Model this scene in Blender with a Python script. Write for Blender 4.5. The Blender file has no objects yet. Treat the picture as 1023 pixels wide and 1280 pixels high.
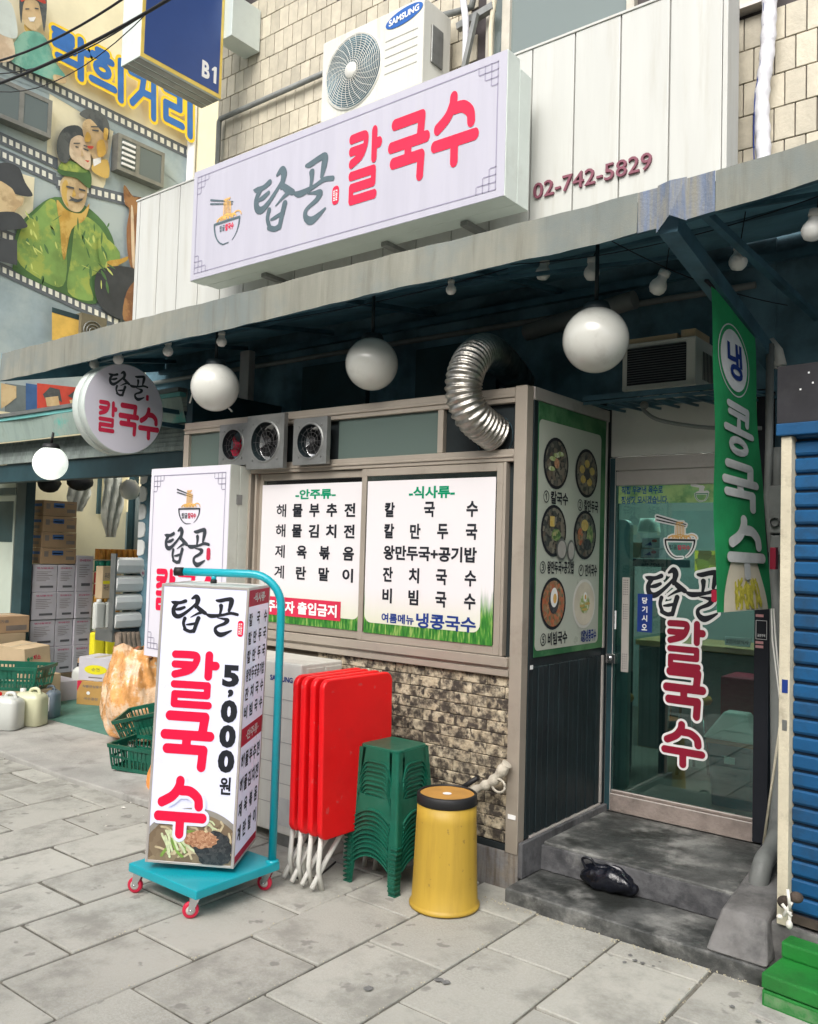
import bpy, bmesh, math, random
import numpy as np
from mathutils import Matrix, Vector
random.seed(7)
sc = bpy.context.scene
COL = sc.collection

# ------------------------------------------------------------------ camera
F = 1077.8
YAW, PITCH, ROLL = [math.radians(a) for a in (38.3007, 2.61616, 1.6666)]
CAM = np.array([0.0, 0.0, 1.55])
_f = np.array([-math.sin(YAW)*math.cos(PITCH), math.cos(YAW)*math.cos(PITCH), math.sin(PITCH)])
_r = np.array([math.cos(YAW), math.sin(YAW), 0.0])
_u = np.cross(_r, _f)
RIGHT = math.cos(ROLL)*_r + math.sin(ROLL)*_u
UP = -math.sin(ROLL)*_r + math.cos(ROLL)*_u
cd = bpy.data.cameras.new('camera')
cd.sensor_fit = 'HORIZONTAL'; cd.sensor_width = 36; cd.lens = 36*F/1023
cd.clip_start = .05; cd.clip_end = 500
cam = bpy.data.objects.new('camera', cd); COL.objects.link(cam)
cam.matrix_world = Matrix([[RIGHT[i], UP[i], -_f[i], CAM[i]] for i in range(3)] + [[0, 0, 0, 1]])
sc.camera = cam

# ------------------------------------------------------------------ light
SUN_EL, SUN_AZ = math.radians(43), math.radians(165)   # azimuth: from +Y turning clockwise; 180 = from behind the camera
w = bpy.data.worlds.new('World'); sc.world = w; w.use_nodes = True
nt = w.node_tree; nt.nodes.clear()
sky = nt.nodes.new('ShaderNodeTexSky'); sky.sky_type = 'NISHITA'; sky.sun_disc = False
sky.sun_elevation = SUN_EL; sky.sun_rotation = SUN_AZ
sky.air_density = 1.0; sky.dust_density = 4.0; sky.ozone_density = 1.0
hs = nt.nodes.new('ShaderNodeHueSaturation'); hs.inputs['Saturation'].default_value = .30
bg = nt.nodes.new('ShaderNodeBackground'); bg.inputs[1].default_value = .15
wo = nt.nodes.new('ShaderNodeOutputWorld')
nt.links.new(sky.outputs[0], hs.inputs['Color']); nt.links.new(hs.outputs[0], bg.inputs[0]); nt.links.new(bg.outputs[0], wo.inputs[0])
sd = bpy.data.lights.new('sun', 'SUN'); sd.energy = 1.5; sd.angle = math.radians(45); sd.color = (1, .96, .9)
sun = bpy.data.objects.new('sun', sd); COL.objects.link(sun)
sdir = Vector((math.sin(SUN_AZ)*math.cos(SUN_EL), math.cos(SUN_AZ)*math.cos(SUN_EL), math.sin(SUN_EL)))
sun.rotation_euler = sdir.to_track_quat('Z', 'Y').to_euler()
sc.view_settings.view_transform = 'Standard'; sc.view_settings.look = 'None'
sc.view_settings.gamma = 1; sc.view_settings.use_curve_mapping = False
sc.view_settings.exposure = 0.70

# ------------------------------------------------------------------ helpers
def ray(px, py):
    return RIGHT*((px-511.5)/F) - UP*((py-640)/F) + _f
def at(px, py, ax, val):
    """the point of the plane ax = val seen at pixel (px, py) of the photograph"""
    d = ray(px, py); i = 'xyz'.index(ax); t = (val-CAM[i])/d[i]
    return tuple(CAM + d*t)

MW = {}
def link(o, parent=None, rootm=None):
    COL.objects.link(o)
    if parent is not None:
        o.parent = parent; MW[o.name] = MW[parent.name]
    else:
        MW[o.name] = rootm if rootm is not None else Matrix.Identity(4)
    return o
def tag(o, label, cat, group=None, kind=None):
    if label: o['label'] = label
    if cat: o['category'] = cat
    if group: o['group'] = group
    if kind: o['kind'] = kind
    return o
def thing(name, label, cat, loc=(0, 0, 0), rz=0, group=None):
    o = bpy.data.objects.new(name, None); o.empty_display_size = .1
    m = Matrix.Translation(loc) @ Matrix.Rotation(rz, 4, 'Z')
    o.location = loc; o.rotation_euler = (0, 0, rz)
    link(o, None, m)
    return tag(o, label, cat, group)

class MB:
    """collects shapes; build() links them as one mesh object"""
    def __init__(s, mat=None):
        s.v = []; s.f = []; s.mi = []; s.mats = []; s.sm = []
        s.cur = 0; s.smooth = False
        if mat is not None: s.use(mat)
    def use(s, mat):
        if mat not in s.mats: s.mats.append(mat)
        s.cur = s.mats.index(mat); return s
    def add(s, vs, fs, smooth=None):
        b = len(s.v); s.v.extend([tuple(map(float, p)) for p in vs])
        for f in fs:
            s.f.append(tuple(b+i for i in f)); s.mi.append(s.cur); s.sm.append(s.smooth if smooth is None else smooth)
        return s
    def box(s, a, b, rz=0, about=None):
        x0, y0, z0 = [min(p, q) for p, q in zip(a, b)]; x1, y1, z1 = [max(p, q) for p, q in zip(a, b)]
        vs = [(x, y, z) for z in (z0, z1) for y in (y0, y1) for x in (x0, x1)]
        if rz:
            cx, cy = about if about else ((x0+x1)/2, (y0+y1)/2); c_, s_ = math.cos(rz), math.sin(rz)
            vs = [(cx+(x-cx)*c_-(y-cy)*s_, cy+(x-cx)*s_+(y-cy)*c_, z) for x, y, z in vs]
        return s.add(vs, [(0, 2, 3, 1), (4, 5, 7, 6), (0, 1, 5, 4), (2, 6, 7, 3), (0, 4, 6, 2), (1, 3, 7, 5)], False)
    def hexa(s, vs):
        return s.add(vs, [(0, 2, 3, 1), (4, 5, 7, 6), (0, 1, 5, 4), (2, 6, 7, 3), (0, 4, 6, 2), (1, 3, 7, 5)], False)
    def quad(s, a, b, c, d):
        return s.add([a, b, c, d], [(0, 1, 2, 3)], False)
    def bar(s, p, q, w, h=None, up=(0, 0, 1)):
        """a square bar from p to q"""
        h = h or w; p = Vector(p); q = Vector(q); d = (q-p).normalized(); u = Vector(up)
        if abs(d.dot(u)) > .99: u = Vector((0, 1, 0))
        a = d.cross(u).normalized(); b = a.cross(d).normalized()
        vs = []
        for c in (p, q):
            for j in (-1, 1):
                for i in (-1, 1): vs.append(c+a*i*w/2+b*j*h/2)
        return s.add(vs, [(0, 2, 3, 1), (4, 5, 7, 6), (0, 1, 5, 4), (2, 6, 7, 3), (0, 4, 6, 2), (1, 3, 7, 5)], False)
    def tube(s, path, r, n=12, cap=True, smooth=True):
        P = [Vector(p) for p in path]; rs = r if isinstance(r, (list, tuple)) else [r]*len(P)
        vs = []; fs = []; prev = None
        for i, p in enumerate(P):
            t = (P[min(i+1, len(P)-1)]-P[max(i-1, 0)]).normalized()
            if prev is None:
                u = Vector((0, 0, 1)) if abs(t.z) < .9 else Vector((1, 0, 0)); a = t.cross(u).normalized()
            else:
                a = (prev - t*prev.dot(t)).normalized()
            prev = a; b = t.cross(a)
            for k in range(n):
                an = 2*math.pi*k/n; vs.append(p+(a*math.cos(an)+b*math.sin(an))*rs[i])
        for i in range(len(P)-1):
            for k in range(n):
                k2 = (k+1) % n; fs.append((i*n+k, i*n+k2, (i+1)*n+k2, (i+1)*n+k))
        s.add(vs, fs, smooth)
        if cap:
            b0 = len(s.v)-len(vs)
            s.f.append(tuple(b0+k for k in reversed(range(n)))); s.mi.append(s.cur); s.sm.append(False)
            s.f.append(tuple(b0+(len(P)-1)*n+k for k in range(n))); s.mi.append(s.cur); s.sm.append(False)
        return s
    def lathe(s, prof, o=(0, 0, 0), axis=(0, 0, 1), n=32, smooth=True):
        """prof: (radius, height) pairs about the axis through o"""
        z = Vector(axis).normalized(); u = Vector((1, 0, 0)) if abs(z.x) < .9 else Vector((0, 1, 0))
        a = z.cross(u).normalized(); b = z.cross(a); o = Vector(o); vs = []; fs = []
        for (r, h) in prof:
            for k in range(n):
                an = 2*math.pi*k/n; vs.append(o+z*h+(a*math.cos(an)+b*math.sin(an))*max(r, 1e-5))
        for i in range(len(prof)-1):
            for k in range(n):
                k2 = (k+1) % n; fs.append((i*n+k, i*n+k2, (i+1)*n+k2, (i+1)*n+k))
        return s.add(vs, fs, smooth)
    def ball(s, c, r, n=16, sz=1.0):
        prof = [(r*math.sin(math.pi*i/n), -r*sz*math.cos(math.pi*i/n)) for i in range(n+1)]
        return s.lathe(prof, c, (0, 0, 1), n*2)
    def prism(s, poly, fn, t, smooth=False):
        """poly: 2-D outline; fn(u, v, w) -> point; from w = 0 to w = t"""
        n = len(poly); vs = [fn(u, v, 0) for u, v in poly]+[fn(u, v, t) for u, v in poly]
        fs = [tuple(reversed(range(n))), tuple(range(n, 2*n))]+[(i, (i+1) % n, n+(i+1) % n, n+i) for i in range(n)]
        return s.add(vs, fs, smooth)
    def flat(s, geom, fn):
        """2-D triangles laid on the surface fn(u, v)"""
        vs, fs = geom
        return s.add([fn(u, v) for u, v in vs], fs, False)
    def build(s, name, parent=None, bevel=0, seg=2, pivot=None, flip=True, stuff=False, angle=30):
        me = bpy.data.meshes.new(name)
        V = s.v
        rootm = Matrix.Identity(4); loc = None
        if parent is not None:
            inv = MW[parent.name].inverted()
            V = [tuple(inv @ Vector(p)) for p in V]
        else:
            a = np.array(V); loc = pivot or ((a[:, 0].min()+a[:, 0].max())/2, (a[:, 1].min()+a[:, 1].max())/2, a[:, 2].min())
            loc = tuple(float(q) for q in loc)
            V = [tuple(np.array(p)-np.array(loc)) for p in V]; rootm = Matrix.Translation(loc)
        me.from_pydata(V, [], s.f)
        for m in s.mats: me.materials.append(m)
        me.polygons.foreach_set('material_index', s.mi); me.polygons.foreach_set('use_smooth', s.sm)
        if bevel or flip:
            bm = bmesh.new(); bm.from_mesh(me)
            if flip: bmesh.ops.recalc_face_normals(bm, faces=bm.faces)
            if bevel:
                es = [e for e in bm.edges if len(e.link_faces) == 2 and e.calc_face_angle(0) > math.radians(angle)]
                bmesh.ops.bevel(bm, geom=es, offset=bevel, segments=seg, profile=.6, affect='EDGES', clamp_overlap=True)
            bm.to_mesh(me); bm.free()
        me.update()
        o = bpy.data.objects.new(name, me); link(o, parent, rootm)
        if loc is not None: o.location = loc
        if stuff: o['kind'] = 'stuff'
        return o

def kids(o): return [c for c in bpy.data.objects if c.parent == o]
def copy_tree(o, label=None, parent=None):
    c = o.copy(); COL.objects.link(c); c.parent = parent
    if label: c['label'] = label
    for ch in kids(o): copy_tree(ch, None, c)
    return c

# ---------------- materials (colour, grain, wear; the under-awning blues also hold shade tint)
def rgb(c): return (c[0], c[1], c[2], 1)
def mat(name, col, rough=.6, metal=0, var=.12, scale=6, bump=.0, bscale=80, dirt=None, dirt_amt=.5, dirt_scale=4,
        streak=False, col2=None, c2_scale=5, c2_pos=.5, c2_w=.1, rnd=0, emit=0, spec=None, coat=0, trans=0, spots=None, sp_scale=9, sp_pos=.66, sp_w=.03):
    m = bpy.data.materials.new(name); m.use_nodes = True; t = m.node_tree; N = t.nodes; L = t.links
    if spec is None: spec = .15 if 'print' in name else .45
    if 'print' in name: rough = .6
    p = N['Principled BSDF']; p.inputs['Roughness'].default_value = rough; p.inputs['Metallic'].default_value = metal
    p.inputs['Specular IOR Level'].default_value = spec
    if coat: p.inputs['Coat Weight'].default_value = coat; p.inputs['Coat Roughness'].default_value = .08
    if trans: p.inputs['Transmission Weight'].default_value = trans
    g = N.new('ShaderNodeNewGeometry'); src = g.outputs['Position']
    if rnd:
        oi = N.new('ShaderNodeObjectInfo'); va = N.new('ShaderNodeVectorMath'); va.operation = 'MULTIPLY_ADD'
        L.new(oi.outputs['Random'], va.inputs[0]); va.inputs[1].default_value = (17, 31, 23); L.new(src, va.inputs[2]); src = va.outputs[0]
    def noise(sc_, det=5, ro=.6, st=False):
        mp = N.new('ShaderNodeMapping'); L.new(src, mp.inputs[0])
        mp.inputs['Scale'].default_value = (sc_*3, sc_*3, sc_*.25) if st else (sc_,)*3
        n = N.new('ShaderNodeTexNoise'); n.inputs['Scale'].default_value = 1; n.inputs['Detail'].default_value = det; n.inputs['Roughness'].default_value = ro
        L.new(mp.outputs[0], n.inputs['Vector']); return n.outputs['Fac']
    def ramp(fac, a, b):
        r = N.new('ShaderNodeMapRange'); r.interpolation_type = 'SMOOTHSTEP'
        r.inputs[1].default_value = a; r.inputs[2].default_value = b; L.new(fac, r.inputs[0]); return r.outputs[0]
    def mix(fac, a, b):
        x = N.new('ShaderNodeMix'); x.data_type = 'RGBA'
        if isinstance(fac, float): x.inputs[0].default_value = fac
        else: L.new(fac, x.inputs[0])
        for q, i in ((a, 6), (b, 7)):
            if isinstance(q, tuple): x.inputs[i].default_value = rgb(q)
            else: L.new(q, x.inputs[i])
        return x.outputs[2]
    lo = tuple(c*(1-var) for c in col); hi = tuple(min(c*(1+var), .95) for c in col)
    out = mix(ramp(noise(scale, st=streak), .3, .7), lo, hi)
    if col2: out = mix(ramp(noise(c2_scale, 6, .65), c2_pos-c2_w, c2_pos+c2_w), out, tuple(col2))
    if dirt:
        f = ramp(noise(dirt_scale, 7, .7, streak), .62-dirt_amt*.3, .8-dirt_amt*.2)
        mm = N.new('ShaderNodeMath'); mm.operation = 'MULTIPLY'; L.new(f, mm.inputs[0]); mm.inputs[1].default_value = min(1, dirt_amt*1.3)
        out = mix(mm.outputs[0], out, tuple(dirt))
    if spots:
        out = mix(ramp(noise(sp_scale, 3, .55), sp_pos-sp_w, sp_pos+sp_w), out, tuple(spots))
    if rnd:
        h = N.new('ShaderNodeHueSaturation'); mr = N.new('ShaderNodeMapRange'); L.new(oi.outputs['Random'], mr.inputs[0])
        mr.inputs[3].default_value = 1-rnd; mr.inputs[4].default_value = 1+rnd; L.new(mr.outputs[0], h.inputs['Value']); L.new(out, h.inputs['Color']); out = h.outputs[0]
    L.new(out, p.inputs['Base Color'])
    rr = N.new('ShaderNodeMapRange'); L.new(noise(scale*3), rr.inputs[0]); rr.inputs[3].default_value = max(0, rough-.1); rr.inputs[4].default_value = min(1, rough+.12)
    L.new(rr.outputs[0], p.inputs['Roughness'])
    if bump:
        b = N.new('ShaderNodeBump'); b.inputs['Strength'].default_value = min(1, bump); b.inputs['Distance'].default_value = .01*max(1, bump)
        L.new(noise(bscale, 4, .6), b.inputs['Height']); L.new(b.outputs[0], p.inputs['Normal'])
    if emit:
        L.new(out, p.inputs['Emission Color']); p.inputs['Emission Strength'].default_value = emit
    return m
def glass(name, tint=(.8, .9, .88), refl=1.0, rough=.0, clear=1.0, body=None):
    """a thin pane: see-through with a fresnel reflection; body adds a share of frosted surface"""
    m = bpy.data.materials.new(name); m.use_nodes = True; t = m.node_tree; N = t.nodes; L = t.links; N.clear()
    o = N.new('ShaderNodeOutputMaterial'); tr = N.new('ShaderNodeBsdfTransparent'); tr.inputs[0].default_value = rgb(tint)
    gl = N.new('ShaderNodeBsdfGlossy'); gl.inputs['Roughness'].default_value = rough; gl.inputs[0].default_value = (1, 1, 1, 1)
    fr = N.new('ShaderNodeFresnel'); fr.inputs[0].default_value = 1.5
    mu = N.new('ShaderNodeMath'); mu.operation = 'MULTIPLY'; L.new(fr.outputs[0], mu.inputs[0]); mu.inputs[1].default_value = refl
    x = N.new('ShaderNodeMixShader'); L.new(mu.outputs[0], x.inputs[0]); L.new(tr.outputs[0], x.inputs[1]); L.new(gl.outputs[0], x.inputs[2])
    if body:
        df = N.new('ShaderNodeBsdfDiffuse'); df.inputs[0].default_value = rgb(body); y = N.new('ShaderNodeMixShader'); y.inputs[0].default_value = 1-clear
        L.new(x.outputs[0], y.inputs[1]); L.new(df.outputs[0], y.inputs[2]); x = y
    L.new(x.outputs[0], o.inputs[0]); return m

# ---------------- lettering: font outlines and brush strokes as flat 2-D triangles
_gc = {}
def glyphs(body, bold=.02, fit=None):
    key = (body, bold)
    if key not in _gc:
        c = bpy.data.curves.new('lettering', 'FONT'); c.body = body; c.offset = bold; c.resolution_u = 3
        o = bpy.data.objects.new('lettering', c); COL.objects.link(o)
        dg = bpy.context.evaluated_depsgraph_get(); me = bpy.data.meshes.new_from_object(o.evaluated_get(dg))
        vs = np.array([v.co[:2] for v in me.vertices]); fs = [tuple(p.vertices) for p in me.polygons]
        bpy.data.objects.remove(o); bpy.data.curves.remove(c); bpy.data.meshes.remove(me)
        mn = vs.min(0); mx = vs.max(0); vs = (vs-mn)/np.maximum(mx-mn, 1e-4); _gc[key] = (vs, fs, mx-mn)
    return _gc[key]
def text(body, x0, y0, x1, y1, bold=.02):
    """the string stretched to fill the rectangle"""
    vs, fs, d = glyphs(body, bold)
    return ([(x0+(x1-x0)*u, y0+(y1-y0)*v) for u, v in vs], fs)
def text_h(body, cx, cy, h, bold=.02, sx=1.0):
    vs, fs, d = glyphs(body, bold); k = h/d[1]; w_ = d[0]*k*sx
    return text(body, cx-w_/2, cy-h/2, cx+w_/2, cy+h/2, bold)
def crom(pts, n=6, closed=False):
    """smooth curve through the points (any dimension)"""
    P = [np.array(p, float) for p in pts]; out = []; N_ = len(P)
    rng = range(N_) if closed else range(N_-1)
    for i in rng:
        p0 = P[(i-1) % N_] if closed or i > 0 else P[0]; p1 = P[i]; p2 = P[(i+1) % N_]; p3 = P[(i+2) % N_] if closed or i+2 < N_ else P[-1]
        for k in range(n):
            t = k/n; out.append(tuple(.5*((2*p1)+(-p0+p2)*t+(2*p0-5*p1+4*p2-p3)*t*t+(-p0+3*p1-3*p2+p3)*t**3)))
    if not closed: out.append(tuple(P[-1]))
    return out
def fill_loops(loops):
    c = bpy.data.curves.new('lettering', 'CURVE'); c.dimensions = '2D'; c.fill_mode = 'BOTH'
    for lp in loops:
        s = c.splines.new('POLY'); s.points.add(len(lp)-1); s.use_cyclic_u = True
        for p, q in zip(s.points, lp): p.co = (q[0], q[1], 0, 1)
    o = bpy.data.objects.new('lettering', c); COL.objects.link(o)
    dg = bpy.context.evaluated_depsgraph_get(); me = bpy.data.meshes.new_from_object(o.evaluated_get(dg))
    vs = [tuple(v.co[:2]) for v in me.vertices]; fs = [tuple(p.vertices) for p in me.polygons]
    bpy.data.objects.remove(o); bpy.data.curves.remove(c); bpy.data.meshes.remove(me)
    return vs, fs
def strokes(lines, grow=0.0, res=90):
    """union of round-ended strokes [(x, y, r), ...] in a unit-ish box -> flat triangles"""
    A = np.array([p for l in lines for p in l]); m = A[:, 2].max()+grow+.03
    x0, y0 = A[:, 0].min()-m, A[:, 1].min()-m; x1, y1 = A[:, 0].max()+m, A[:, 1].max()+m
    h = max(x1-x0, y1-y0)/res; nx = int((x1-x0)/h)+2; ny = int((y1-y0)/h)+2
    X, Y = np.meshgrid(x0+h*np.arange(nx), y0+h*np.arange(ny), indexing='ij'); D = np.full(X.shape, 9.0)
    for l in lines:
        for a, b in zip(l[:-1], l[1:]):
            dx, dy = b[0]-a[0], b[1]-a[1]; q = dx*dx+dy*dy
            t = np.clip(((X-a[0])*dx+(Y-a[1])*dy)/max(q, 1e-9), 0, 1)
            D = np.minimum(D, np.hypot(X-a[0]-t*dx, Y-a[1]-t*dy)-(a[2]+(b[2]-a[2])*t)-grow)
    D[np.abs(D) < 1e-6] = 1e-6
    nxt = {}
    def ep(i, j, k):   # crossing on the edge from (i, j): k = 0 along x, 1 along y
        a = D[i, j]; b = D[i+1, j] if k == 0 else D[i, j+1]; t = a/(a-b)
        return (x0+h*(i+t), y0+h*j) if k == 0 else (x0+h*i, y0+h*(j+t))
    IN = D < 0
    act = (IN[:-1, :-1].astype(int)+IN[1:, :-1]+IN[:-1, 1:]+IN[1:, 1:]); act = np.argwhere((act > 0) & (act < 4))
    for i, j in act:
        c = [IN[i, j], IN[i+1, j], IN[i+1, j+1], IN[i, j+1]]; E = [(i, j, 0), (i+1, j, 1), (i, j+1, 0), (i, j, 1)]
        ins = [E[k] for k in range(4) if c[k] and not c[(k+1) % 4]]; outs = [E[k] for k in range(4) if not c[k] and c[(k+1) % 4]]
        if len(ins) == 1: nxt[tuple(ins[0])] = tuple(outs[0])
        else:
            ks = [k for k in range(4) if c[k] and not c[(k+1) % 4]]
            for k in ks: nxt[tuple(E[k])] = tuple(E[(k+1) % 4] if (not c[(k+1) % 4] and c[(k+2) % 4]) else E[(k-1) % 4])
    loops = []
    while nxt:
        s0 = next(iter(nxt)); k = s0; lp = []
        while k in nxt:
            n2 = nxt.pop(k); lp.append(ep(*k)); k = n2
        if len(lp) > 5:
            keep = [lp[0]]
            for a in range(1, len(lp)-1):
                p, q, r_ = keep[-1], lp[a], lp[a+1]
                if abs((q[0]-p[0])*(r_[1]-p[1])-(q[1]-p[1])*(r_[0]-p[0])) > h*h*.12: keep.append(q)
            loops.append(keep)
    return fill_loops(loops)
def tf(geom, x, y, s, sy=None):
    sy = sy if sy is not None else s
    return ([(x+u*s, y+v*sy) for u, v in geom[0]], geom[1])

def S_(*pts, r=.088): return [(x, y, r) for x, y in pts]
def C_(*pts, r=.088): return [(x, y, r) for x, y in crom(pts, 6)]
KAL = [C_((.08, .93), (.30, .935), (.50, .92), (.50, .80), (.38, .66), (.09, .575), r=.068), S_((.08, .755), (.42, .755), r=.066), S_((.76, .94), (.76, .57), r=.078), S_((.76, .76), (.90, .76), r=.078),
       S_((.09, .40), (.76, .40), (.76, .225), (.11, .225), (.11, .05), (.80, .05), r=.067)]
GUK = [S_((.10, .92), (.80, .92), (.77, .68)), S_((.02, .585), (.92, .585)), S_((.46, .58), (.46, .36)), S_((.08, .335), (.80, .335), (.78, .04))]
SU = [C_((.44, .95), (.42, .84), (.30, .68), (.08, .56)), C_((.48, .78), (.66, .77), (.82, .66), (.85, .52)), S_((.02, .315), (.94, .315)), S_((.48, .31), (.48, .02))]
LOGO_R = [strokes(g, 0) for g in (KAL, GUK, SU)]
LOGO_RO = [strokes(g, .055) for g in (KAL, GUK, SU)]      # wider outline behind the letters
def _br(l):   # traced brush strokes, page units -> about 1 unit high for both syllables
    return crom([((x-210)/240., (490-y)/240., w_/395.) for x, y, w_ in l], 5)
BRUSH = [_br(l) for l in (
    [(213, 290, 4), (235, 296, 20), (270, 294, 17), (302, 282, 20)], [(250, 300, 20), (230, 335, 20), (238, 372, 24), (265, 382, 24), (300, 362, 18), (345, 322, 14), (366, 298, 12)],
    [(240, 340, 10), (270, 334, 18), (298, 322, 14)], [(343, 264, 10), (368, 250, 24), (380, 268, 26), (376, 292, 22), (370, 318, 16)],
    [(372, 308, 14), (395, 330, 24), (430, 352, 20)], [(408, 348, 16), (380, 360, 12), (340, 384, 4)],
    [(305, 392, 18), (298, 425, 16), (312, 462, 16)], [(390, 386, 22), (378, 425, 20), (366, 472, 18)], [(318, 432, 8), (345, 428, 14), (376, 420, 12)], [(308, 462, 18), (340, 474, 18), (366, 468, 20)],
    [(498, 268, 12), (520, 268, 20), (560, 258, 20), (590, 258, 24), (588, 290, 24), (578, 330, 14)], [(527, 300, 22), (528, 325, 16), (524, 350, 12)],
    [(435, 356, 8), (470, 368, 22), (540, 358, 14), (590, 344, 16), (632, 350, 16)], [(510, 378, 4), (545, 382, 12), (572, 390, 22), (555, 412, 18), (515, 430, 14), (500, 445, 16), (505, 468, 20), (530, 484, 26), (560, 476, 20), (600, 454, 8)])]
BR_G = strokes(BRUSH, 0, 200); BR_GO = strokes(BRUSH, .055, 160)
SEAL = strokes([[(.0, .1, .08), (.0, .22, .08)]], 0, 40)
# noodle bowl with chopsticks, unit: bowl is 1 wide
def arc(cx, cy, rx, ry, a0, a1, r0, r1=None, n=14):
    r1 = r1 if r1 is not None else r0
    return [(cx+rx*math.cos(math.radians(a0+(a1-a0)*i/n)), cy+ry*math.sin(math.radians(a0+(a1-a0)*i/n)), r0+(r1-r0)*i/n) for i in range(n+1)]
BOWL_K = [[(-.5, 0, .03), (.5, 0, .03)], arc(0, 0, .5, .62, 180, 245, .03, .018), [(-.21, -.56, .018), (-.12, -.60, .018), (.1, -.585, .01)], arc(0, 0, .5, .62, 360, 298, .03, .008)]
BOWL_S = [[(-.82, .80, .028), (.20, .52, .018)], [(-.82, .68, .024), (.18, .46, .016)]]
BOWL_N = [[(-.14+.055*i, .10, .014), (-.13+.052*i, .52+.03*math.sin(i), .014)] for i in range(6)] + [[(-.13+.05*i, .56, .016), (-.10+.05*i, .60, .016)] for i in range(5)] \
    + [arc(-.20+.2*k, .06, .16, .09+.03*(k % 2), 0, 180, .016) for k in range(4)] + [arc(-.30+.14*k, .05, .1, .07, 0, 180, .014) for k in range(5)]
B_K = strokes(BOWL_K, 0, 110); B_S = strokes(BOWL_S, 0, 90); B_N = strokes(BOWL_N, 0, 120); B_O = strokes(BOWL_K+BOWL_S+BOWL_N, .05, 100)

def plane_fn(o, u, v, n):
    """surface with origin o, unit axes u and v and normal n; returns f(lift) -> fn(a, b)"""
    o, u, v, n = [np.array(q, float) for q in (o, u, v, n)]
    return lambda lift: (lambda a, b: tuple(o+u*a+v*b+n*lift))
def rrect(x0, y0, x1, y1, r, n=5):
    out = []
    for cx, cy, a0 in ((x1-r, y1-r, 0), (x0+r, y1-r, 90), (x0+r, y0+r, 180), (x1-r, y0+r, 270)):
        for k in range(n+1):
            a = math.radians(a0+90*k/n); out.append((cx+r*math.cos(a), cy+r*math.sin(a)))
    return out
def poly(p): return (p, [tuple(range(len(p)))])
def rect(x0, y0, x1, y1): return poly([(x0, y0), (x1, y0), (x1, y1), (x0, y1)])
def ell(cx, cy, rx, ry=None, n=28, a0=0): ry = ry or rx; return poly([(cx+rx*math.cos(a0+2*math.pi*k/n), cy+ry*math.sin(a0+2*math.pi*k/n)) for k in range(n)])

# ------------------------------------------------------------------ materials
ALU = mat('anodised_aluminium', (.40, .35, .29), .42, .35, .06, 3, .05, 300, dirt=(.16, .13, .10), dirt_amt=.25)
ALU2 = mat('bare_aluminium', (.52, .48, .45), .4, .35, .08, 4, .05, 200, dirt=(.2, .18, .15), dirt_amt=.3)
DKFR = mat('dark_frame', (.012, .022, .026), .45, .2, .2, 5)
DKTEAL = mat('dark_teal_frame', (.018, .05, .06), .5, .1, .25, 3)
DARK = mat('shade_tinted_wall', (.10, .19, .235), .9, 0, .5, 3, .3, 30, dirt=(.08, .12, .14), dirt_amt=.4)  # bluish under-awning shade is put into this colour
CLAD = mat('white_cladding', (.52, .525, .495), .5, 0, .04, 3, dirt=(.44, .43, .38), dirt_amt=.45, dirt_scale=5, streak=True)
TILE = mat('glazed_wall_tile', (.50, .455, .355), .42, 0, .1, 9, .25, 60, dirt=(.33, .30, .24), dirt_amt=.35, dirt_scale=6, rnd=.13)
GROUT = mat('dark_grout', (.07, .06, .06), .9, 0, .2, 8)
CONC = mat('old_concrete', (.145, .14, .135), .85, 0, .25, 2.2, .5, 40, dirt=(.04, .042, .044), dirt_amt=.6, dirt_scale=3, col2=(.21, .205, .20), c2_scale=2.2)
CONCL = mat('pale_concrete', (.40, .39, .36), .88, 0, .16, 3, .45, 60, dirt=(.13, .12, .11), dirt_amt=.4)
STAIR = mat('painted_step_concrete', (.10, .102, .098), .6, 0, .4, 6, .8, 34, dirt=(.03, .033, .032), dirt_amt=.75, dirt_scale=3.5, col2=(.25, .25, .235), c2_scale=5, c2_pos=.54, c2_w=.10, spots=(.02, .022, .02), sp_scale=4, sp_pos=.6, sp_w=.07)
STAIRF = mat('grey_step_riser', (.12, .12, .125), .7, 0, .3, 4, .5, 30, dirt=(.035, .036, .04), dirt_amt=.7, dirt_scale=6, col2=(.20, .20, .195), c2_scale=5, c2_pos=.62, c2_w=.06)
PAVE = mat('granite_paving', (.40, .388, .335), .85, 0, .14, 1.4, .3, 260, dirt=(.25, .245, .215), dirt_amt=.6, dirt_scale=3.6, rnd=.08, col2=(.47, .465, .425), c2_scale=120, c2_pos=.52, c2_w=.25, spots=(.27, .263, .235), sp_scale=9, sp_pos=.665, sp_w=.03)
MORTAR = mat('dirty_joint', (.15, .14, .115), .95, 0, .4, 12, .6, 90)
STAIN = mat('dried_stain', (.175, .175, .168), .85, 0, .3, 60)
AWN = mat('weathered_tarpaulin', (.235, .235, .195), .8, 0, .10, 5, .15, 200, dirt=(.14, .135, .105), dirt_amt=.45, dirt_scale=4, streak=True, col2=(.175, .20, .19), c2_scale=1.6, c2_pos=.56, c2_w=.12)
AWNB = mat('blue_tarpaulin_patch', (.13, .175, .27), .65, 0, .3, 6, .3, 100, dirt=(.22, .215, .18), dirt_amt=.9, dirt_scale=9, streak=True)
NAVY = mat('shade_tinted_tarpaulin', (.13, .29, .37), .7, 0, .3, 2.5, .3, 30)  # lining blue holds the teal tint of the shade below the awning
NAVYM = mat('navy_painted_steel', (.05, .12, .16), .5, .0, .3, 6)
SIGNW = mat('sign_film', (.71, .69, .76), .32, 0, .02, 2, spec=.5)
SIGNL = mat('backlit_sign_film', (.66, .67, .83), .3, 0, .015, 2, emit=.16)
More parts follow.
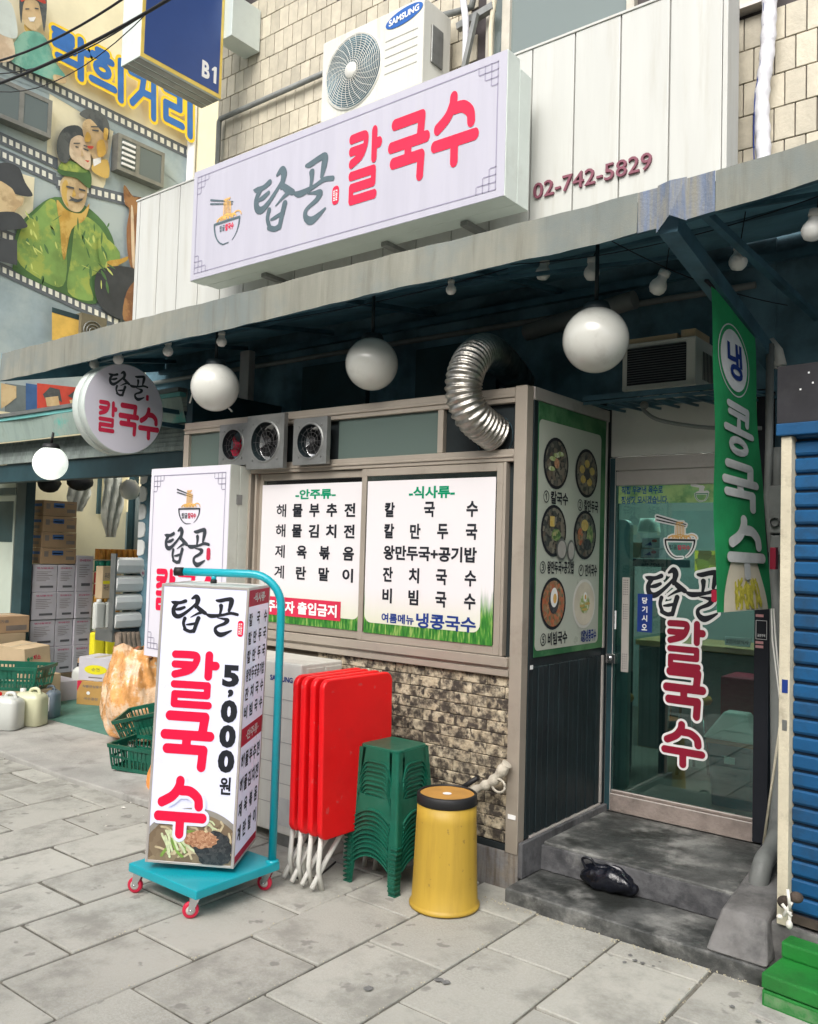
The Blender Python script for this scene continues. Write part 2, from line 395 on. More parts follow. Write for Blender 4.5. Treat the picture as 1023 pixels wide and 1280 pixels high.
SIGNS = mat('sign_side_metal', (.60, .66, .62), .4, .1, .05, 3, dirt=(.45, .47, .43), dirt_amt=.3)
CREAMM = mat('cream_sign_metal', (.50, .52, .46), .45, .1, .05, 3, dirt=(.3, .3, .26), dirt_amt=.3)
INK = mat('charcoal_print', (.045, .052, .062), .45, 0, .08)
INKB = mat('black_print', (.02, .022, .028), .45, 0, .08)
INKG = mat('faded_grey_print', (.10, .14, .16), .45, 0, .1)
PRED = mat('crimson_print', (.80, .012, .06), .4, 0, .04)
PREDF = mat('sun_faded_red_print', (.72, .03, .075), .4, 0, .05)
PRED2 = mat('brick_red_print', (.55, .03, .07), .4, 0, .08)
DRED = mat('deep_red_vinyl', (.26, .008, .03), .4, 0, .08)
GRN = mat('green_print', (.0, .25, .12), .45, 0, .08)
NBLU = mat('navy_print', (.015, .04, .20), .45, 0, .08)
WHT = mat('white_print', (.80, .80, .79), .4, 0, .03)
LATT = mat('lilac_grey_line', (.30, .28, .38), .5, 0, .05)
NOOD = mat('noodle_print', (.72, .42, .13), .5, 0, .15, 20)
PLAST_W = mat('white_plastic', (.66, .65, .60), .4, 0, .05, 3, dirt=(.4, .38, .33), dirt_amt=.3)
ACW = mat('aged_white_enamel', (.62, .61, .55), .42, 0, .05, 3, .05, 50, dirt=(.38, .35, .27), dirt_amt=.35, streak=True)
GLOBE = mat('opal_globe', (.62, .62, .57), .16, 0, .04, 3, dirt=(.40, .38, .33), dirt_amt=.3, dirt_scale=9, coat=.3)
REDP = mat('red_plastic', (.74, .005, .008), .42, 0, .06, 3, .03, 80, dirt=(.50, .01, .012), dirt_amt=.35, dirt_scale=2, spots=(.66, .05, .05), sp_scale=26, sp_pos=.70, sp_w=.03)
GRNP = mat('green_plastic', (.006, .105, .064), .36, 0, .15, 5, .03, 60, dirt=(.03, .13, .09), dirt_amt=.5, dirt_scale=7, coat=.1)
YEL = mat('yellow_enamel', (.48, .31, .04), .48, .0, .10, 3, .04, 40, dirt=(.36, .22, .03), dirt_amt=.45, dirt_scale=5, streak=True, spots=(.30, .19, .04), sp_scale=30, sp_pos=.70, sp_w=.02)
RUBBER = mat('black_rubber', (.012, .012, .013), .55)
OCHRE = mat('ochre_bin_lid', (.48, .25, .06), .5, 0, .1, 10)
TEAL = mat('turquoise_enamel', (.004, .36, .44), .34, .0, .07, 4, .05, 90, dirt=(.01, .25, .31), dirt_amt=.3, coat=.25)
CHROME = mat('polished_steel', (.65, .66, .67), .2, 1, .05)
FOIL = mat('crinkled_foil', (.44, .42, .38), .33, 1, .2, 30, .35, 70, dirt=(.20, .18, .15), dirt_amt=.4)
GALV = mat('galvanised_steel', (.25, .255, .245), .45, .7, .15, 8, .15, 80, dirt=(.12, .11, .10), dirt_amt=.4)
BLUS = mat('blue_shutter_paint', (.002, .075, .20), .55, .0, .15, 3, .15, 60, dirt=(.01, .035, .07), dirt_amt=.5)
CREAMP = mat('chipped_cream_paint', (.58, .53, .40), .6, 0, .08, 6, .3, 60, dirt=(.20, .17, .12), dirt_amt=.4, dirt_scale=9)
GRNS = mat('green_step_paint', (.015, .19, .03), .5, 0, .15, 6, .3, 60, dirt=(.02, .09, .02), dirt_amt=.4)
BANG = mat('banner_green_cloth', (.015, .30, .10), .75, 0, .10, 8, .2, 200)
BLACKR = mat('black_recess', (.012, .018, .02), .9, 0, .3, 5)  # plain black for the gap, duct, base and filler pieces
PVC = mat('grey_pipe', (.20, .21, .20), .5, 0, .12, 6, dirt=(.1, .1, .1), dirt_amt=.4)
WRAP = mat('white_pipe_wrap', (.66, .66, .70), .55, 0, .06, 8, .6, 25)
BLKP = mat('black_plastic_film', (.006, .007, .012), .22, 0, .3, 10, 1.2, 14, coat=.3)
CARD = mat('brown_cardboard', (.36, .24, .14), .85, 0, .08, 5, .1, 60, rnd=.12)
CARDL = mat('pale_cardboard', (.46, .35, .22), .85, 0, .08, 5, .1, 60, rnd=.1)
CARDW = mat('white_cardboard', (.52, .50, .54), .8, 0, .06, 5, .1, 60, rnd=.08)
CARDO = mat('orange_brown_cardboard', (.50, .29, .09), .85, 0, .08, 5)
TAPE = mat('packing_tape', (.50, .42, .28), .3)
ORBAG = mat('orange_film_bag', (.74, .36, .12), .28, 0, .22, 9, .6, 22, col2=(.82, .58, .38), c2_scale=7, c2_pos=.52, c2_w=.05, dirt=(.36, .17, .06), dirt_amt=.5, dirt_scale=6, spots=(.80, .72, .60), sp_scale=9, sp_pos=.66, sp_w=.04, coat=.4)
ORBAG2 = mat('orange_film_knot', (.85, .30, .07), .35, 0, .2, 12, 1.1, 30)
JUG = mat('milky_plastic', (.62, .64, .60), .35, 0, .05, 3, coat=.2)
JUGY = mat('yellow_jug_plastic', (.78, .70, .03), .35, 0, .06, 3)
JUGP = mat('oil_filled_jug', (.62, .62, .42), .35, 0, .06, 3, coat=.2)
JUGG = mat('grey_jug_plastic', (.20, .25, .30), .35, 0, .1, 3)
CREAMW = mat('cream_render', (.74, .68, .47), .85, 0, .06, 2, .2, 60)
MURG = mat('mural_slate_paint', (.32, .40, .43), .8, 0, .2, 1.4, .1, 60, col2=(.43, .50, .50), c2_scale=.8)
MURC = mat('mural_cream_paint', (.82, .76, .55), .8, 0, .08, 1.4)
TILEG = mat('steel_roof_slats', (.25, .29, .27), .6, .2, .2, 5, dirt=(.12, .14, .13), dirt_amt=.5, streak=True)
TEALV = mat('faded_teal_valance', (.30, .38, .34), .7, 0, .15, 4, dirt=(.20, .24, .2), dirt_amt=.5, streak=True, col2=(.12, .42, .36), c2_scale=2.2, c2_pos=.62, c2_w=.05)
GL_CLR = glass('clear_pane', (.72, .84, .80), 1.3)
GL_DOOR = glass('door_pane', (.54, .74, .70), 2.2)
GL_UP = glass('upstairs_pane', (.35, .45, .45), 2.0, .02, .45, (.30, .36, .35))
GL_FR = glass('frosted_transom', (.4, .5, .45), 1.2, .15, .35, (.15, .20, .18))
GL_MUR = glass('mural_house_pane', (.3, .36, .36), 1.5, .05, .4, (.22, .27, .27))

def grass_mat(name, g1, g2, pale):
    m = bpy.data.materials.new(name); m.use_nodes = True; N = m.node_tree.nodes; L = m.node_tree.links
    p = N['Principled BSDF']; p.inputs['Roughness'].default_value = .4
    g = N.new('ShaderNodeNewGeometry'); mp = N.new('ShaderNodeMapping'); mp.inputs['Scale'].default_value = (90, 90, 14); mp.inputs['Rotation'].default_value = (.15, .3, 0)
    n = N.new('ShaderNodeTexNoise'); n.inputs['Scale'].default_value = 1; n.inputs['Detail'].default_value = 4
    r = N.new('ShaderNodeValToRGB'); r.color_ramp.elements[0].position = .3; r.color_ramp.elements[1].position = .72
    r.color_ramp.elements[0].color = rgb(g1); r.color_ramp.elements[1].color = rgb(pale); e = r.color_ramp.elements.new(.52); e.color = rgb(g2)
    L.new(g.outputs['Position'], mp.inputs[0]); L.new(mp.outputs[0], n.inputs['Vector']); L.new(n.outputs['Fac'], r.inputs[0]); L.new(r.outputs[0], p.inputs['Base Color'])
    return m
GRASS = grass_mat('printed_grass', (.01, .09, .02), (.05, .22, .03), (.30, .42, .12))
def fade_mat(name, base, low, z0, z1, grass=False):
    m = grass_mat(name, (.01, .09, .02), (.05, .22, .03), (.30, .42, .12)) if grass else bpy.data.materials.new(name)
    m.use_nodes = True; N = m.node_tree.nodes; L = m.node_tree.links; p = N['Principled BSDF']; p.inputs['Roughness'].default_value = .55; p.inputs['Specular IOR Level'].default_value = .2
    g = N.new('ShaderNodeNewGeometry'); s = N.new('ShaderNodeSeparateXYZ'); L.new(g.outputs['Position'], s.inputs[0])
    mp = N.new('ShaderNodeMapping'); mp.inputs['Scale'].default_value = (60, 60, 8); n = N.new('ShaderNodeTexNoise'); n.inputs['Scale'].default_value = 1; L.new(g.outputs['Position'], mp.inputs[0]); L.new(mp.outputs[0], n.inputs['Vector'])
    ma = N.new('ShaderNodeMath'); ma.operation = 'MULTIPLY_ADD'; L.new(n.outputs['Fac'], ma.inputs[0]); ma.inputs[1].default_value = .14 if grass else .03; L.new(s.outputs['Z'], ma.inputs[2])
    r = N.new('ShaderNodeMapRange'); r.interpolation_type = 'SMOOTHSTEP'; r.inputs[1].default_value = z0; r.inputs[2].default_value = z1; L.new(ma.outputs[0], r.inputs[0])
    x = N.new('ShaderNodeMix'); x.data_type = 'RGBA'; L.new(r.outputs[0], x.inputs[0]); x.inputs[7].default_value = rgb(base)
    if grass: L.new(p.inputs['Base Color'].links[0].from_socket, x.inputs[6])
    else: x.inputs[6].default_value = rgb(low)
    L.new(x.outputs[2], p.inputs['Base Color']); return m
POSTG = fade_mat('printed_grass_fading', (.70, .67, .68), None, 1.30, 1.46, True)
FROST = mat('printed_green_haze', (.22, .46, .20), .5, 0, .3, 9, col2=(.42, .62, .26), c2_scale=12)

def speck(name, cols, scale, rough=.5):
    """printed food: a Voronoi patchwork of the given colours"""
    m = bpy.data.materials.new(name); m.use_nodes = True; N = m.node_tree.nodes; L = m.node_tree.links
    p = N['Principled BSDF']; p.inputs['Roughness'].default_value = rough
    g = N.new('ShaderNodeNewGeometry'); nn = N.new('ShaderNodeTexNoise'); nn.inputs['Scale'].default_value = scale*.6; nn.inputs['Detail'].default_value = 3
    vm = N.new('ShaderNodeVectorMath'); vm.operation = 'MULTIPLY_ADD'; L.new(nn.outputs['Color'], vm.inputs[0]); vm.inputs[1].default_value = (.02, .02, .02); L.new(g.outputs['Position'], vm.inputs[2])
    v = N.new('ShaderNodeTexVoronoi'); v.inputs['Scale'].default_value = scale; L.new(vm.outputs[0], v.inputs['Vector'])
    sx = N.new('ShaderNodeSeparateColor'); L.new(v.outputs['Color'], sx.inputs[0]); r = N.new('ShaderNodeValToRGB'); r.color_ramp.interpolation = 'LINEAR'
    el = r.color_ramp.elements; el[0].color = rgb(cols[0]); el[1].color = rgb(cols[-1])
    for i, c in enumerate(cols[1:-1]): q = el.new((i+1)/(len(cols)-1)); q.color = rgb(c)
    L.new(sx.outputs[0], r.inputs[0]); L.new(r.outputs[0], p.inputs['Base Color']); return m
BROTH = speck('printed_broth', [(.15, .10, .06), (.22, .16, .10), (.30, .23, .14)], 22)
SEAW = speck('printed_seaweed', [(.012, .014, .018), (.03, .035, .04), (.07, .07, .07)], 90)
SESA = speck('printed_sesame', [(.30, .12, .06), (.48, .24, .13), (.60, .36, .22)], 110)
VEGP = speck('printed_greens', [(.20, .30, .06), (.45, .52, .25), (.62, .66, .48)], 60)
FOODA = speck('printed_noodle_soup', [(.02, .022, .025), (.05, .055, .05), (.20, .18, .14), (.10, .07, .05)], 45)
FOODB = speck('printed_mixed_noodles', [(.30, .07, .03), (.45, .14, .06), (.10, .12, .06), (.40, .22, .12)], 60)
FOODC = speck('printed_egg_garnish', [(.50, .32, .05), (.60, .45, .15), (.45, .35, .1)], 60)
FOODG = speck('printed_green_garnish', [(.05, .12, .04), (.15, .25, .08), (.35, .32, .15)], 60)
FLOWER = speck('printed_sunflowers', [(.55, .36, .02), (.70, .52, .05), (.25, .22, .04), (.12, .07, .02)], 14)
VENEER = mat('mottled_stone_brick', (.46, .38, .26), .75, 0, .2, 12, .8, 50, dirt=(.045, .036, .028), dirt_amt=.84, dirt_scale=15, col2=(.58, .50, .36), c2_scale=18, c2_pos=.5, rnd=.04, spots=(.05, .04, .032), sp_scale=26, sp_pos=.57, sp_w=.07)

# ------------------------------------------------------------------ ground
YF, YD, YA = 3.50, 4.40, 3.00           # kitchen front, door plane, awning front
XP = -2.074                             # right-hand corner of the kitchen enclosure
b = MB(MORTAR); b.quad((-60, -60, -.035), (60, -60, -.035), (60, 60, -.035), (-60, 60, -.035))
ground = tag(b.build('ground', flip=False, pivot=(0, 0, -.035)), 'dark earth and asphalt ground under the paving of the alley', None, None, 'structure')
pav = MB(MORTAR); pav.box((-13, -1.0, -.034), (.9, 3.62, -.009))
pavement = tag(pav.build('pavement'), 'pavement of pale grey granite slabs in front of the noodle shop', None, None, 'structure')
colsX = [-1.13-.3775*i for i in range(-3, 27)]
cnt = 0
for i, xr in enumerate(colsX):
    xl = xr-.3775; wv = .3775
    off = (.20, .477)[i % 2] if i >= 3 else (.20, .477)[i % 2]
    y = off-.55*3
    while y < 3.40:
        y0, y1 = y, y+.55; y += .55
        lim = 3.37 if xl > -2.2 else (3.52 if xl > -4.35 else 3.12)
        if y1 < .25 or y0 > lim-.03 or (xl < -6 and y1 < 1.2) or xl < -9.6: continue
        y1 = min(y1, lim); g_ = .0045+.0035*random.random()*(1 if xl > -3.4 else 2)
        zt = random.uniform(-.0025, .0025); s_ = MB(PAVE)
        far = xl < -3.6
        tl = [zt+random.uniform(-.002, .002)*(2.5 if far else 1) for _ in range(4)]
        j_ = lambda: random.uniform(-.0015, .0015)
        vs = [(xl+g_, y0+g_, -.03), (xr-g_, y0+g_, -.03), (xl+g_, y1-g_, -.03), (xr-g_, y1-g_, -.03),
              (xl+g_+j_(), y0+g_+j_(), tl[0]), (xr-g_+j_(), y0+g_+j_(), tl[1]), (xl+g_+j_(), y1-g_+j_(), tl[2]), (xr-g_+j_(), y1-g_+j_(), tl[3])]
        s_.hexa(vs)
        s_.build('paving_slab', pavement, bevel=.004, seg=1); cnt += 1
# dried spots and crumbs lying on the slabs
b = MB(STAIN)
for k in range(5):
    cx, cy = random.uniform(-3.6, -.9), random.uniform(1.9, 3.3); r_ = random.uniform(.006, .022)
    for q in range(random.randint(1, 4)):
        ex, ey = cx+random.gauss(0, .03), cy+random.gauss(0, .03)
        pts = [(ex+r_*random.uniform(.55, 1)*math.cos(a), ey+r_*random.uniform(.55, 1)*math.sin(a), .0042+.00002*(k*5+q)) for a in [6.283*t/11 for t in range(11)]]
        b.add(pts, [tuple(range(11))])
o = b.build('stain', pavement, flip=False, stuff=True)
b = MB(mat('crumb', (.55, .50, .36), .8))
for k in range(420):
    if random.random() < .6:
        xx = random.choice(colsX[:9])+random.gauss(0, .006); yy = random.uniform(1.8, 3.35)
    else:
        xx = random.uniform(-2.3, -.9); yy = 3.355-abs(random.gauss(0, .02))
    r_ = random.uniform(.0015, .005); b.add([(xx-r_, yy, .004), (xx+r_, yy-r_, .004), (xx+r_*.4, yy+r_, .004), (xx, yy, .004+r_)], [(0, 1, 3), (1, 2, 3), (2, 0, 3)])
tag(b.build('litter', flip=True, stuff=True), 'pale crumbs and grit scattered over the paving joints', 'litter', None, 'stuff')
# raised concrete apron of the neighbouring shop
b = MB(CONCL)
b.prism([(-12.5, 3.14), (-6.3, 3.14), (-5.2, 3.09), (-4.33, 3.14), (-4.33, 3.60), (-4.75, 3.60), (-4.75, 6.6), (-12.5, 6.6)], lambda u, v, t: (u, v, t-.02), .052)
apron = tag(b.build('concrete_apron', bevel=.01, seg=2), 'worn concrete apron with a chipped edge under the storage boxes', None, None, 'structure')
b = MB(mat('green_floor_paint', (.10, .24, .19), .7, 0, .2, 4, .2, 60, dirt=(.2, .24, .2), dirt_amt=.4))
b.prism([(-7.9, 3.95), (-5.1, 3.95), (-5.1, 6.0), (-9.4, 6.0), (-9.4, 4.5)], lambda u, v, t: (u, v, .0325+t), .003)
tag(b.build('floor', flip=True), 'worn green painted floor patch under the stacked boxes', None, None, 'structure')

# ------------------------------------------------------------------ steps and wall foot
st = thing('concrete_steps', 'two dark worn concrete steps leading up to the glass door', 'steps', (-1.5, 3.9, 0))
b = MB(STAIR); b.prism([(-2.06, 3.375), (-.93, 3.36), (-.93, 4.39), (-2.06, 4.39)], lambda u, v, t: (u, v, -.03+t), .093); b.build('lower_step', st, bevel=.014, seg=3)
b = MB(STAIR); b.prism([(-2.066, 3.70), (-1.14, 3.68), (-1.20, 4.385), (-2.066, 4.385)], lambda u, v, t: (u, v, .064+t), .126); b.build('upper_step', st, bevel=.012, seg=3)
b = MB(STAIRF); b.box((-2.06, 3.677, .066), (-1.16, 3.697, .178)); b.build('riser', st, bevel=.004)
b = MB(CONC)
b.add([(-1.16, 3.37, .065), (-.93, 3.365, .065), (-.93, 4.35, .065), (-1.16, 4.35, .065),
       (-1.13, 3.47, .20), (-.96, 3.46, .20), (-.95, 4.35, .30), (-1.15, 4.35, .30)],
      [(3, 2, 1, 0), (4, 5, 6, 7), (0, 1, 5, 4), (1, 2, 6, 5), (2, 3, 7, 6), (3, 0, 4, 7)])
b.build('side_ramp', st, bevel=.014, seg=3)
b = MB(mat('stained_plinth_concrete', (.24, .21, .17), .85, 0, .2, 4, .5, 50, dirt=(.09, .065, .045), dirt_amt=.6, dirt_scale=6, streak=True, col2=(.20, .20, .205), c2_scale=3)); b.box((-4.70, 3.505, -.03), (-2.07, 3.62, .168))
tag(b.build('concrete_plinth', bevel=.006), 'stained grey plinth under the mottled brick wall and kitchen enclosure', 'plinth')
b = MB(STAIRF); b.box((-2.069, 3.50, .066), (-2.045, 4.385, .224)); b.build('skirting', st, bevel=.004)

# ------------------------------------------------------------------ kitchen enclosure
kit = thing('kitchen_enclosure', 'aluminium framed kitchen enclosure with serving windows under the awning', 'enclosure', (-3.3, 3.9, 0))
wl = MB(mat('veneer_joint', (.16, .13, .09), .9)); wl.box((-4.65, 3.53, .169), (-2.141, 3.60, .972)); brickwall = wl.build('brick_wall', kit)
brick_mesh = []
row = 0; z = .20
while z < .965:
    h_ = .0555; x = -4.64-(.10 if row % 2 else 0)
    while x < -2.145:
        x1 = min(x+.19, -2.142); x0 = max(x, -4.645)
        if x1-x0 > .02 and x1 > -3.35:
            q = MB(VENEER); d_ = random.uniform(0, .006)
            q.box((x0+.0012, 3.516+d_*.6, z+.0012), (x1-.0012, 3.53, min(z+h_, .971)-.0012)); q.build('brick', brickwall, bevel=.0035, seg=1)
        x += .19
    z += h_; row += 1
b = MB(BLACKR); b.box((-4.65, 3.512, .169), (-2.141, 3.529, .198)); b.build('base_strip', kit)
fr = MB(ALU); fr.box((-2.140, 3.500, .167), (-2.074, 3.560, 2.352)); fr.build('corner_post', kit, bevel=.0025, seg=1)
fr = MB(ALU); fr.box((-4.67, 3.505, 2.275), (-2.142, 3.56, 2.348)); fr.build('top_rail', kit, bevel=.0025, seg=1)
fr = MB(ALU); fr.box((-4.67, 3.497, 2.30), (-2.142, 3.504, 2.312)); fr.build('drip_strip', kit, bevel=.0025, seg=1)
fr = MB(ALU); fr.box((-4.67, 3.502, 1.992), (-2.142, 3.56, 2.052)); fr.build('transom_rail', kit, bevel=.0025, seg=1)
fr = MB(ALU); fr.box((-4.67, 3.494, 2.012), (-2.142, 3.5015, 2.024)); fr.build('drip_strip', kit, bevel=.0025, seg=1)
fr = MB(ALU); fr.box((-4.67, 3.503, .972), (-2.142, 3.58, 1.062)); fr.build('sill_rail', kit, bevel=.0025, seg=1)
fr = MB(ALU); fr.box((-4.04, 3.482, 1.02), (-2.142, 3.502, 1.066)); fr.build('window_sill', kit, bevel=.0025, seg=1)
fr = MB(ALU); fr.box((-4.04, 3.493, .975), (-2.142, 3.5025, 1.005)); fr.build('sill_strip', kit, bevel=.0025, seg=1)
fr = MB(ALU); fr.box((-4.67, 3.502, .17), (-4.62, 3.56, 2.27)); fr.build('end_post', kit, bevel=.0025, seg=1)
fr = MB(ALU); fr.box((-4.042, 3.49, 1.067), (-3.985, 3.56, 1.99)); fr.build('window_jamb', kit, bevel=.0025, seg=1)
fr = MB(ALU); fr.box((-3.955, 3.497, 1.067), (-3.94, 3.56, 1.99)); fr.build('jamb_strip', kit, bevel=.0025, seg=1)
fr = MB(ALU); fr.box((-2.196, 3.497, 1.067), (-2.18, 3.56, 1.99)); fr.build('jamb_strip', kit, bevel=.0025, seg=1)
fr = MB(ALU); fr.box((-2.60, 3.506, 2.053), (-2.565, 3.555, 2.274)); fr.build('transom_post', kit, bevel=.0025, seg=1)
b = MB(BLACKR); b.box((-2.1975, 3.535, 1.067), (-2.141, 3.555, 1.99)); b.build('gap_panel', kit); b = MB(BLACKR); b.box((-4.62, 3.56, .98), (-4.04, 3.575, 1.99)); b.build('gap_panel', kit)
def sash(x0, x1, y, name='window_sash'):
    q = MB(ALU); w_ = .034; z0, z1 = 1.068, 1.988
    q.box((x0, y, z0), (x0+w_, y+.022, z1)); q.box((x1-w_, y, z0), (x1, y+.022, z1)); q.box((x0+w_, y+.001, z0), (x1-w_, y+.021, z0+.045)); q.box((x0+w_, y+.001, z1-.04), (x1-w_, y+.021, z1))
    o_ = q.build(name, kit, bevel=.002, seg=1); g = MB(GL_CLR); g.box((x0+w_, y+.009, z0+.045), (x1-w_, y+.013, z1-.04)); g.build('pane', o_)
sash(-3.94, -3.060, 3.522); sash(-3.094, -2.197, 3.497)
b = MB(GL_FR); b.box((-3.30, 3.525, 2.053), (-2.601, 3.531, 2.274)); b.build('transom_pane', kit)
b = MB(GL_FR); b.box((-4.62, 3.525, 2.053), (-4.25, 3.531, 2.274)); b.build('transom_pane', kit)
b = MB(BLACKR); b.box((-2.564, 3.535, 2.053), (-2.141, 3.545, 2.274)); b.build('duct_panel', kit); b = MB(BLACKR); b.box((-4.249, 3.545, 2.053), (-3.301, 3.55, 2.274)); b.build('duct_panel', kit)
b = MB(DARK); b.box((-4.66, 3.57, 2.349), (-2.08, 4.38, 2.353)); b.build('roof_sheet', kit)
b = MB(DARK); b.box((-4.66, 3.58, .17), (-4.63, 4.38, 2.34)); b.box((-4.62, 4.33, .17), (-2.14, 4.37, 2.34)); b.build('inner_wall', kit)
# side wall beside the steps
sw = MB(DKFR)
sw.box((XP-.03, 3.562, 1.02), (XP, 4.375, 1.062)); sw.box((XP-.03, 3.562, .226), (XP+.004, 3.60, 2.29)); sw.box((XP-.03, 4.34, .226), (XP+.004, 4.38, 2.29))
side = sw.build('side_wall', kit, bevel=.002, seg=1)
b = MB(ALU2); b.box((XP-.03, 3.562, 2.292), (XP+.006, 4.38, 2.354)); b.box((XP-.02, 3.60, .212), (XP+.012, 4.34, .232)); b.box((XP+.001, 4.333, .235), (XP+.012, 4.352, 1.02)); b.box((XP+.001, 4.333, 1.06), (XP+.012, 4.352, 2.29)); b.build('edge_trim', side, bevel=.002, seg=1)
nb = 14; yb0, yb1 = 3.602, 4.332
for i in range(nb):
    a0 = yb0+(yb1-yb0)*i/nb; a1 = yb0+(yb1-yb0)*(i+1)/nb
    q = MB(DKFR); q.box((XP-.02, a0+.0025, .233), (XP+.002+(.003 if i % 2 else 0), a1-.0025, 1.019)); q.build('board', side, bevel=.003, seg=1)
b = MB(DARK); b.box((XP-.028, 3.60, .233), (XP-.021, 4.339, 2.29)); b.build('backing', side)
b = MB(WHT); b.box((-2.125, 3.4965, .325), (-2.085, 3.4995, .345)); b.box((XP+.0045, 3.575, 1.01), (XP+.006, 3.60, 1.03)); b.build('tape_scrap', kit)

# ------------------------------------------------------------------ exhaust fans in the transom
FANW = mat('dull_guard_wire', (.10, .10, .10), .5, .5)
def fan(cx, cz, s_, y, label, redblades=False):
    t = thing('exhaust_fan', label, 'exhaust fan', (cx, y, cz-s_/2), group='exhaust fans above the serving window')
    q = MB(GALV); n = 28; R0 = s_*.36
    # square plate with a round hole
    sq = []
    for k in range(n):
        a = 2*math.pi*k/n+math.pi/n; m_ = max(abs(math.cos(a)), abs(math.sin(a))); sq.append((math.cos(a)/m_*s_/2, math.sin(a)/m_*s_/2))
    ci = [(R0*math.cos(2*math.pi*k/n+math.pi/n), R0*math.sin(2*math.pi*k/n+math.pi/n)) for k in range(n)]
    for w0, flip_ in ((0, 1), (.03, -1)):
        vs = [(cx+u, y+w0, cz+v) for u, v in sq]+[(cx+u, y+w0, cz+v) for u, v in ci]; q.add(vs, [(k, (k+1) % n, n+(k+1) % n, n+k) for k in range(n)])
    q.add([(cx+u, y, cz+v) for u, v in sq]+[(cx+u, y+.03, cz+v) for u, v in sq], [(k, (k+1) % n, n+(k+1) % n, n+k) for k in range(n)])
    q.lathe([(R0, -.004), (R0+.006, -.006), (R0+.012, 0)], (cx, y, cz), (0, 1, 0), 40); q.use(DKFR); q.lathe([(R0, -.004), (R0-.004, .085)], (cx, y, cz), (0, 1, 0), 40); q.use(GALV)
    for a in (45, 135, 225, 315):
        u, v = .44*s_*1.06*math.cos(math.radians(a))*1.0, .44*s_*1.06*math.sin(math.radians(a)); q.lathe([(.007, -.004), (.007, 0)], (cx+u, y, cz+v), (0, 1, 0), 8); q.lathe([(0, -.004), (.007, -.004)], (cx+u, y, cz+v), (0, 1, 0), 8)
    q.build('housing', t)
    q = MB(FANW)
    for rr in (.3, .55, .8):
        q.tube([(cx+R0*rr*math.cos(a), y+.012, cz+R0*rr*math.sin(a)) for a in [2*math.pi*k/24 for k in range(25)]], .0012, 5, False)
    for k in range(6):
        a = math.pi*k/6; q.tube([(cx-R0*math.cos(a), y+.012, cz-R0*math.sin(a)), (cx+R0*math.cos(a), y+.012, cz+R0*math.sin(a))], .001, 5, False)
    q.build('guard', t)
    q = MB(PRED2 if redblades else RUBBER)  # one fan gets blades in red
    for k in range(5):
        a = 2*math.pi*k/5; pts = [(.02, -.02, 0), (.85, -.28, .02), (.95, .1, .03), (.75, .38, .045), (.05, .06, .03)]
        q.add([(cx+R0*(u*math.cos(a)-v*math.sin(a)), y+.03+w_, cz+R0*(u*math.sin(a)+v*math.cos(a))) for u, v, w_ in pts], [(0, 1, 2, 3, 4)])
    q.lathe([(0, .018), (.022, .02), (.022, .05)], (cx, y, cz), (0, 1, 0), 16); q.build('blade', t, flip=False)
    q = MB(CHROME if not redblades else DARK); q.lathe([(0, .10), (R0*.5, .09), (R0, .06)], (cx, y, cz), (0, 1, 0), 24); q.build('back_cover', t, flip=False)
fan(-4.105, 2.17, .255, 3.44, 'small square exhaust fan with reddish blades, leftmost above the tall signboard', True)
fan(-3.80, 2.17, .32, 3.425, 'largest square exhaust fan, in the middle of the three, above the window')
fan(-3.445, 2.155, .265, 3.44, 'square exhaust fan nearest to the long frosted transom pane')

# ------------------------------------------------------------------ menu posters
fp = plane_fn((0, 3.494, 0), (1, 0, 0), (0, 0, 1), (0, -1, 0))
def PX(px, py, Y): p = at(px, py, 'y', Y); return p[0], p[2]
def rowtext(chars, x0, x1, zc, h, wd, bold0=.035):
    n = len(chars); out = []
    for i, ch in enumerate(chars):
        cx = x0+wd/2+(x1-x0-wd)*i/max(1, n-1) if n > 1 else (x0+x1)/2
        sub = glyphs(ch, bold0)[2]; k = min(1.0, sub[1]/.86)
        ww = wd*min(1.0, sub[0]/.80); bold = .016 if ch in '해계제' else bold0; out.append(text(ch, cx-ww/2, zc-h*k/2, cx+ww/2, zc+h*k/2, bold))
    return out
def poster_geo(name, label, x0, x1, z0, z1, fnm, thick, rx0, rz0, rx1, rz1):
    t = thing(name, label, 'menu poster', fnm(0)((x0+x1)/2, z0))
    q = MB(POSTG); q.prism([(x0, z0), (x1, z0), (x1, z1), (x0, z1)], lambda u, v, w_: fnm(w_)(u, v), thick); q.build('sheet', t)
    q = MB(WHT if name else WHT); q.use(POSTW); q.flat(poly(rrect(rx0, rz0, rx1, rz1, .045)), fnm(thick+.001)); q.build('print_panel', t, flip=False)
    return t
POSTW = fade_mat('poster_paper', (.70, .67, .68), (.60, .62, .46), 1.12, 1.38)
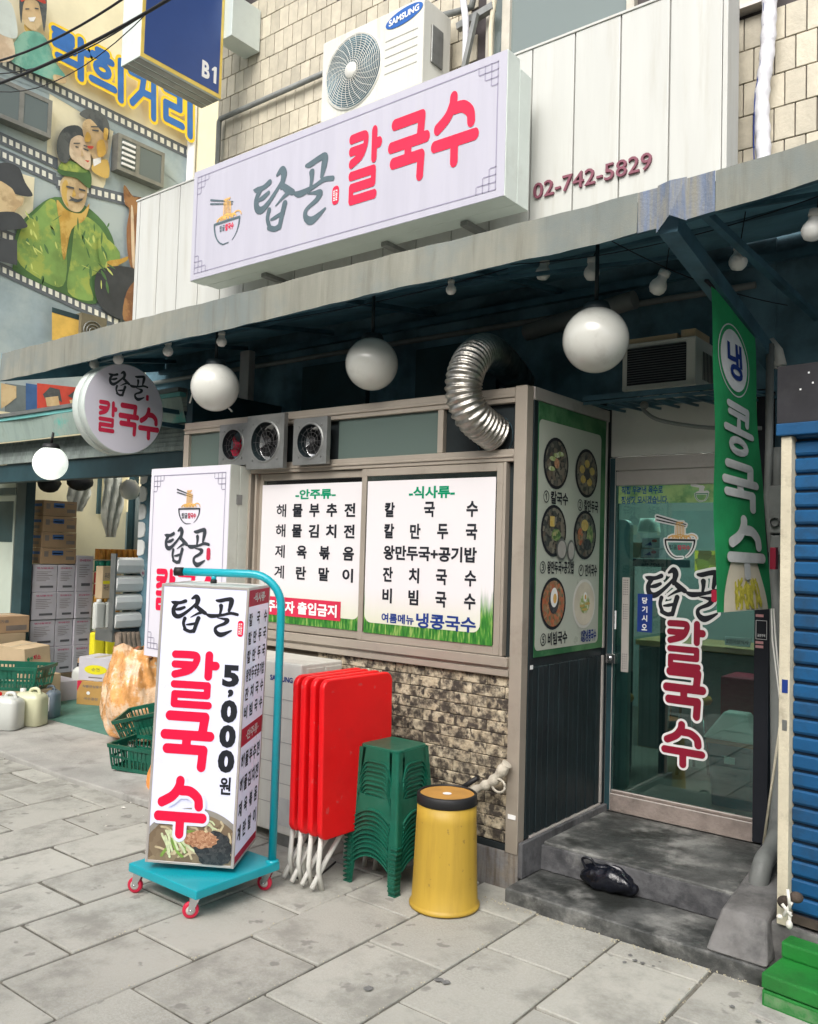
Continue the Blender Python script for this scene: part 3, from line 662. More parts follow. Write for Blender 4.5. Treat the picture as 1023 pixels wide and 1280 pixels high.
# right poster
x0, x1, z0, z1 = -3.045, -2.232, 1.112, 1.920
pr_ = poster_geo('menu_poster', 'menu poster of noodle dishes on the right window pane, headed in green', x0, x1, z0, z1, fp, .002, x0+.004, z0+.055, x1-.07, z1-.003)
q = MB(GRN); q.flat(text('-식사류-', -2.76, 1.822, -2.47, 1.885, .035), fp(.0045)); q.use(INKB)
xs0, xs1 = -2.92, -2.33; zr = [1.766, 1.654, 1.541, 1.427, 1.315, 1.203]
for chars, zc in (('칼국수', zr[0]), ('칼만두국', zr[1]), ('잔치국수', zr[3]), ('비빔국수', zr[4])):
    for g in rowtext(chars, xs0, xs1, zc, .078, .068): q.flat(g, fp(.0045))
q.flat(text('왕만두국+공기밥', xs0, zr[2]-.038, xs1, zr[2]+.038, .035), fp(.0045))
q.use(NBLU); q.flat(text('여름메뉴', xs0, zr[5]-.028, -2.705, zr[5]+.022, .03), fp(.0045)); q.flat(text('냉콩국수', -2.690, zr[5]-.038, xs1+.005, zr[5]+.038, .03), fp(.0045))
q.build('lettering', pr_, flip=False)
# left poster
fp2 = plane_fn((0, 3.5185, 0), (1, 0, 0), (0, 0, 1), (0, -1, 0))
x0, x1, z0, z1 = -3.905, -3.098, 1.112, 1.922
pl_ = poster_geo('menu_poster', 'menu poster of side dishes on the left window pane with a red notice', x0, x1, z0, z1, fp2, .002, x0+.075, z0+.06, x1-.004, z1-.004)
q = MB(GRN); q.flat(text('-안주류-', -3.62, 1.832, -3.30, 1.890, .035), fp2(.0045)); q.use(INKB)
xs0, xs1 = -3.775, -3.150; zr = [1.768, 1.650, 1.528, 1.408]
for chars, zc in (('해물부추전', zr[0]), ('해물김치전', zr[1]), ('제육볶음', zr[2]), ('계란말이', zr[3])):
    for g in rowtext(chars, xs0, xs1, zc, .076, .082): q.flat(g, fp2(.0045))
q.use(PRED2); q.flat(rect(-3.86, 1.155, -3.235, 1.262), fp2(.0045)); q.use(WHT); q.flat(text('주취자 출입금지', -3.83, 1.172, -3.262, 1.243, .035), fp2(.0065))
q.build('lettering', pl_, flip=False)
# photo board on the side wall: u = y, v = z
fs_ = plane_fn((XP+.0045, 0, 0), (0, 1, 0), (0, 0, 1), (1, 0, 0))
pb = thing('photo_menu_board', 'green edged board with six round dish photographs on the side wall beside the door', 'menu board', (XP+.0045, 3.95, 1.053))
BOARDG = mat('board_green_print', (.09, .22, .10), .35, 0, .2, 5, col2=(.03, .12, .05), c2_scale=3); BOARDW = mat('board_paper', (.44, .47, .40), .3, 0, .03, 2)
q = MB(BOARDG); q.prism([(3.602, 1.064), (4.332, 1.064), (4.332, 2.288), (3.602, 2.288)], lambda u, v, t: fs_(t)(u, v), .003); q.build('sheet', pb)
q = MB(BOARDW); q.flat(poly(rrect(3.604, 1.095, 4.275, 2.205, .03)), fs_(.004)); q.build('print_panel', pb, flip=False)
q = MB(INKB)
dishes = [(3.775, 2.005, FOODA), (4.105, 1.985, FOODA), (3.765, 1.672, FOODA), (4.10, 1.662, FOODA), (3.775, 1.315, FOODB), (4.105, 1.305, None)]
for i, (cy, cz, fm) in enumerate(dishes):
    R_ = .128
    d = MB(INKB if fm is not None else PLAST_W); d.flat(ell(cy, cz, R_), fs_(.006)); d.use(fm or mat('printed_white_broth', (.60, .55, .45), .4)); d.flat(ell(cy, cz, R_*.88), fs_(.0075))
    if i == 0: d.use(VEGP); [d.flat(ell(cy+a, cz+c, .035, .012, 8, r_), fs_(.009)) for a, c, r_ in ((-.04, .02, .3), (.0, .04, 1), (-.05, -.03, 2), (.04, .05, .5))]; d.use(SESA); d.flat(ell(cy+.0, cz+.0, .025), fs_(.010))
    if i == 1: d.use(FOODC); [d.flat(ell(cy+.06*math.cos(a), cz+.05*math.sin(a), .03, .022, 8, a), fs_(.009)) for a in (.3, 1.6, 2.8, 3.9, 5.2)]; d.use(SEAW); d.flat(ell(cy, cz-.005, .03), fs_(.010))
    if i == 2: d.use(FOODC); d.flat(rect(cy-.045, cz+.02, cy+.0, cz+.07), fs_(.009)); d.use(FOODG); d.flat(ell(cy+.02, cz-.02, .045, .03), fs_(.009)); d.use(GALV); d.flat(ell(cy+.075, cz-.09, .055), fs_(.0105)); d.flat(ell(cy+.175, cz-.095, .042, .055), fs_(.0105)); d.use(ALU2); d.flat(ell(cy+.075, cz-.09, .043), fs_(.012)); d.flat(ell(cy+.175, cz-.095, .032, .044), fs_(.012))
    if i == 3: d.use(FOODC); d.flat(ell(cy-.01, cz+.05, .04, .03), fs_(.009)); d.use(FOODB); d.flat(ell(cy-.06, cz-.01, .03, .045), fs_(.009)); d.use(FOODG); d.flat(ell(cy+.05, cz-.0, .035, .05), fs_(.0092)); d.use(SEAW); d.flat(ell(cy+.02, cz-.05, .045, .03), fs_(.010))
    if i == 4: d.use(SEAW); d.flat(ell(cy, cz+.01, .05, .06), fs_(.009)); d.use(WHT); d.flat(ell(cy, cz+.03, .036, .048), fs_(.0105)); d.use(NOOD); d.flat(ell(cy+.005, cz+.025, .018, .024), fs_(.012))
    if i == 5: d.use(VEGP); d.flat(ell(cy, cz-.0, .055, .05), fs_(.009)); d.use(FOODC); [d.flat(ell(cy+a, cz-.01+c, .03, .008, 8, r_), fs_(.0105)) for a, c, r_ in ((-.03, .0, 1.2), (.0, -.02, 1.8), (.03, .01, 2))]; d.use(WHT); d.flat(ell(cy, cz+.035, .02, .025), fs_(.0115)); d.use(NOOD); d.flat(ell(cy, cz+.035, .010, .013), fs_(.013))
    d.build('dish_photo', pb, flip=False)
caps = [('칼국수', 3.665, 3.905, 1.835), ('칼만두국', 4.02, 4.245, 1.815), ('왕만두국+공깃밥', 3.645, 3.985, 1.492), ('잔치국수', 4.045, 4.245, 1.478), ('비빔국수', 3.665, 3.925, 1.145), ('냉콩국수', 4.09, 4.25, 1.137)]
nums = '①②③④⑤⑥'
for i, (s2, a, c, zc) in enumerate(caps):
    q.use(INKB if i < 5 else NBLU)
    q.flat(text(nums[i], a-.01, zc-.03, a+.045, zc+.03, .008), fs_(.0065))
    q.flat(text(s2, a+.062 if i not in (5,) else a+.04, zc-.032, c, zc+.032, .03), fs_(.0065))
q.use(NBLU); q.flat(text('여름', 4.055+.02, 1.14, 4.055+.07, 1.165, .02), fs_(.0065)); q.flat(text('메뉴', 4.075, 1.108, 4.125, 1.134, .02), fs_(.0065))
q.build('lettering', pb, flip=False)

# ------------------------------------------------------------------ entrance door
dr = thing('entrance_door', 'glass door with red and white lettering at the top of the steps', 'door', (-1.68, YD, .19))
q = MB(ALU2)
q.use(DKTEAL); q.box((-2.066, 4.385, .192), (-2.03, 4.44, 2.095)); q.use(ALU2); q.box((-2.03, 4.384, 2.024), (-1.285, 4.44, 2.096)); q.box((-2.03, 4.39, 1.942), (-1.285, 4.43, 2.020))
q.use(mat('worn_threshold', (.26, .215, .19), .8, 0, .2, 9, .4, 60, dirt=(.06, .05, .045), dirt_amt=.5)); q.box((-2.03, 4.380, .192), (-1.285, 4.44, .285)); q.box((-2.03, 4.395, .287), (-1.285, 4.43, .302))
q.build('frame', dr, bevel=.003, seg=1)
q = MB(GL_DOOR); q.box((-2.029, 4.405, .303), (-1.291, 4.413, 1.941)); q.build('pane', dr)
q = MB(BLACKR); q.box((-2.13, 4.381, .19), (-2.0665, 4.409, 2.40)); q.build('side_filler', dr)
q = MB(INKB); q.box((-1.2845, 4.37, .20), (-1.215, 4.45, 2.4)); q.build('side_post', dr, bevel=.003)
fd = plane_fn((0, 4.4045, 0), (1, 0, 0), (0, 0, 1), (0, -1, 0))
def DX(px, py): return PX(px, py, YD)
# handle plate, perforated
q = MB(ALU2); hx, hz = DX(784.5, 780)
q.box((hx-.021, 4.372, hz-.255), (hx+.021, 4.380, hz+.25)); q.box((hx-.012, 4.38, hz-.2), (hx+.012, 4.404, hz-.17)); q.box((hx-.012, 4.38, hz+.17), (hx+.012, 4.404, hz+.2))
hd = q.build('handle', dr, bevel=.002, seg=1)
q = MB(INKB)
for k0 in (-.235, .03, .16):
    for k in range(7):
        for c in range(3):
            u, v = hx-.010+.010*c, hz+k0+.0125*k; q.add([(u-.0022, 4.3712, v-.0022), (u+.0022, 4.3712, v-.0022), (u+.0022, 4.3712, v+.0022), (u-.0022, 4.3712, v+.0022)], [(0, 1, 2, 3)])
q.build('perforation', hd, flip=False)
q = MB(CHROME); lx, lz = DX(767, 822); q.box((lx-.028, 4.36, lz-.028), (lx+.028, 4.40, lz+.024)); q.lathe([(0, -.012), (.012, -.012), (.014, 0)], (lx-.004, 4.36, lz-.002), (0, 1, 0), 16); q.build('lock', dr, bevel=.004)
# lettering on the pane
q = MB(WHT); a0 = DX(806, 731); a1 = DX(897, 722); s_ = (a1[0]-a0[0])/1.62; zb = DX(840, 770)[1]
q.flat(tf(BR_GO, a0[0], zb-.01, s_, s_*1.05), fd(.001))
for i, (px, py, hpx) in enumerate(((856, 806, 72), (855, 866, 72), (853, 930, 62))):
    cx, cz = DX(px, py); h_ = (.245, .245, .215)[i]; w_ = .21
    q.use(WHT); q.flat(tf(LOGO_RO[i], cx-w_*.46, cz-h_*.5, w_, h_), fd(.0012+.0001*i))
bx, bz = DX(850, 675)
q.flat(tf(B_O, bx, bz, .155), fd(.0011))
q.build('lettering_outline', dr, flip=False)
q = MB(INKB); q.flat(tf(BR_G, a0[0], zb-.01, s_, s_*1.05), fd(.0025))
q.use(DRED)
for i, (px, py, hpx) in enumerate(((856, 806, 72), (855, 866, 72), (853, 930, 62))):
    cx, cz = DX(px, py); h_ = (.245, .245, .215)[i]; w_ = .21
    q.flat(tf(LOGO_R[i], cx-w_*.46, cz-h_*.5, w_, h_), fd(.003+.0001*i))
q.use(PRED2); sx_, sz_ = DX(893, 745); q.flat(poly(rrect(sx_-.014, sz_-.032, sx_+.014, sz_+.032, .012)), fd(.0032))
q.use(INKB); q.flat(tf(B_K, bx, bz, .155), fd(.0025)); q.flat(tf(B_S, bx, bz, .155), fd(.0027)); q.use(NOOD); q.flat(tf(B_N, bx, bz, .155), fd(.0029))
q.use(INKB); q.flat(text('탑골', bx-.055, bz-.05, bx-.015, bz-.025, .01), fd(.0026)); q.use(PRED2); q.flat(text('칼국수', bx-.012, bz-.052, bx+.055, bz-.026, .03), fd(.0026))
q.build('lettering', dr, flip=False)
q = MB(FROST); q.flat(rect(-2.02, 1.845, -1.292, 1.940), fd(.0006)); q.build('film_strip', dr, flip=False)
q = MB(mat('faded_navy_print', (.03, .12, .30), .5)); a = DX(777, 613); c = DX(831, 613)
q.flat(text('직접 우려낸 육수로', a[0], a[1]-.022, c[0]-.01, a[1]+.022, .03), fd(.002)); q.flat(text('정성껏 모시겠습니다.', a[0], a[1]-.075, c[0]+.02, a[1]-.032, .03), fd(.002))
q.use(WHT); m_ = DX(877, 617); q.flat(tf(B_O, m_[0], m_[1], .065), fd(.0015)); q.use(GRN); q.flat(tf(B_K, m_[0], m_[1], .065), fd(.002)); q.build('slogan', dr, flip=False)
q = MB(NBLU); a = DX(797.5, 742); c = DX(814, 791); q.prism([(a[0], c[1]), (c[0]+.005, c[1]), (c[0]+.005, a[1]), (a[0], a[1])], lambda u, v, t: fd(t+.003)(u, v), .001)
q.use(WHT)
for k, ch in enumerate('당기시오'):
    zc = a[1]-.035-.047*k; xc = (a[0]+c[0])/2+.002; q.flat(text(ch, xc-.015, zc-.017, xc+.015, zc+.017, .03), fd(.005))
tag(q.build('pull_sticker', flip=False), 'small blue pull sticker with white letters on the door glass', 'sticker')
q = MB(WHT); a = DX(763, 763); q.prism([(a[0], a[1]-.10), (a[0]+.035, a[1]-.10), (a[0]+.035, a[1]), (a[0], a[1])], lambda u, v, t: fd(t+.0005)(u, v), .001); q.use(INKB)
for k, ch in enumerate('당기세요'): q.flat(text(ch, a[0]+.008, a[1]-.027-.022*k, a[0]+.027, a[1]-.009-.022*k, .02), fd(.0025))
tag(q.build('door_notice', flip=False), 'small white notice beside the lock on the left edge of the door glass', 'sticker')
for k, (px, py, w_, h_, m__) in enumerate(((951, 775, .035, .018, PRED2), (951, 804, .035, .012, WHT), (950, 806, .055, .0, None), (951, 801, .03, .01, PRED2))):
    pass
q = MB(INKB); c = DX(954, 787); q.box((-1.279, 4.3675, c[1]-.05), (-1.221, 4.3695, c[1]+.05)); q.use(WHT)
fq = plane_fn((0, 4.367, 0), (1, 0, 0), (0, 0, 1), (0, -1, 0))
for (u0, v0, u1, v1) in ((-1.276, c[1]+.044, -1.224, c[1]+.046), (-1.276, c[1]-.046, -1.224, c[1]-.044), (-1.276, c[1]-.046, -1.274, c[1]+.046), (-1.226, c[1]-.046, -1.224, c[1]+.046)): q.flat(rect(u0, v0, u1, v1), fq(.0))
q.flat(text('금연구역', -1.268, c[1]-.034, -1.232, c[1]-.02, .02), fq(0)); q.use(mat('pink_label', (.60, .30, .30), .5))
for dz in (.062, -.068, -.088): q.flat(rect(-1.277, c[1]+dz, -1.240, c[1]+dz+.013), fq(0))
tag(q.build('black_notice', flip=False), 'little black square notice with pink labels on the dark post right of the door', 'sticker')
# panel above the door with cable
q = MB(PLAST_W); q.box((-2.064, 4.392, 2.10), (-1.215, 4.43, 2.385)); q.build('overdoor_panel', dr, bevel=.004)

# ------------------------------------------------------------------ inside of the shop
FL = mat('shop_floor', (.16, .15, .13), .5, 0, .15, 3); WIN = mat('shop_inner_wall', (.34, .38, .36), .8, 0, .05, 2)
q = MB(FL); q.box((-3.6, 4.45, .15), (-.2, 7.6, .19)); tag(q.build('shop_floor'), 'dark floor inside the noodle shop', None, None, 'structure')
q = MB(WIN); q.box((-3.6, 7.6, .15), (-.2, 7.66, 2.6)); q.box((-3.66, 4.45, .15), (-3.6, 7.66, 2.6)); q.box((-.2, 4.45, .15), (-.14, 7.66, 2.6)); q.box((-3.6, 4.45, 2.6), (-.2, 7.66, 2.64))
q.box((-3.6, 4.44, 2.392), (-.2, 4.47, 2.6)); tag(q.build('shop_inner_wall'), 'pale wall and ceiling inside the noodle shop', None, None, 'structure')
q = MB(mat('tube_light', (.9, .95, .9), .5, emit=34)); q.box((-3.0, 5.8, 2.50), (-1.6, 5.95, 2.54)); tag(q.build('ceiling_light'), 'long white ceiling tube light seen through the door glass', 'light')
def inz(px, py, Y): return at(px, py, 'y', Y)
q = MB(mat('inner_door_frame', (.30, .36, .34), .5)); p0 = inz(764, 660, 4.75); p1 = inz(788, 660, 4.75)
q.prism(rrect(p0[0], .20, p1[0], p0[2]+.05, .045), lambda u, v, t: (u, 4.75+t, v), .05); tag(q.build('inner_door', bevel=.004), 'tall rounded grey panel just inside the left edge of the door glass', 'panel')
q = MB(DKTEAL); a = inz(787, 698, 5.4); c = inz(842, 698, 5.4); q.box((a[0]-.02, 5.3, a[2]-.05), (c[0], 5.7, a[2])); q.box((a[0], 5.35, .19), (a[0]+.04, 5.4, a[2]-.052)); q.box((c[0]-.06, 5.35, .19), (c[0]-.02, 5.4, a[2]-.052)); tag(q.build('shelf_unit', bevel=.003), 'dark shelf unit inside the door carrying white cartons', 'shelf')
for (px0, px1, pt, pbm, lab, m_) in ((802, 824, 686, 697.5, 'lower white carton on the shelf inside the door', CARDW), (803, 825, 672, 685, 'upper white carton stacked on the shelf inside the door', CARDW), (788, 801, 678, 697.5, 'dull grey carton left of the white cartons on the inner shelf', CARDL)):
    a = inz(px0, pt, 5.4); c = inz(px1, pbm, 5.4); q = MB(m_); q.box((a[0], 5.4, c[2]), (c[0], 5.62, a[2])); q.use(NBLU)
    if m_ is CARDW: q.add([(a[0]+.02, 5.398, c[2]+.015), (c[0]-.05, 5.398, c[2]+.015), ((a[0]+c[0])/2, 5.398, c[2]+.04)], [(0, 1, 2)]); q.use(PRED2); q.flat(ell(c[0]-.035, a[2]-.02, .018, .010), lambda u, v: (u, 5.398, v))
    tag(q.build('carton'), lab, 'box', 'cartons on the inner shelf')
q = MB(mat('pleated_lamp_white', (.6, .7, .62), .5)); a = inz(808, 665, 5.4)
q.lathe([(.075, 0), (.068, .05), (.058, .09), (.0, .092)], (a[0], 5.45, a[2]), (0, 0, 1), 24); tag(q.build('white_tub'), 'white ribbed tub upside down on top of the cartons inside the door', 'tub')
q = MB(FLOWER); a = inz(869, 688, 6.6); c = inz(905, 716, 6.6); q.box((a[0], 6.6, c[2]), (c[0]+.05, 6.62, a[2])); sf = q.build('picture')
tag(sf, 'bright yellow sunflower picture on the inner wall, partly behind the banner', 'picture')
q = MB(mat('counter_wood', (.42, .27, .12), .5)); q.box((-2.6, 6.0, .92), (-1.3, 6.5, .96)); q.use(mat('counter_side', (.18, .19, .19), .5)); q.box((-2.58, 6.02, .19), (-1.32, 6.48, .918)); tag(q.build('counter', bevel=.004), 'wood topped counter deep inside behind the door glass', 'counter')
for kx, (xx, yy, lb) in enumerate(((-2.45, 5.25, 'dim dining stool nearer the inner door panel inside the shop'), (-2.05, 5.55, 'dim dining stool in front of the counter inside the shop'))):
    t = thing('dining_stool', lb, 'stool', (xx, yy, .19)); q = MB(OCHRE); q.lathe([(0, .44), (.15, .44), (.16, .46), (.15, .48), (0, .48)], (xx, yy, .19), (0, 0, 1), 24); q.build('seat', t)
    for a_ in range(4): q = MB(CHROME); q.tube([(xx+.10*math.cos(a_*1.57), yy+.10*math.sin(a_*1.57), .63), (xx+.15*math.cos(a_*1.57), yy+.15*math.sin(a_*1.57), .19)], .01, 8); q.build('leg', t)
a = inz(903, 890, 4.9); q = MB(mat('teal_bin_plastic', (.02, .13, .17), .4)); cx, cy = inz(921, 1000, 5.0)[0], 5.0
bt = thing('recycling_bin', 'dark teal bin with a white domed lid inside the door', 'bin', (cx, cy, .19))
zt = inz(921, 928, 5.0)[2]; q.prism(rrect(cx-.13, cy-.12, cx+.13, cy+.12, .03), lambda u, v, t: (cx+(u-cx)*(.85+.15*t/(zt-.19)), cy+(v-cy)*(.85+.15*t/(zt-.19)), .19+t), zt-.19); q.build('body', bt)
q = MB(mat('orange_rim', (.45, .20, .08), .5)); q.box((cx-.135, cy-.125, zt), (cx+.135, cy+.125, zt+.025)); q.build('rim', bt, bevel=.005)
q = MB(PLAST_W); q.hexa([(cx-.15, cy-.14, zt+.026), (cx+.15, cy-.14, zt+.026), (cx-.15, cy+.14, zt+.026), (cx+.15, cy+.14, zt+.026), (cx-.06, cy-.05, zt+.17), (cx+.06, cy-.05, zt+.17), (cx-.06, cy+.05, zt+.17), (cx+.06, cy+.05, zt+.17)]); q.build('lid', bt, bevel=.012)
q = MB(WHT); q.box((cx-.03, cy-.1275, zt-.10), (cx+.03, cy-.1265, zt-.06)); q.build('label', bt)
a = inz(901, 845, 5.5); q = MB(mat('maroon_crate_plastic', (.30, .02, .05), .5)); q.box((a[0], 5.5, .19), (a[0]+.28, 5.8, a[2])); tag(q.build('maroon_bin', bevel=.01), 'maroon square bin behind the white domed lid inside the door', 'bin')
a = inz(907, 792, 6.0); q = MB(WHT); q.box((a[0], 5.99, .975), (a[0]+.17, 5.996, 1.035)); q.use(INKB); q.flat(text('2인이상식사', a[0]+.01, .99, a[0]+.16, 1.02, .02), lambda u, v: (u, 5.988, v)); tag(q.build('paper_notice', flip=False), 'small white paper notice standing on the counter edge inside', 'notice')

# ------------------------------------------------------------------ building: tiled wall above, shade-tinted blue wall under the awning
bl = thing('shop_building', 'old building with beige glazed tile wall above the noodle shop', 'building', (-3.5, 4.6, 0))
q = MB(GROUT); q.box((-5.85, 4.61, 2.9), (1.6, 5.2, 8.5)); q.build('upper_wall', bl)
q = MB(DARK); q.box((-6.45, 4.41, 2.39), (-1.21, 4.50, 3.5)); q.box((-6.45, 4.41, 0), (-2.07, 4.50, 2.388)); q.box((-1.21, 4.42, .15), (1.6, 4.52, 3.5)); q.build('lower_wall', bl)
uw = [o for o in kids(bl) if o.name.startswith('upper_wall')][0]
TW, TH = .105, .18
wins = [(-3.03, -1.45, 4.60, 6.5)]
tn = 0
def inwin(x0, x1, z0, z1):
    return (x1 > -3.13 and x0 < -2.02 and z1 > 4.2) or (x1 > -1.95 and x0 < -1.335 and z1 > 4.50)
cand = []
for r_ in range(22):
    z = 3.56+TH*r_; x = -5.848-(TW/2 if r_ % 2 else 0)
    while x < -.75:
        x0, x1 = max(x, -5.848), x+TW; x += TW
        if x1-x0 < .02 or inwin(x0, x1, z, z+TH): continue
        vis = (x1 < -2.9 and z > 4.3) or x0 > -1.75
        if vis and z < 6.0: cand.append((x0, x1, z))
# hidden ones: behind the sign / wall unit / outside the frame
def proj(p):
    d = np.array(p)-CAM; w_ = d@_f; return 511.5+F*(d@RIGHT)/w_, 640-F*(d@UP)/w_
T_one = []; T_rest = []
for x0, x1, z in cand:
    px, py = proj(((x0+x1)/2, 4.6, z+TH/2))
    if -15 < py < 300 and px < 1045: T_one.append((-abs(px), x0, x1, z))
T_one.sort()
for k, (_, x0, x1, z) in enumerate(T_one):
    if k < 298:
        q = MB(TILE); d_ = random.uniform(0, .003); q.box((x0+.003, 4.598+d_, z+.003), (x1-.003, 4.612, z+TH-.003)); q.build('wall_tile', uw, bevel=.002, seg=1)
    else: T_rest.append((x0, x1, z))
if T_rest:
    q = MB(TILE)
    for x0, x1, z in T_rest: q.box((x0+.003, 4.599, z+.003), (x1-.003, 4.612, z+TH-.003))
    q.build('wall_tile', uw, stuff=True)
q = MB(TILE)
for r_ in range(14):
    z = 4.3+TH*r_
    for k in range(4): q.box((-5.872, 4.62+TW*k, z+.003), (-5.851, 4.62+TW*k+TW-.006, z+TH-.003))
q.build('corner_tiles', uw, stuff=True)
# upstairs windows
def upwin(x0, x1, z0, z1, mull, name='window'):
    q = MB(mat('pale_window_frame', (.50, .47, .40), .5, .1)); y = 4.56
    q.box((x0, y, z0), (x0+.05, y+.06, z1)); q.box((x1-.05, y, z0), (x1, y+.06, z1)); q.box((x0+.05, y, z0), (x1-.05, y+.06, z0+.05)); q.box((x0+.05, y, z1-.05), (x1-.05, y+.06, z1))
    for m_ in mull: q.box((m_-.03, y+.003, z0+.05), (m_+.03, y+.057, z1-.05))
    o_ = q.build(name, bl, bevel=.003, seg=1); g = MB(GL_UP); g.box((x0+.05, y+.03, z0+.05), (x1-.05, y+.035, z1-.05)); g.build('pane', o_)
    g = MB(ALU2); g.box((x0-.02, 4.53, z0-.022), (x1+.02, 4.605, z0-.002)); g.build('sill', o_)
upwin(-3.08, -2.05, 4.25, 6.2, [-2.93]); upwin(-1.93, -1.34, 4.50, 6.2, [])

# white cladding band
cl = thing('wall_cladding', 'band of white vertical metal panels behind the big shop sign', 'cladding', (-4, 4.25, 2.95))
x = -1.43; k = 0
edges = [-1.43]
while x > -6.40: x -= .276; edges.append(max(x, -6.45))
for x1, x0 in zip(edges[:-1], edges[1:]):
    q = MB(CLAD); q.box((x0+.004, 4.247, 3.22), (x1-.004, 4.30, 4.50)); q.build('panel', cl, bevel=.004, seg=2)
q = MB(mat('cladding_gap', (.30, .30, .28), .7)); q.box((-6.44, 4.262, 3.23), (-1.44, 4.40, 4.49)); q.build('backing', cl)
q = MB(CLAD); q.box((-6.455, 4.24, 4.501), (-1.425, 4.42, 4.515)); q.box((-1.429, 4.244, 3.22), (-1.405, 4.42, 4.50)); q.build('cap_trim', cl, bevel=.002)
# raised phone number
q = MB(mat('plum_letter', (.20, .06, .09), .5, 0, .1)); fc = lambda t: (lambda u, v: (u, 4.246-t, v))
a = PX(668, 241, 4.246); c = PX(815, 200, 4.246); zc = (PX(690, 235, 4.246)[1]+PX(790, 207, 4.246)[1])/2
vs, fs, d = glyphs('02-742-5829', .004); X0, X1 = a[0], PX(816, 200, 4.246)[0]; hh = .092
V2 = [(X0+(X1-X0)*u, zc-hh/2+hh*v) for u, v in vs]; nV = len(V2)
from collections import Counter
ec = Counter(); 
for f in fs:
    for i in range(len(f)): ec[(f[i], f[(i+1) % len(f)])] += 1
bd = [e for e in ec if (e[1], e[0]) not in ec]
q.add([(u, 4.232, v) for u, v in V2]+[(u, 4.246, v) for u, v in V2], list(fs)+[(e[0], e[1], nV+e[1], nV+e[0]) for e in bd])
tag(q.build('phone_number', flip=False), 'raised plum coloured phone number digits on the white cladding', 'lettering')

# ------------------------------------------------------------------ big shop sign
YS = 3.85
sg = thing('shop_sign', 'long white lightbox sign with noodle bowl and large red lettering above the awning', 'shop sign', (-3.8, YS, 3.47))
sx0, sx1, sz0, sz1 = -5.14, -2.452, 3.470, 4.283
q = MB(SIGNS); q.box((sx0, YS+.004, sz0), (sx1, YS+.13, sz1)); q.box((sx0+.02, YS+.1305, sz0-.0), (sx1+.001, YS+.25, sz1-.05)); q.build('case', sg, bevel=.004)
q = MB(mat('sign_film_weathered', (.46, .45, .52), .35, 0, .04, 4, streak=True, dirt=(.45, .44, .46), dirt_amt=.35)); q.box((sx0+.003, YS, sz0+.004), (sx1-.003, YS+.003, sz1-.004)); q.build('face', sg)
fS = plane_fn((0, YS, 0), (1, 0, 0), (0, 0, 1), (0, -1, 0))
def lattice(q, x0, z0, x1, z1, s_, fn, w_=.006, ins=.0, corners='tlrb', ins2=None):
    """thin border with stepped lattice corners"""
    q.flat(rect(x0+3*s_, z1-w_, x1-3*s_, z1), fn); q.flat(rect(x0+3*s_, z0, x1-3*s_, z0+w_), fn); q.flat(rect(x0, z0+3*s_, x0+w_, z1-3*s_), fn); q.flat(rect(x1-w_, z0+3*s_, x1, z1-3*s_), fn)
    for (cx, sxn) in ((x0, 1), (x1, -1)):
        for (cz, szn) in ((z0, 1), (z1, -1)):
            for i in range(4):
                L_ = (3-max(i-1, 0)) if i else 3
                L_ = [3, 3, 2, 1][i]
                u0, u1 = sorted((cx+sxn*s_*i, cx+sxn*(s_*i+w_))); v0, v1 = sorted((cz, cz+szn*s_*L_)); q.flat(rect(u0, v0, u1, v1), fn)
                v0, v1 = sorted((cz+szn*s_*i, cz+szn*(s_*i+w_))); u0, u1 = sorted((cx, cx+sxn*s_*L_)); q.flat(rect(u0, v0, u1, v1), fn)
q = MB(LATT); lattice(q, sx0+.045, sz0+.045, sx1-.055, sz1-.05, .042, fS(.002), .006); q.build('border', sg, flip=False)
q = MB(INKG); a = PX(316, 262, YS); c = PX(416, 232, YS); s_ = (c[0]-a[0])/1.76; zb = PX(345, 291, YS)[1]
q.flat(tf(BR_G, a[0], zb, s_, s_*.98), fS(.003))
cx, cz = PX(284, 276, YS); q.flat(tf(B_K, cx, cz, .27), fS(.003)); q.flat(tf(B_S, cx+.01, cz, .24), fS(.0035))
q.flat(text('탑골', cx-.075, cz-.065, cx-.02, cz-.02, .015), fS(.003))
q.use(NOOD); q.flat(tf(B_N, cx, cz, .27), fS(.004))
q.use(PREDF); q.flat(text('칼국수', cx-.015, cz-.07, cx+.075, cz-.02, .03), fS(.003))
p = PX(420, 243, YS); q.flat(poly(rrect(p[0]-.028, p[1]-.065, p[0]+.028, p[1]+.055, .025)), fS(.003))
for i, (pxa, pya, pxb, pyb) in enumerate(((431, 246, 481, 170), (484, 224, 540, 146), (538, 222, 600, 146))):
    A = PX(pxa+2, pya, YS); B = PX(pxb-2, pyb, YS)
    cxm = (A[0]+B[0])/2; w_ = (B[0]-A[0])*1.02; zc2 = 3.925+.0*i; h_ = .43
    q.flat(tf(LOGO_R[i], A[0]+.01, [3.700, 3.735, 3.760][i]-.02, w_*.95, [.44, .40, .40][i]), fS(.003))
q.use(WHT); q.flat(text('탑골', p[0]-.018, p[1]-.04, p[0]+.018, p[1]+.03, .01), fS(.0045))
q.build('lettering', sg, flip=False)
q = MB(GALV)
for xx in (-4.55, -3.45, -2.85): q.box((xx, YS+.16, sz0-.03), (xx+.05, 4.245, sz0-.003))
q.build('bracket', sg)

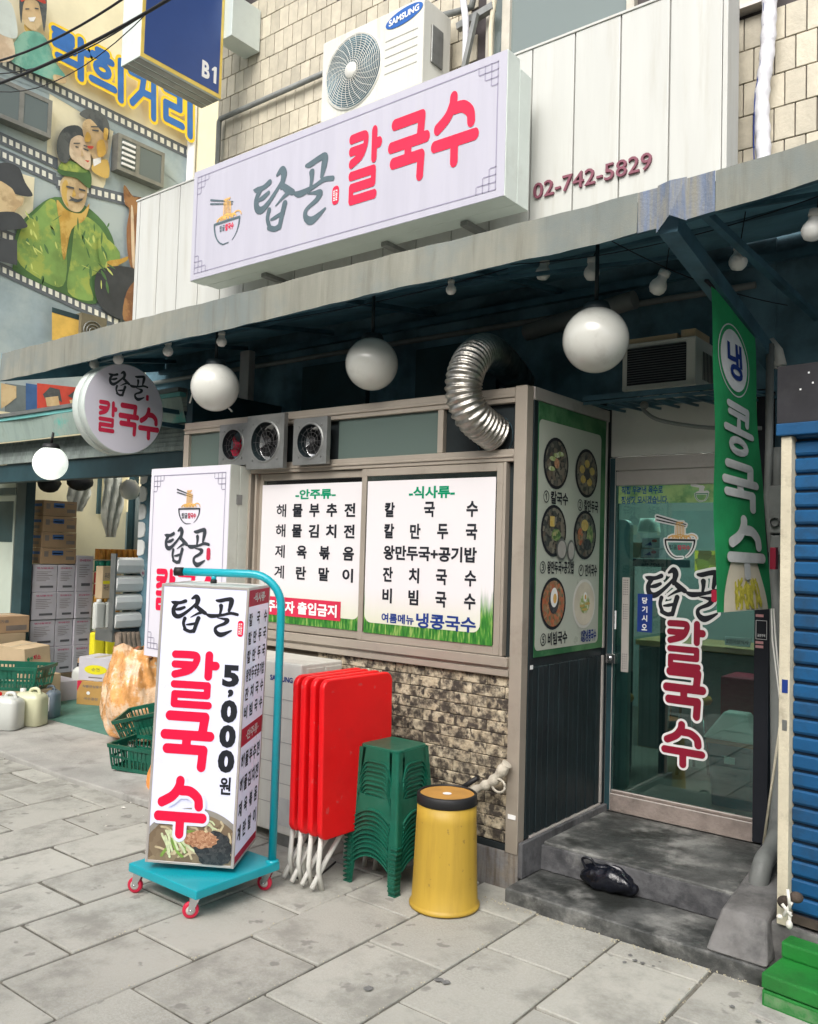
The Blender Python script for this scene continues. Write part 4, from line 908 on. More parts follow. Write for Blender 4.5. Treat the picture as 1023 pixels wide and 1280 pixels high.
# ------------------------------------------------------------------ outdoor unit above the sign
def grille(q, cx, y, cz, R, nr=9, ns=22):
    for i in range(nr):
        rr = R*(.22+.78*(i+1)/nr); q.tube([(cx+rr*math.cos(a), y-.012*(1-(rr/R)**2), cz+rr*math.sin(a)) for a in [2*math.pi*k/36 for k in range(37)]], .0022, 4, False)
    for k in range(ns):
        a = 2*math.pi*k/ns; q.tube([(cx+R*r_*math.cos(a+.5*r_), y-.012*(1-r_*r_), cz+R*r_*math.sin(a+.5*r_)) for r_ in (.2, .45, .7, 1.0)], .0022, 4, False)
u = thing('outdoor_unit', 'white air conditioner outdoor unit with round fan grille above the shop sign', 'outdoor unit', (-3.76, 4.3, 4.52))
ux0, ux1, uz0, uz1, uy = -4.21, -3.315, 4.522, 5.10, 4.20
q = MB(ACW); q.box((ux0, uy, uz0), (ux1, uy+.30, uz1)); q.build('case', u, bevel=.012, seg=3)
fcx, fcz, fR = -3.915, 4.80, .245
q = MB(DARK); q.lathe([(0, 0), (fR, 0)], (fcx, uy-.001, fcz), (0, 1, 0), 40)
q.build('fan_opening', u, flip=False)
q = MB(PLAST_W); q.lathe([(fR, .0), (fR+.012, -.012), (fR+.018, 0)], (fcx, uy, fcz), (0, 1, 0), 48); grille(q, fcx, uy-.014, fcz, fR, 13, 26); q.lathe([(0, -.03), (.05, -.03), (.056, -.02), (.056, -.015)], (fcx, uy, fcz), (0, 1, 0), 24); q.build('fan_grille', u)
q = MB(mat('grille_shadow_line', (.32, .32, .29), .6))
for k in range(5): q.box((-3.63, uy-.002, 4.68+.055*k), (-3.36, uy+.002, 4.686+.055*k))
q.build('louvre', u)
SBL = mat('oval_badge_blue', (.01, .10, .38), .4); fu = plane_fn((0, uy-.002, 0), (1, 0, 0), (0, 0, 1), (0, -1, 0))
q = MB(SBL); q.flat(([(-3.475+.155*math.cos(6.283*k/28)*1.0, 5.025+.052*math.sin(6.283*k/28)+.018*math.cos(6.283*k/28)) for k in range(28)], [tuple(range(28))]), fu(.002)); q.use(WHT)
tg = text('SAMSUNG', -3.60, 5.005, -3.35, 5.048, .03); tg = ([(x_, z_+.10*(x_+3.475)) for x_, z_ in tg[0]], tg[1]); q.flat(tg, fu(.004)); q.build('badge', u, flip=False)
q = MB(GALV); q.box((-3.3145, 4.28, 4.70), (-3.30, 4.40, 4.95)); q.build('valve_cover', u, bevel=.006)
q = MB(GALV); q.bar((-4.1, 4.22, 4.505), (-4.1, 4.60, 4.505), .03); q.bar((-3.4, 4.22, 4.505), (-3.4, 4.60, 4.505), .03); q.bar((-3.06, 4.42, 5.0), (-3.2, 4.42, 4.45), .03)
q.bar((-3.26, 4.50, 5.02), (-2.98, 4.50, 5.06), .045)
q.build('mounting_bracket', u)
q = MB(WRAP); q.tube(crom([(-3.16, 4.45, 5.6), (-3.17, 4.42, 5.2), (-3.14, 4.42, 4.95), (-3.15, 4.44, 4.6)], 6), .022, 10); tag(q.build('refrigerant_pipe'), 'thin white wrapped pipe right of the upper outdoor unit', 'pipe')
q = MB(CREAMP); q.tube(crom([(-2.98, 4.50, 5.8), (-2.97, 4.5, 5.2), (-3.0, 4.5, 4.9), (-2.98, 4.5, 4.4)], 6), .016, 10); tag(q.build('cream_conduit'), 'thin cream conduit beside the upstairs window frame', 'pipe')
q = MB(PVC); p = at(550, 22, 'y', 4.5); q.tube([at(535, 24, 'y', 4.5), at(573, 14, 'y', 4.5), at(590, 8, 'y', 4.5), at(595, -20, 'y', 4.5)], .022, 10); tag(q.build('elbow_pipe'), 'grey elbow pipe at the top edge beside the outdoor unit', 'pipe')
# conduit on the tiled wall
q = MB(PVC); A = at(274, 152, 'y', 4.55); B = at(412, 88, 'y', 4.55); q.tube([(A[0], 4.55, 3.9), (A[0], 4.55, A[2]), (A[0]+.02, 4.55, A[2]+.02), (B[0]+.3, 4.55, A[2]+.02)], .022, 10)
tag(q.build('conduit'), 'grey conduit bending along the tiled wall behind the big sign', 'pipe')
# wrapped pipe on the right
q = MB(WRAP); pts = crom([at(963, -30, 'y', 4.52), at(962, 20, 'y', 4.52), at(959, 70, 'y', 4.52), at(953, 120, 'y', 4.52), at(954, 170, 'y', 4.52), at(956, 215, 'y', 4.52)], 8)
q.tube(pts, [.036+.003*math.sin(i*1.7)+.002*random.random() for i in range(len(pts))], 14); wp = q.build('wrapped_pipe'); tag(wp, 'thick pipe wrapped in white tape running down the tiled wall at the upper right', 'pipe')
q = MB(NBLU); q.tube([(p_[0]-.030+.012*math.sin(i*.12), p_[1]-.025, p_[2]) for i, p_ in enumerate(pts)], .003, 6); c_ = q.build('blue_cord'); tag(c_, 'thin blue cord tied along the white wrapped pipe', 'cord')
# projecting blue sign with B1
bs = thing('projecting_sign', 'blue projecting lightbox sign with yellow edge and white B1 at the top left', 'sign', (-5.5, 4.0, 5.1))
XS = -5.43; B0 = at(276, 128, 'x', XS); B1_ = at(175, 66, 'x', XS); zz = (B0[2]+B1_[2])/2
q = MB(SIGNS); q.box((XS-.24, B1_[1], zz), (XS, B0[1], zz+2.2)); q.build('case', bs, bevel=.004)
q = MB(mat('sign_yellow_edge', (.70, .52, .12), .4)); q.box((XS+.0005, B1_[1]+.003, zz+.003), (XS+.004, B0[1]-.003, zz+2.2)); q.build('edge', bs)
q = MB(mat('sign_blue', (.035, .075, .24), .4, 0, .06, 2)); q.box((XS+.0042, B1_[1]+.03, zz+.035), (XS+.006, B0[1]-.03, zz+2.19)); q.build('face', bs)
q = MB(WHT); c = at(258, 97, 'x', XS); pf = plane_fn((XS+.0065, 0, 0), (0, 1, 0), (0, 0, 1), (1, 0, 0))(.001); q.flat(text('B', B0[1]-.20, zz+.10, B0[1]-.125, zz+.235, .04), pf); q.flat(poly([(B0[1]-.085, zz+.10), (B0[1]-.058, zz+.10), (B0[1]-.058, zz+.235), (B0[1]-.078, zz+.235), (B0[1]-.105, zz+.205), (B0[1]-.105, zz+.19), (B0[1]-.085, zz+.198)]), pf); q.build('lettering', bs, flip=False)
q = MB(GALV)
for k in range(3): q.box((XS-.23+.075*k, B1_[1]+.01, zz-.004), (XS-.17+.075*k, B0[1]-.01, zz-.001))
q.build('underside', bs)
q = MB(SIGNS); q.box((XS-.08, B0[1]+.001, zz+.50), (XS+.10, 4.59, zz+.85)); q.build('mounting_box', bs, bevel=.004)

# ------------------------------------------------------------------ awning
aw = thing('awning', 'long weathered grey tarpaulin awning over the shop front with navy underside', 'awning', (-2.8, 3.0, 2.7))
XL, XK, XR = -6.17, -1.23, 1.2
def zb_(x): return 2.69+(2.763-2.69)*(x-XL)/(XK-XL) if x < XK else 2.763+(2.81-2.763)*(x-XK)/.54*1.0
def zt_(x): return 2.895+(2.918-2.895)*(x-XL)/(XK-XL) if x < XK else 2.918+(2.945-2.918)*(x-XK)/.54
def vsheet(q, xs, yf, dz=0, mid=None):
    n = len(xs); rows = 5; vs = []
    for x in xs:
        for r_ in range(rows):
            t = r_/(rows-1); z = zb_(x)*(1-t)+zt_(x)*t
            vs.append((x, yf(x, t), z+(.0015*math.sin(x*9)+.001*math.sin(x*23) if t == 0 else 0)))
    q.add(vs, [(i*rows+r_, (i+1)*rows+r_, (i+1)*rows+r_+1, i*rows+r_+1) for i in range(n-1) for r_ in range(rows-1)], True)
q = MB(AWN); xs = [XL+(XK-.09-XL)*i/90 for i in range(91)]
vsheet(q, xs, lambda x, t: 3.0+.006*math.sin(x*3.1+t)+.004*math.sin(x*11)+.003*math.sin(x*29+2*t)-.008*(1-t)*math.sin(x*1.7)**2)
q.build('valance', aw, flip=False)
q = MB(AWNB); vsheet(q, [XK-.09+.02*i for i in range(5)], lambda x, t: 3.0+.003*math.sin(x*12)); q.build('patched_fold', aw, flip=False)
# torn fold at the joint
q = MB(AWNB); q.add([(XK-.01, 2.985, zb_(XK)-.02), (XK+.045, 2.968, zb_(XK)+.03), (XK+.04, 2.980, zt_(XK)+.008), (XK-.01, 2.992, zt_(XK)+.004), (XK+.10, 2.995, zb_(XK)+.006), (XK+.10, 2.99, zt_(XK)+.01)], [(0, 1, 2, 3), (1, 4, 5, 2)]); q.build('torn_fold', aw, flip=False)
q = MB(AWNB); vsheet(q, [XK+.10+.02*i for i in range(6)], lambda x, t: 2.995+.003*math.sin(x*12)); q.build('patched_fold', aw, flip=False)
q = MB(AWN); vsheet(q, [XK+.20+(XR-XK-.2)*i/30 for i in range(31)], lambda x, t: 2.995+.006*math.sin(x*5)+.003*math.sin(x*21)); q.build('valance', aw, flip=False)
# roof sheet: one cloth, dull grey on top, with a navy lining below, shade tint in its blue
def roofz(x, y): return zt_(x)-.030+(y-3.0)*.20
for (m_, dz, nm) in ((AWN, .0, 'roof_cloth'), (NAVY, -.012, 'lining')):
    q = MB(m_); nx, ny = 40, 8; vs = []
    for i in range(nx+1):
        for j in range(ny+1):
            x = XL+(XR-XL)*i/nx; y = 3.028+1.372*j/ny; sag = .012*math.sin(math.pi*((x*1.3) % 1))*math.sin(math.pi*j/ny); vs.append((x, y, roofz(x, y)+dz-sag))
    q.add(vs, [(i*(ny+1)+j, (i+1)*(ny+1)+j, (i+1)*(ny+1)+j+1, i*(ny+1)+j+1) for i in range(nx) for j in range(ny)], True); q.build(nm, aw, flip=False)
q = MB(NAVY); q.hexa([(XL, 3.003, zb_(XL)), (XL+.004, 3.003, zb_(XL)), (XL, 4.4, 3.02), (XL+.004, 4.4, 3.02), (XL, 3.003, zt_(XL)), (XL+.004, 3.003, zt_(XL)), (XL, 4.4, 3.16), (XL+.004, 4.4, 3.16)]); q.build('side_flap', aw)
def frame_bar(p, q_, w_=.035): 
    z = MB(NAVYM); z.bar(p, q_, w_); z.build('frame_bar', aw)
frame_bar((XL, 3.05, zb_(XL)+.04), (XK, 3.05, zb_(XK)+.04)); frame_bar((XK+.03, 3.05, zb_(XK)+.04), (XR, 3.05, zb_(XR)+.04))
frame_bar((XL, 3.7, 2.96), (XR, 3.7, 3.04), .03); frame_bar((XL, 4.36, 3.0), (XR, 4.36, 3.06), .04)
for x in (-6.0, -5.1, -4.2, -3.3, -2.4, -.4, .5): frame_bar((x, 3.08, zb_(x)+.16), (x, 4.38, 3.08), .03)
E1 = at(946, 425, 'x', XK+.02); frame_bar((XK+.02, 3.03, zb_(XK)+.02), (XK+.02, 4.38, at(962, 450, 'x', XK+.02)[2]+.0), .07)
frame_bar((XK+.12, 3.03, zb_(XK)+.07), (XK+.22, 4.38, 2.72), .03)
for (x0, x1, y_, z_) in ((-3.3, -2.4, 3.4, 2.93), (-2.4, -1.4, 3.5, 2.90), (-1.2, .2, 3.4, 2.95)): frame_bar((x0, y_, z_), (x1, y_+.3, z_+.03), .018)
q = MB(PVC); q.tube([(-6.3, 4.385, 2.93), (-1.3, 4.385, 2.93)], .018, 8); q.tube([(-2.6, 4.36, 2.86), (-1.9, 4.30, 2.93)], .05, 12); tag(q.build('wall_pipe'), 'horizontal grey pipe on the bluish wall under the awning', 'pipe')
q = MB(ALU2); p = at(305, 505, 'y', 4.2); q.box((p[0]-.05, 4.19, 2.34), (p[0]+.05, 4.25, 3.0)); tag(q.build('support_post', bevel=.004), 'short pale metal post standing behind the left globe lamp', 'post')
q = MB(DKTEAL); 
for px_, lb in ((395, 'left dark boarded opening in the bluish wall above the exhaust fans'), (540, 'right dark boarded opening in the bluish wall behind the foil duct')):
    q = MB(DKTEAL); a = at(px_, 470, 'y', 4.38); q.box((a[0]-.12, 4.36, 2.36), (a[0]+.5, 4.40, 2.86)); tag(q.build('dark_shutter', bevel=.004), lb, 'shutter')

# ------------------------------------------------------------------ globe lamps and bulbs
def globe(px, py, dpx, D, label, lit=False):
    d = ray(px, py); dep = F*D/dpx; p = CAM+d*(dep/(d@_f)); p = [float(v) for v in p]
    t = thing('globe_lamp', label, 'globe lamp', (p[0], p[1], p[2]-D/2), group='round white globe lamps under the awnings')
    q = MB(GLOBE if not lit else mat('lit_globe', (.86, .95, .84), .3, emit=.55)); q.ball(p, D/2, 20); q.build('globe', t)
    q = MB(DKFR if not lit else RUBBER); q.lathe([(0, .03), (.05, .03), (.062, .0), (.055, -.02)], (p[0], p[1], p[2]+D/2-.01), (0, 0, 1), 24); top = min(roofz(p[0], p[1])-.03, p[2]+D/2+.5) if not lit else p[2]+D/2+.10
    q.tube([(p[0], p[1], p[2]+D/2+.015), (p[0]+(.02 if lit else 0), p[1], top)], .009, 8); q.build('holder', t)
globe(745, 425, 82, .28, 'white globe lamp nearest to the glass door, the largest')
globe(465, 455, 66, .28, 'white globe lamp hanging left of the foil duct')
globe(269, 484, 60, .28, 'white globe lamp above the exhaust fans, beside the round sign')
globe(63, 579, 42, .24, 'small glowing globe lamp under the left neighbour canopy', True)
BULB = mat('bulb_glass_white', (.74, .74, .70), .3, 0, .03)
for i, (px, py, dpx, Y, lab, tilt) in enumerate(((1016, 288, 27, None, 'frosted bulb at the right edge of the photo under the awning', .2), (923, 327, 23, None, 'frosted bulb above the green banner', .1), (823, 358, 22, None, 'tilted frosted bulb right of the awning joint, above the large globe lamp', .5),
        (740, 341, 20, None, 'frosted bulb hanging above the largest globe lamp', .05), (679, 341, 19, None, 'frosted bulb left of the one above the largest globe', .15), (564, 362, 13, None, 'bulb mostly hidden by the awning edge above the foil duct', 0),
        (277, 427, 13, None, 'small bulb above the globe lamp beside the round sign', 0), (210, 439, 13, None, 'small bulb at the top right of the round sign', 0), (148, 449, 13, None, 'small bulb hidden partly by the awning edge over the round sign', 0), (118, 455, 12, None, 'small leftmost bulb at the awning edge near the round sign', 0))):
    d = ray(px, py)
    if i < 5: D = .075; dep = F*D/dpx; p = [float(v) for v in CAM+d*(dep/(d@_f))]
    else: p = list(at(px, py, 'y', 3.16)); dep = float((np.array(p)-CAM)@_f); D = dep*dpx/F
    t = thing('light_bulb', lab, 'light bulb', (p[0], p[1], p[2]-D/2), group='frosted bulbs strung under the awning')
    ax = Vector((tilt, .1*tilt, 1)).normalized(); q = MB(BULB); q.lathe([(0, -D/2), (D*.3, -D*.42), (D*.46, -D*.2), (D*.5, 0), (D*.44, D*.22), (D*.30, D*.42), (D*.27, D*.62)], p, ax, 20); q.build('bulb', t)
    q = MB(PLAST_W); q.lathe([(D*.30, D*.60), (D*.33, D*.64), (D*.33, D*.95), (0, D*.97)], p, ax, 16); q.build('socket', t)
    q = MB(INKB); e_ = Vector(p)+ax*D*.95; q.tube([tuple(e_), (e_.x+.01, e_.y+.04, min(roofz(p[0], p[1]), 3.05)+.0)], .0025, 5); q.build('flex', t)
# sagging wires below the lining
wr = MB(INKB)
def sag(a, b_, s_, r_=.0025, n=14): 
    a = np.array(a); b_ = np.array(b_); wr.tube([tuple(a+(b_-a)*i/n-np.array([0, 0, s_*4*(i/n)*(1-i/n)])) for i in range(n+1)], r_, 5)
sag((-4.6, 3.4, 2.93), (-2.2, 3.5, 2.93), .05); sag((-2.2, 3.5, 2.95), (-.6, 3.4, 2.95), .07); sag((-1.6, 3.3, 2.9), (-1.1, 4.2, 2.75), .04); sag((-3.4, 3.2, 2.85), (-1.35, 3.2, 2.88), .02)
tag(wr.build('cable'), 'thin dark cables sagging below the awning lining', 'cable')
q = MB(PLAST_W); q.tube(crom([(-4.25, 3.55, 2.40), (-4.35, 3.45, 2.52), (-4.5, 3.45, 2.55), (-4.62, 3.5, 2.48)], 6), .006, 6); tag(q.build('white_cable'), 'short loop of white cable above the leftmost exhaust fan', 'cable')

# ------------------------------------------------------------------ foil duct
dc = thing('exhaust_duct', 'crinkled silver flexible duct bending out of the kitchen enclosure', 'duct', (-2.3, 3.5, 2.1))
cp = crom([(-2.255, 3.53, 2.125), at(602, 530, 'y', 3.43), at(588, 515, 'y', 3.36), at(580, 492, 'y', 3.33), at(582, 468, 'y', 3.34), at(592, 448, 'y', 3.42), at(609, 439, 'y', 3.6), at(632, 456, 'y', 3.95), at(650, 478, 'y', 4.39)], 40)
P = [np.array(p) for p in cp]; L_ = [0]
for a, c in zip(P[:-1], P[1:]): L_.append(L_[-1]+np.linalg.norm(c-a))
q = MB(FOIL); rr = [.081+.010*(.5-.5*math.cos(l*2*math.pi/.0255))**1.3+random.uniform(-.0006, .0006) for l in L_]; q.tube(cp, rr, 28, False); q.build('tube', dc, flip=False)
q = MB(DARK); q.lathe([(.105, -.006), (.105, .01), (.08, .01)], (-2.27, 3.53, 2.12), (0, 1, 0), 28); q.build('collar', dc)

# ------------------------------------------------------------------ small air conditioner over the door
wa = thing('window_air_conditioner', 'box air conditioner with black slatted grille on a bracket above the door', 'air conditioner', (-1.68, 4.1, 2.39))
q = MB(ACW); ax0, ax1, az0, az1, ay = -1.865, -1.487, 2.395, 2.635, 4.08; q.box((ax0, ay, az0), (ax1, 4.40, az1)); q.build('case', wa, bevel=.008)
q = MB(INKB); q.box((ax0+.028, ay-.002, az0+.025), (ax1-.045, ay+.001, az1-.03)); 
for k in range(12): q.box((ax1+.0005, ay+.10+.02*k, az0+.04), (ax1+.002, ay+.108+.02*k, az1-.06))
q.build('grille_recess', wa)
gsl = GALV
for k in range(15):
    z = az0+.035+.0125*k; q = MB(mat('grille_slat', (.10, .11, .11), .5) if k == 0 else gr_m); gr_m = q.mats[0]; q.box((ax0+.03, ay-.008, z), (ax1-.047, ay-.002, z+.0035)); q.build('slat', wa)
q = MB(CARDL); q.box((ax0+.02, ay+.02, az1+.001), (ax1-.10, 4.3, az1+.028)); q.build('cardboard_on_top', wa)
q = MB(CARDL); q.box((ax1-.08, ay+.02, az1+.001), (ax1-.01, 4.3, az1+.04)); q.build('cardboard_on_top', wa)
q = MB(NAVYM); 
for y_ in (4.02, 4.30): q.box((-2.05, y_, 2.352), (-1.20, y_+.02, 2.378))
for k in range(9): q.bar((-2.04+.1*k, 4.03, 2.345), (-1.98+.1*k, 4.38, 2.345), .012)
q.bar((-2.05, 4.03, 2.34), (-1.2, 4.03, 2.34), .014)
tag(q.build('bracket_shelf'), 'dark lattice bracket shelf carrying the box air conditioner', 'bracket')
q = MB(PVC); q.tube(crom([(-1.80, 4.20, 2.33), (-1.78, 4.18, 2.30), (-1.70, 4.2, 2.25), (-1.5, 4.3, 2.215), (-1.25, 4.34, 2.20)], 6), .010, 8); q.ball((-1.79, 4.19, 2.335), .022, 8); tag(q.build('drain_hose'), 'grey drain hose drooping across the white panel above the door', 'hose')

# ------------------------------------------------------------------ round projecting sign
rc = at(156.5, 511, 'y', 3.3); XR_ = rc[0]
rs = thing('round_sign', 'round white double sided lightbox sign with black and red lettering under the awning', 'sign', (XR_, 3.3, rc[2]-.3))
R1 = .302
q = MB(SIGNS); q.lathe([(0, 0), (R1-.004, 0), (R1, -.004), (R1, -.055), (R1-.006, -.06), (R1-.03, -.061), (R1-.03, -.075), (R1-.006, -.076), (R1, -.08), (R1, -.135), (R1-.004, -.14), (0, -.14)], (XR_-.001, 3.3, rc[2]), (1, 0, 0), 64); q.build('case', rs)
q = MB(RUBBER); q.lathe([(R1-.015, -.0605), (R1-.015, -.0755)], (XR_-.001, 3.3, rc[2]), (1, 0, 0), 64); q.build('seam', rs)
fr_ = plane_fn((XR_, 3.3, rc[2]), (0, 1, 0), (0, 0, 1), (1, 0, 0))
q = MB(SIGNW); q.flat(ell(0, 0, R1-.006, n=64), fr_(.0005)); q.build('face', rs, flip=False)
q = MB(INK)
def RX(px, py): p = at(px, py, 'x', XR_); return p[1]-3.3, p[2]-rc[2]
a = RX(134, 497); c = RX(185, 500); s_ = (c[0]-a[0])/1.76; q.flat(tf(BR_G, a[0], RX(150, 496)[1]+.0, s_*.97, s_*.95), fr_(.002))
q.use(PRED2)
for i, (px, py) in enumerate(((120, 538), (147, 541), (172, 546))):
    u, v = RX(px, py); w_ = RX(px+26, py)[0]-u; q.flat(tf(LOGO_R[i], u+.01, v, w_*.93, .205), fr_(.002))
u, v = RX(184, 497); q.flat(poly(rrect(u-.010, v-.022, u+.012, v+.018, .008)), fr_(.002))
q.build('lettering', rs, flip=False)
q = MB(NAVYM); q.bar((XR_-.07, 3.3+R1, rc[2]+.05), (XR_-.07, 4.38, rc[2]+.05), .03); q.bar((XR_-.07, 3.3+R1, rc[2]-.05), (XR_-.07, 4.38, rc[2]-.05), .03); q.build('arm', rs)

# ------------------------------------------------------------------ tall signboard left of the windows
YT = 3.345
ts = thing('tall_signboard', 'tall narrow lightbox signboard with noodle bowl standing left of the serving windows', 'signboard', (-4.4, YT, .83))
tx0, tx1, tz0, tz1 = -4.785, -4.003, .832, 2.037
q = MB(CREAMM); q.box((tx0, YT+.004, tz0), (tx1, YT+.075, tz1)); q.box((tx0+.02, YT+.0765, tz0), (tx1+.0015, YT+.16, tz1-.003)); q.build('case', ts, bevel=.003)
q = MB(GALV); q.box((tx1-.0005, YT+.055, 1.80), (tx1+.006, YT+.095, 1.86)); q.use(PRED2); q.flat(rect(YT+.02, 1.40, YT+.04, 1.415), lambda u, v: (tx1+.001, u, v)); q.flat(rect(YT+.02, 1.31, YT+.04, 1.322), lambda u, v: (tx1+.001, u, v)); q.build('hinge', ts)
q = MB(SIGNW); q.box((tx0+.002, YT, tz0+.002), (tx1-.002, YT+.003, tz1-.002)); q.build('face', ts)
fT = plane_fn((0, YT, 0), (1, 0, 0), (0, 0, 1), (0, -1, 0))
q = MB(LATT); lattice(q, tx0+.035, tz0+.05, tx1-.035, tz1-.045, .034, fT(.002), .005); q.build('border', ts, flip=False)
def TX(px, py): return PX(px, py, YT)
q = MB(INK); a = TX(205, 690); c = TX(263, 690); s_ = (c[0]-a[0])/1.76; zb2 = TX(225, 706)[1]; q.flat(tf(BR_G, a[0], zb2, s_*.97, s_*.86), fT(.003))
cx, cz = TX(237, 636); q.flat(tf(B_K, cx, cz, .205, .155), fT(.003)); q.flat(tf(B_S, cx, cz, .155), fT(.0035)); q.flat(text('탑골', cx-.07, cz-.06, cx-.015, cz-.025, .015), fT(.003))
q.flat(text('5,000원', tx0+.36, tz0+.06, tx0+.60, tz0+.17, .03), fT(.003))
q.use(PRED2); q.flat(text('칼국수', cx-.01, cz-.06, cx+.07, cz-.025, .03), fT(.003))
sp = TX(261, 692); q.flat(poly(rrect(sp[0]-.018, sp[1]-.04, sp[0]+.018, sp[1]+.035, .015)), fT(.003))
q.use(PRED)
for i in range(3): q.flat(tf(LOGO_R[i], tx0+.10+.215*i, 1.135-.0*i, .205, .26), fT(.003))
q.use(NOOD); q.flat(tf(B_N, cx, cz, .19), fT(.004)); q.build('lettering', ts, flip=False)
q = MB(GALV); q.box((tx0+.1, YT+.03, .0), (tx0+.14, YT+.07, tz0-.002)); q.box((tx1-.14, YT+.03, .0), (tx1-.10, YT+.07, tz0-.002)); q.build('leg', ts)

# ------------------------------------------------------------------ trolley and its swinging sign
tr = thing('platform_trolley', 'turquoise four wheeled platform trolley with a bent post carrying the price sign', 'trolley', (-3.12, 2.555, 0))
q = MB(TEAL); q.box((-3.362, 2.318, .092), (-2.886, 2.786, .130)); q.build('platform', tr, bevel=.006)
PT = (-2.912, 2.762)
bc = (-3.191, 2.593)
dirv = np.array([bc[0]-PT[0], bc[1]-PT[1]]); dirv /= np.linalg.norm(dirv)
q = MB(TEAL); top = 1.425
pts = [(PT[0], PT[1], .131), (PT[0], PT[1], 1.26)]
for k in range(1, 9): a = math.pi/2*k/8; pts.append((PT[0]+dirv[0]*.15*(1-math.cos(a)), PT[1]+dirv[1]*.15*(1-math.cos(a)), 1.275+.15*math.sin(a)))
eL = .47; pts.append((PT[0]+dirv[0]*eL, PT[1]+dirv[1]*eL, top)); q.tube(pts, .0185, 18); q.lathe([(.03, .0), (.03, .006), (.019, .01)], (PT[0], PT[1], .130), (0, 0, 1), 20); q.build('post', tr)
e_ = pts[-1]; q = MB(RUBBER); q.tube([(e_[0]-dirv[0]*-.005, e_[1]-dirv[1]*-.005, top), (e_[0]+dirv[0]*.045, e_[1]+dirv[1]*.045, top)], .0205, 18); q.build('end_cap', tr)
q = MB(TEAL); q.tube([(bc[0], bc[1], 1.392), (bc[0], bc[1], 1.412)], .012, 10); q.use(RUBBER); q.tube([(bc[0], bc[1], 1.376), (bc[0], bc[1], 1.393)], .015, 10); q.build('swivel', tr)
for (wx, wy, an) in ((-3.325, 2.352, .5), (-2.935, 2.355, .9), (-2.925, 2.755, .4), (-3.325, 2.755, .7)):
    c_, s__ = math.cos(an), math.sin(an); q = MB(mat('red_castor_rubber', (.62, .02, .06), .45) if 'cm_' not in dir() else cm_); cm_ = q.mats[0]
    ox, oy = wx-.018*c_, wy-.018*s__
    axd = (-s__, c_, 0); q.lathe([(.020, -.011), (.031, -.011), (.034, -.006), (.034, .006), (.031, .011), (.020, .011)], (ox, oy, .034), axd, 28); q.use(PLAST_W); q.lathe([(0, -.009), (.010, -.012), (.0205, -.009), (.0205, .009), (.010, .012), (0, .009)], (ox, oy, .034), axd, 24)
    q.build('wheel', tr)
    q = MB(CHROME)
    for sgn in (-1, 1):
        nx, ny = -s__*.0145*sgn, c_*.0145*sgn
        pl = [(-.030, .082), (.022, .082), (-.004-.018, .026), (-.022-.010, .030)]
        q.prism([(-.008, .030), (-.030, .030), (-.022, .085), (.020, .085)], lambda u, v, t: (wx+c_*u+nx+(-s__)*t*sgn, wy+s__*u+ny+c_*t*sgn, v), .002)
    q.lathe([(.026, 0), (.026, .006)], (wx, wy, .085), (0, 0, 1), 16); q.lathe([(0, 0), (.026, 0)], (wx, wy, .085), (0, 0, 1), 16); q.lathe([(0, -.018), (.005, -.018), (.005, .018), (0, .018)], (ox, oy, .034), axd, 10); q.build('castor_fork', tr)

ws, hs_ = .395, 1.215
ps = bpy.data.objects.new('price_sign', None); ps.location = (bc[0], bc[1], .158); RZ = math.radians(33.9); ps.rotation_mode = 'XYZ'; ps.rotation_euler = (0, math.radians(1.15), RZ); ps.empty_display_size = .1
m_ = Matrix.Translation((bc[0], bc[1], .158)) @ Matrix.Rotation(RZ, 4, 'Z') @ Matrix.Rotation(math.radians(1.15), 4, 'Y')
link(ps, None, m_); tag(ps, 'white four sided hanging lightbox sign with a 5,000 price above the turquoise trolley', 'sign')
def lf(f): return lambda *a: tuple(m_ @ Vector(f(*a)))
q = MB(ALU2); w2 = ws/2
def lbox(q, a, b_): 
    x0, y0, z0 = [min(p, r) for p, r in zip(a, b_)]; x1, y1, z1 = [max(p, r) for p, r in zip(a, b_)]
    q.hexa([tuple(m_ @ Vector((x, y, z))) for z in (z0, z1) for y in (y0, y1) for x in (x0, x1)])
for sx_ in (-1, 1):
    for sy_ in (-1, 1): lbox(q, (sx_*w2, sy_*w2, 0), (sx_*(w2-.011), sy_*(w2-.011), hs_))
for z0 in (0, hs_-.011):
    for s2 in (-1, 1):
        lbox(q, (-w2+.011, s2*w2, z0), (w2-.011, s2*(w2-.011), z0+.011)); lbox(q, (s2*w2, -w2+.011, z0), (s2*(w2-.011), w2-.011, z0+.011))
q.build('frame', ps, bevel=.0015, seg=1)
q = MB(SIGNS); lbox(q, (-w2+.005, -w2+.005, hs_-.008), (w2-.005, w2-.005, hs_-.003)); lbox(q, (-w2+.005, -w2+.005, .003), (w2-.005, w2-.005, .006)); q.build('cover', ps)
q = MB(SIGNL); 
lbox(q, (-w2+.010, -w2+.003, .010), (w2-.010, -w2+.006, hs_-.010)); lbox(q, (-w2+.010, w2-.006, .010), (w2-.010, w2-.003, hs_-.010)); lbox(q, (-w2+.003, -w2+.010, .010), (-w2+.006, w2-.010, hs_-.010)); lbox(q, (w2-.006, -w2+.010, .010), (w2-.003, w2-.010, hs_-.010)); q.build('face', ps)
fF = lambda t: lf(lambda u, v: (u-w2, -w2+.003-t, hs_-v))            # u from the left, v down from the top
q = MB(BROTH)
def clip_disc(cu, cv, R_, u0, u1, v0, v1, n=40):
    pts = []
    # arc of the bowl rim between the two sides, then the lower rectangle
    a0 = math.acos(max(-1, min(1, (u1-cu)/R_))); a1 = math.acos(max(-1, min(1, (u0-cu)/R_)))
    for k in range(n+1):
        a = a0+(a1-a0)*k/n; pts.append((cu+R_*math.cos(a), cv-R_*math.sin(a)))
    return pts+[(u0, v1), (u1, v1)]
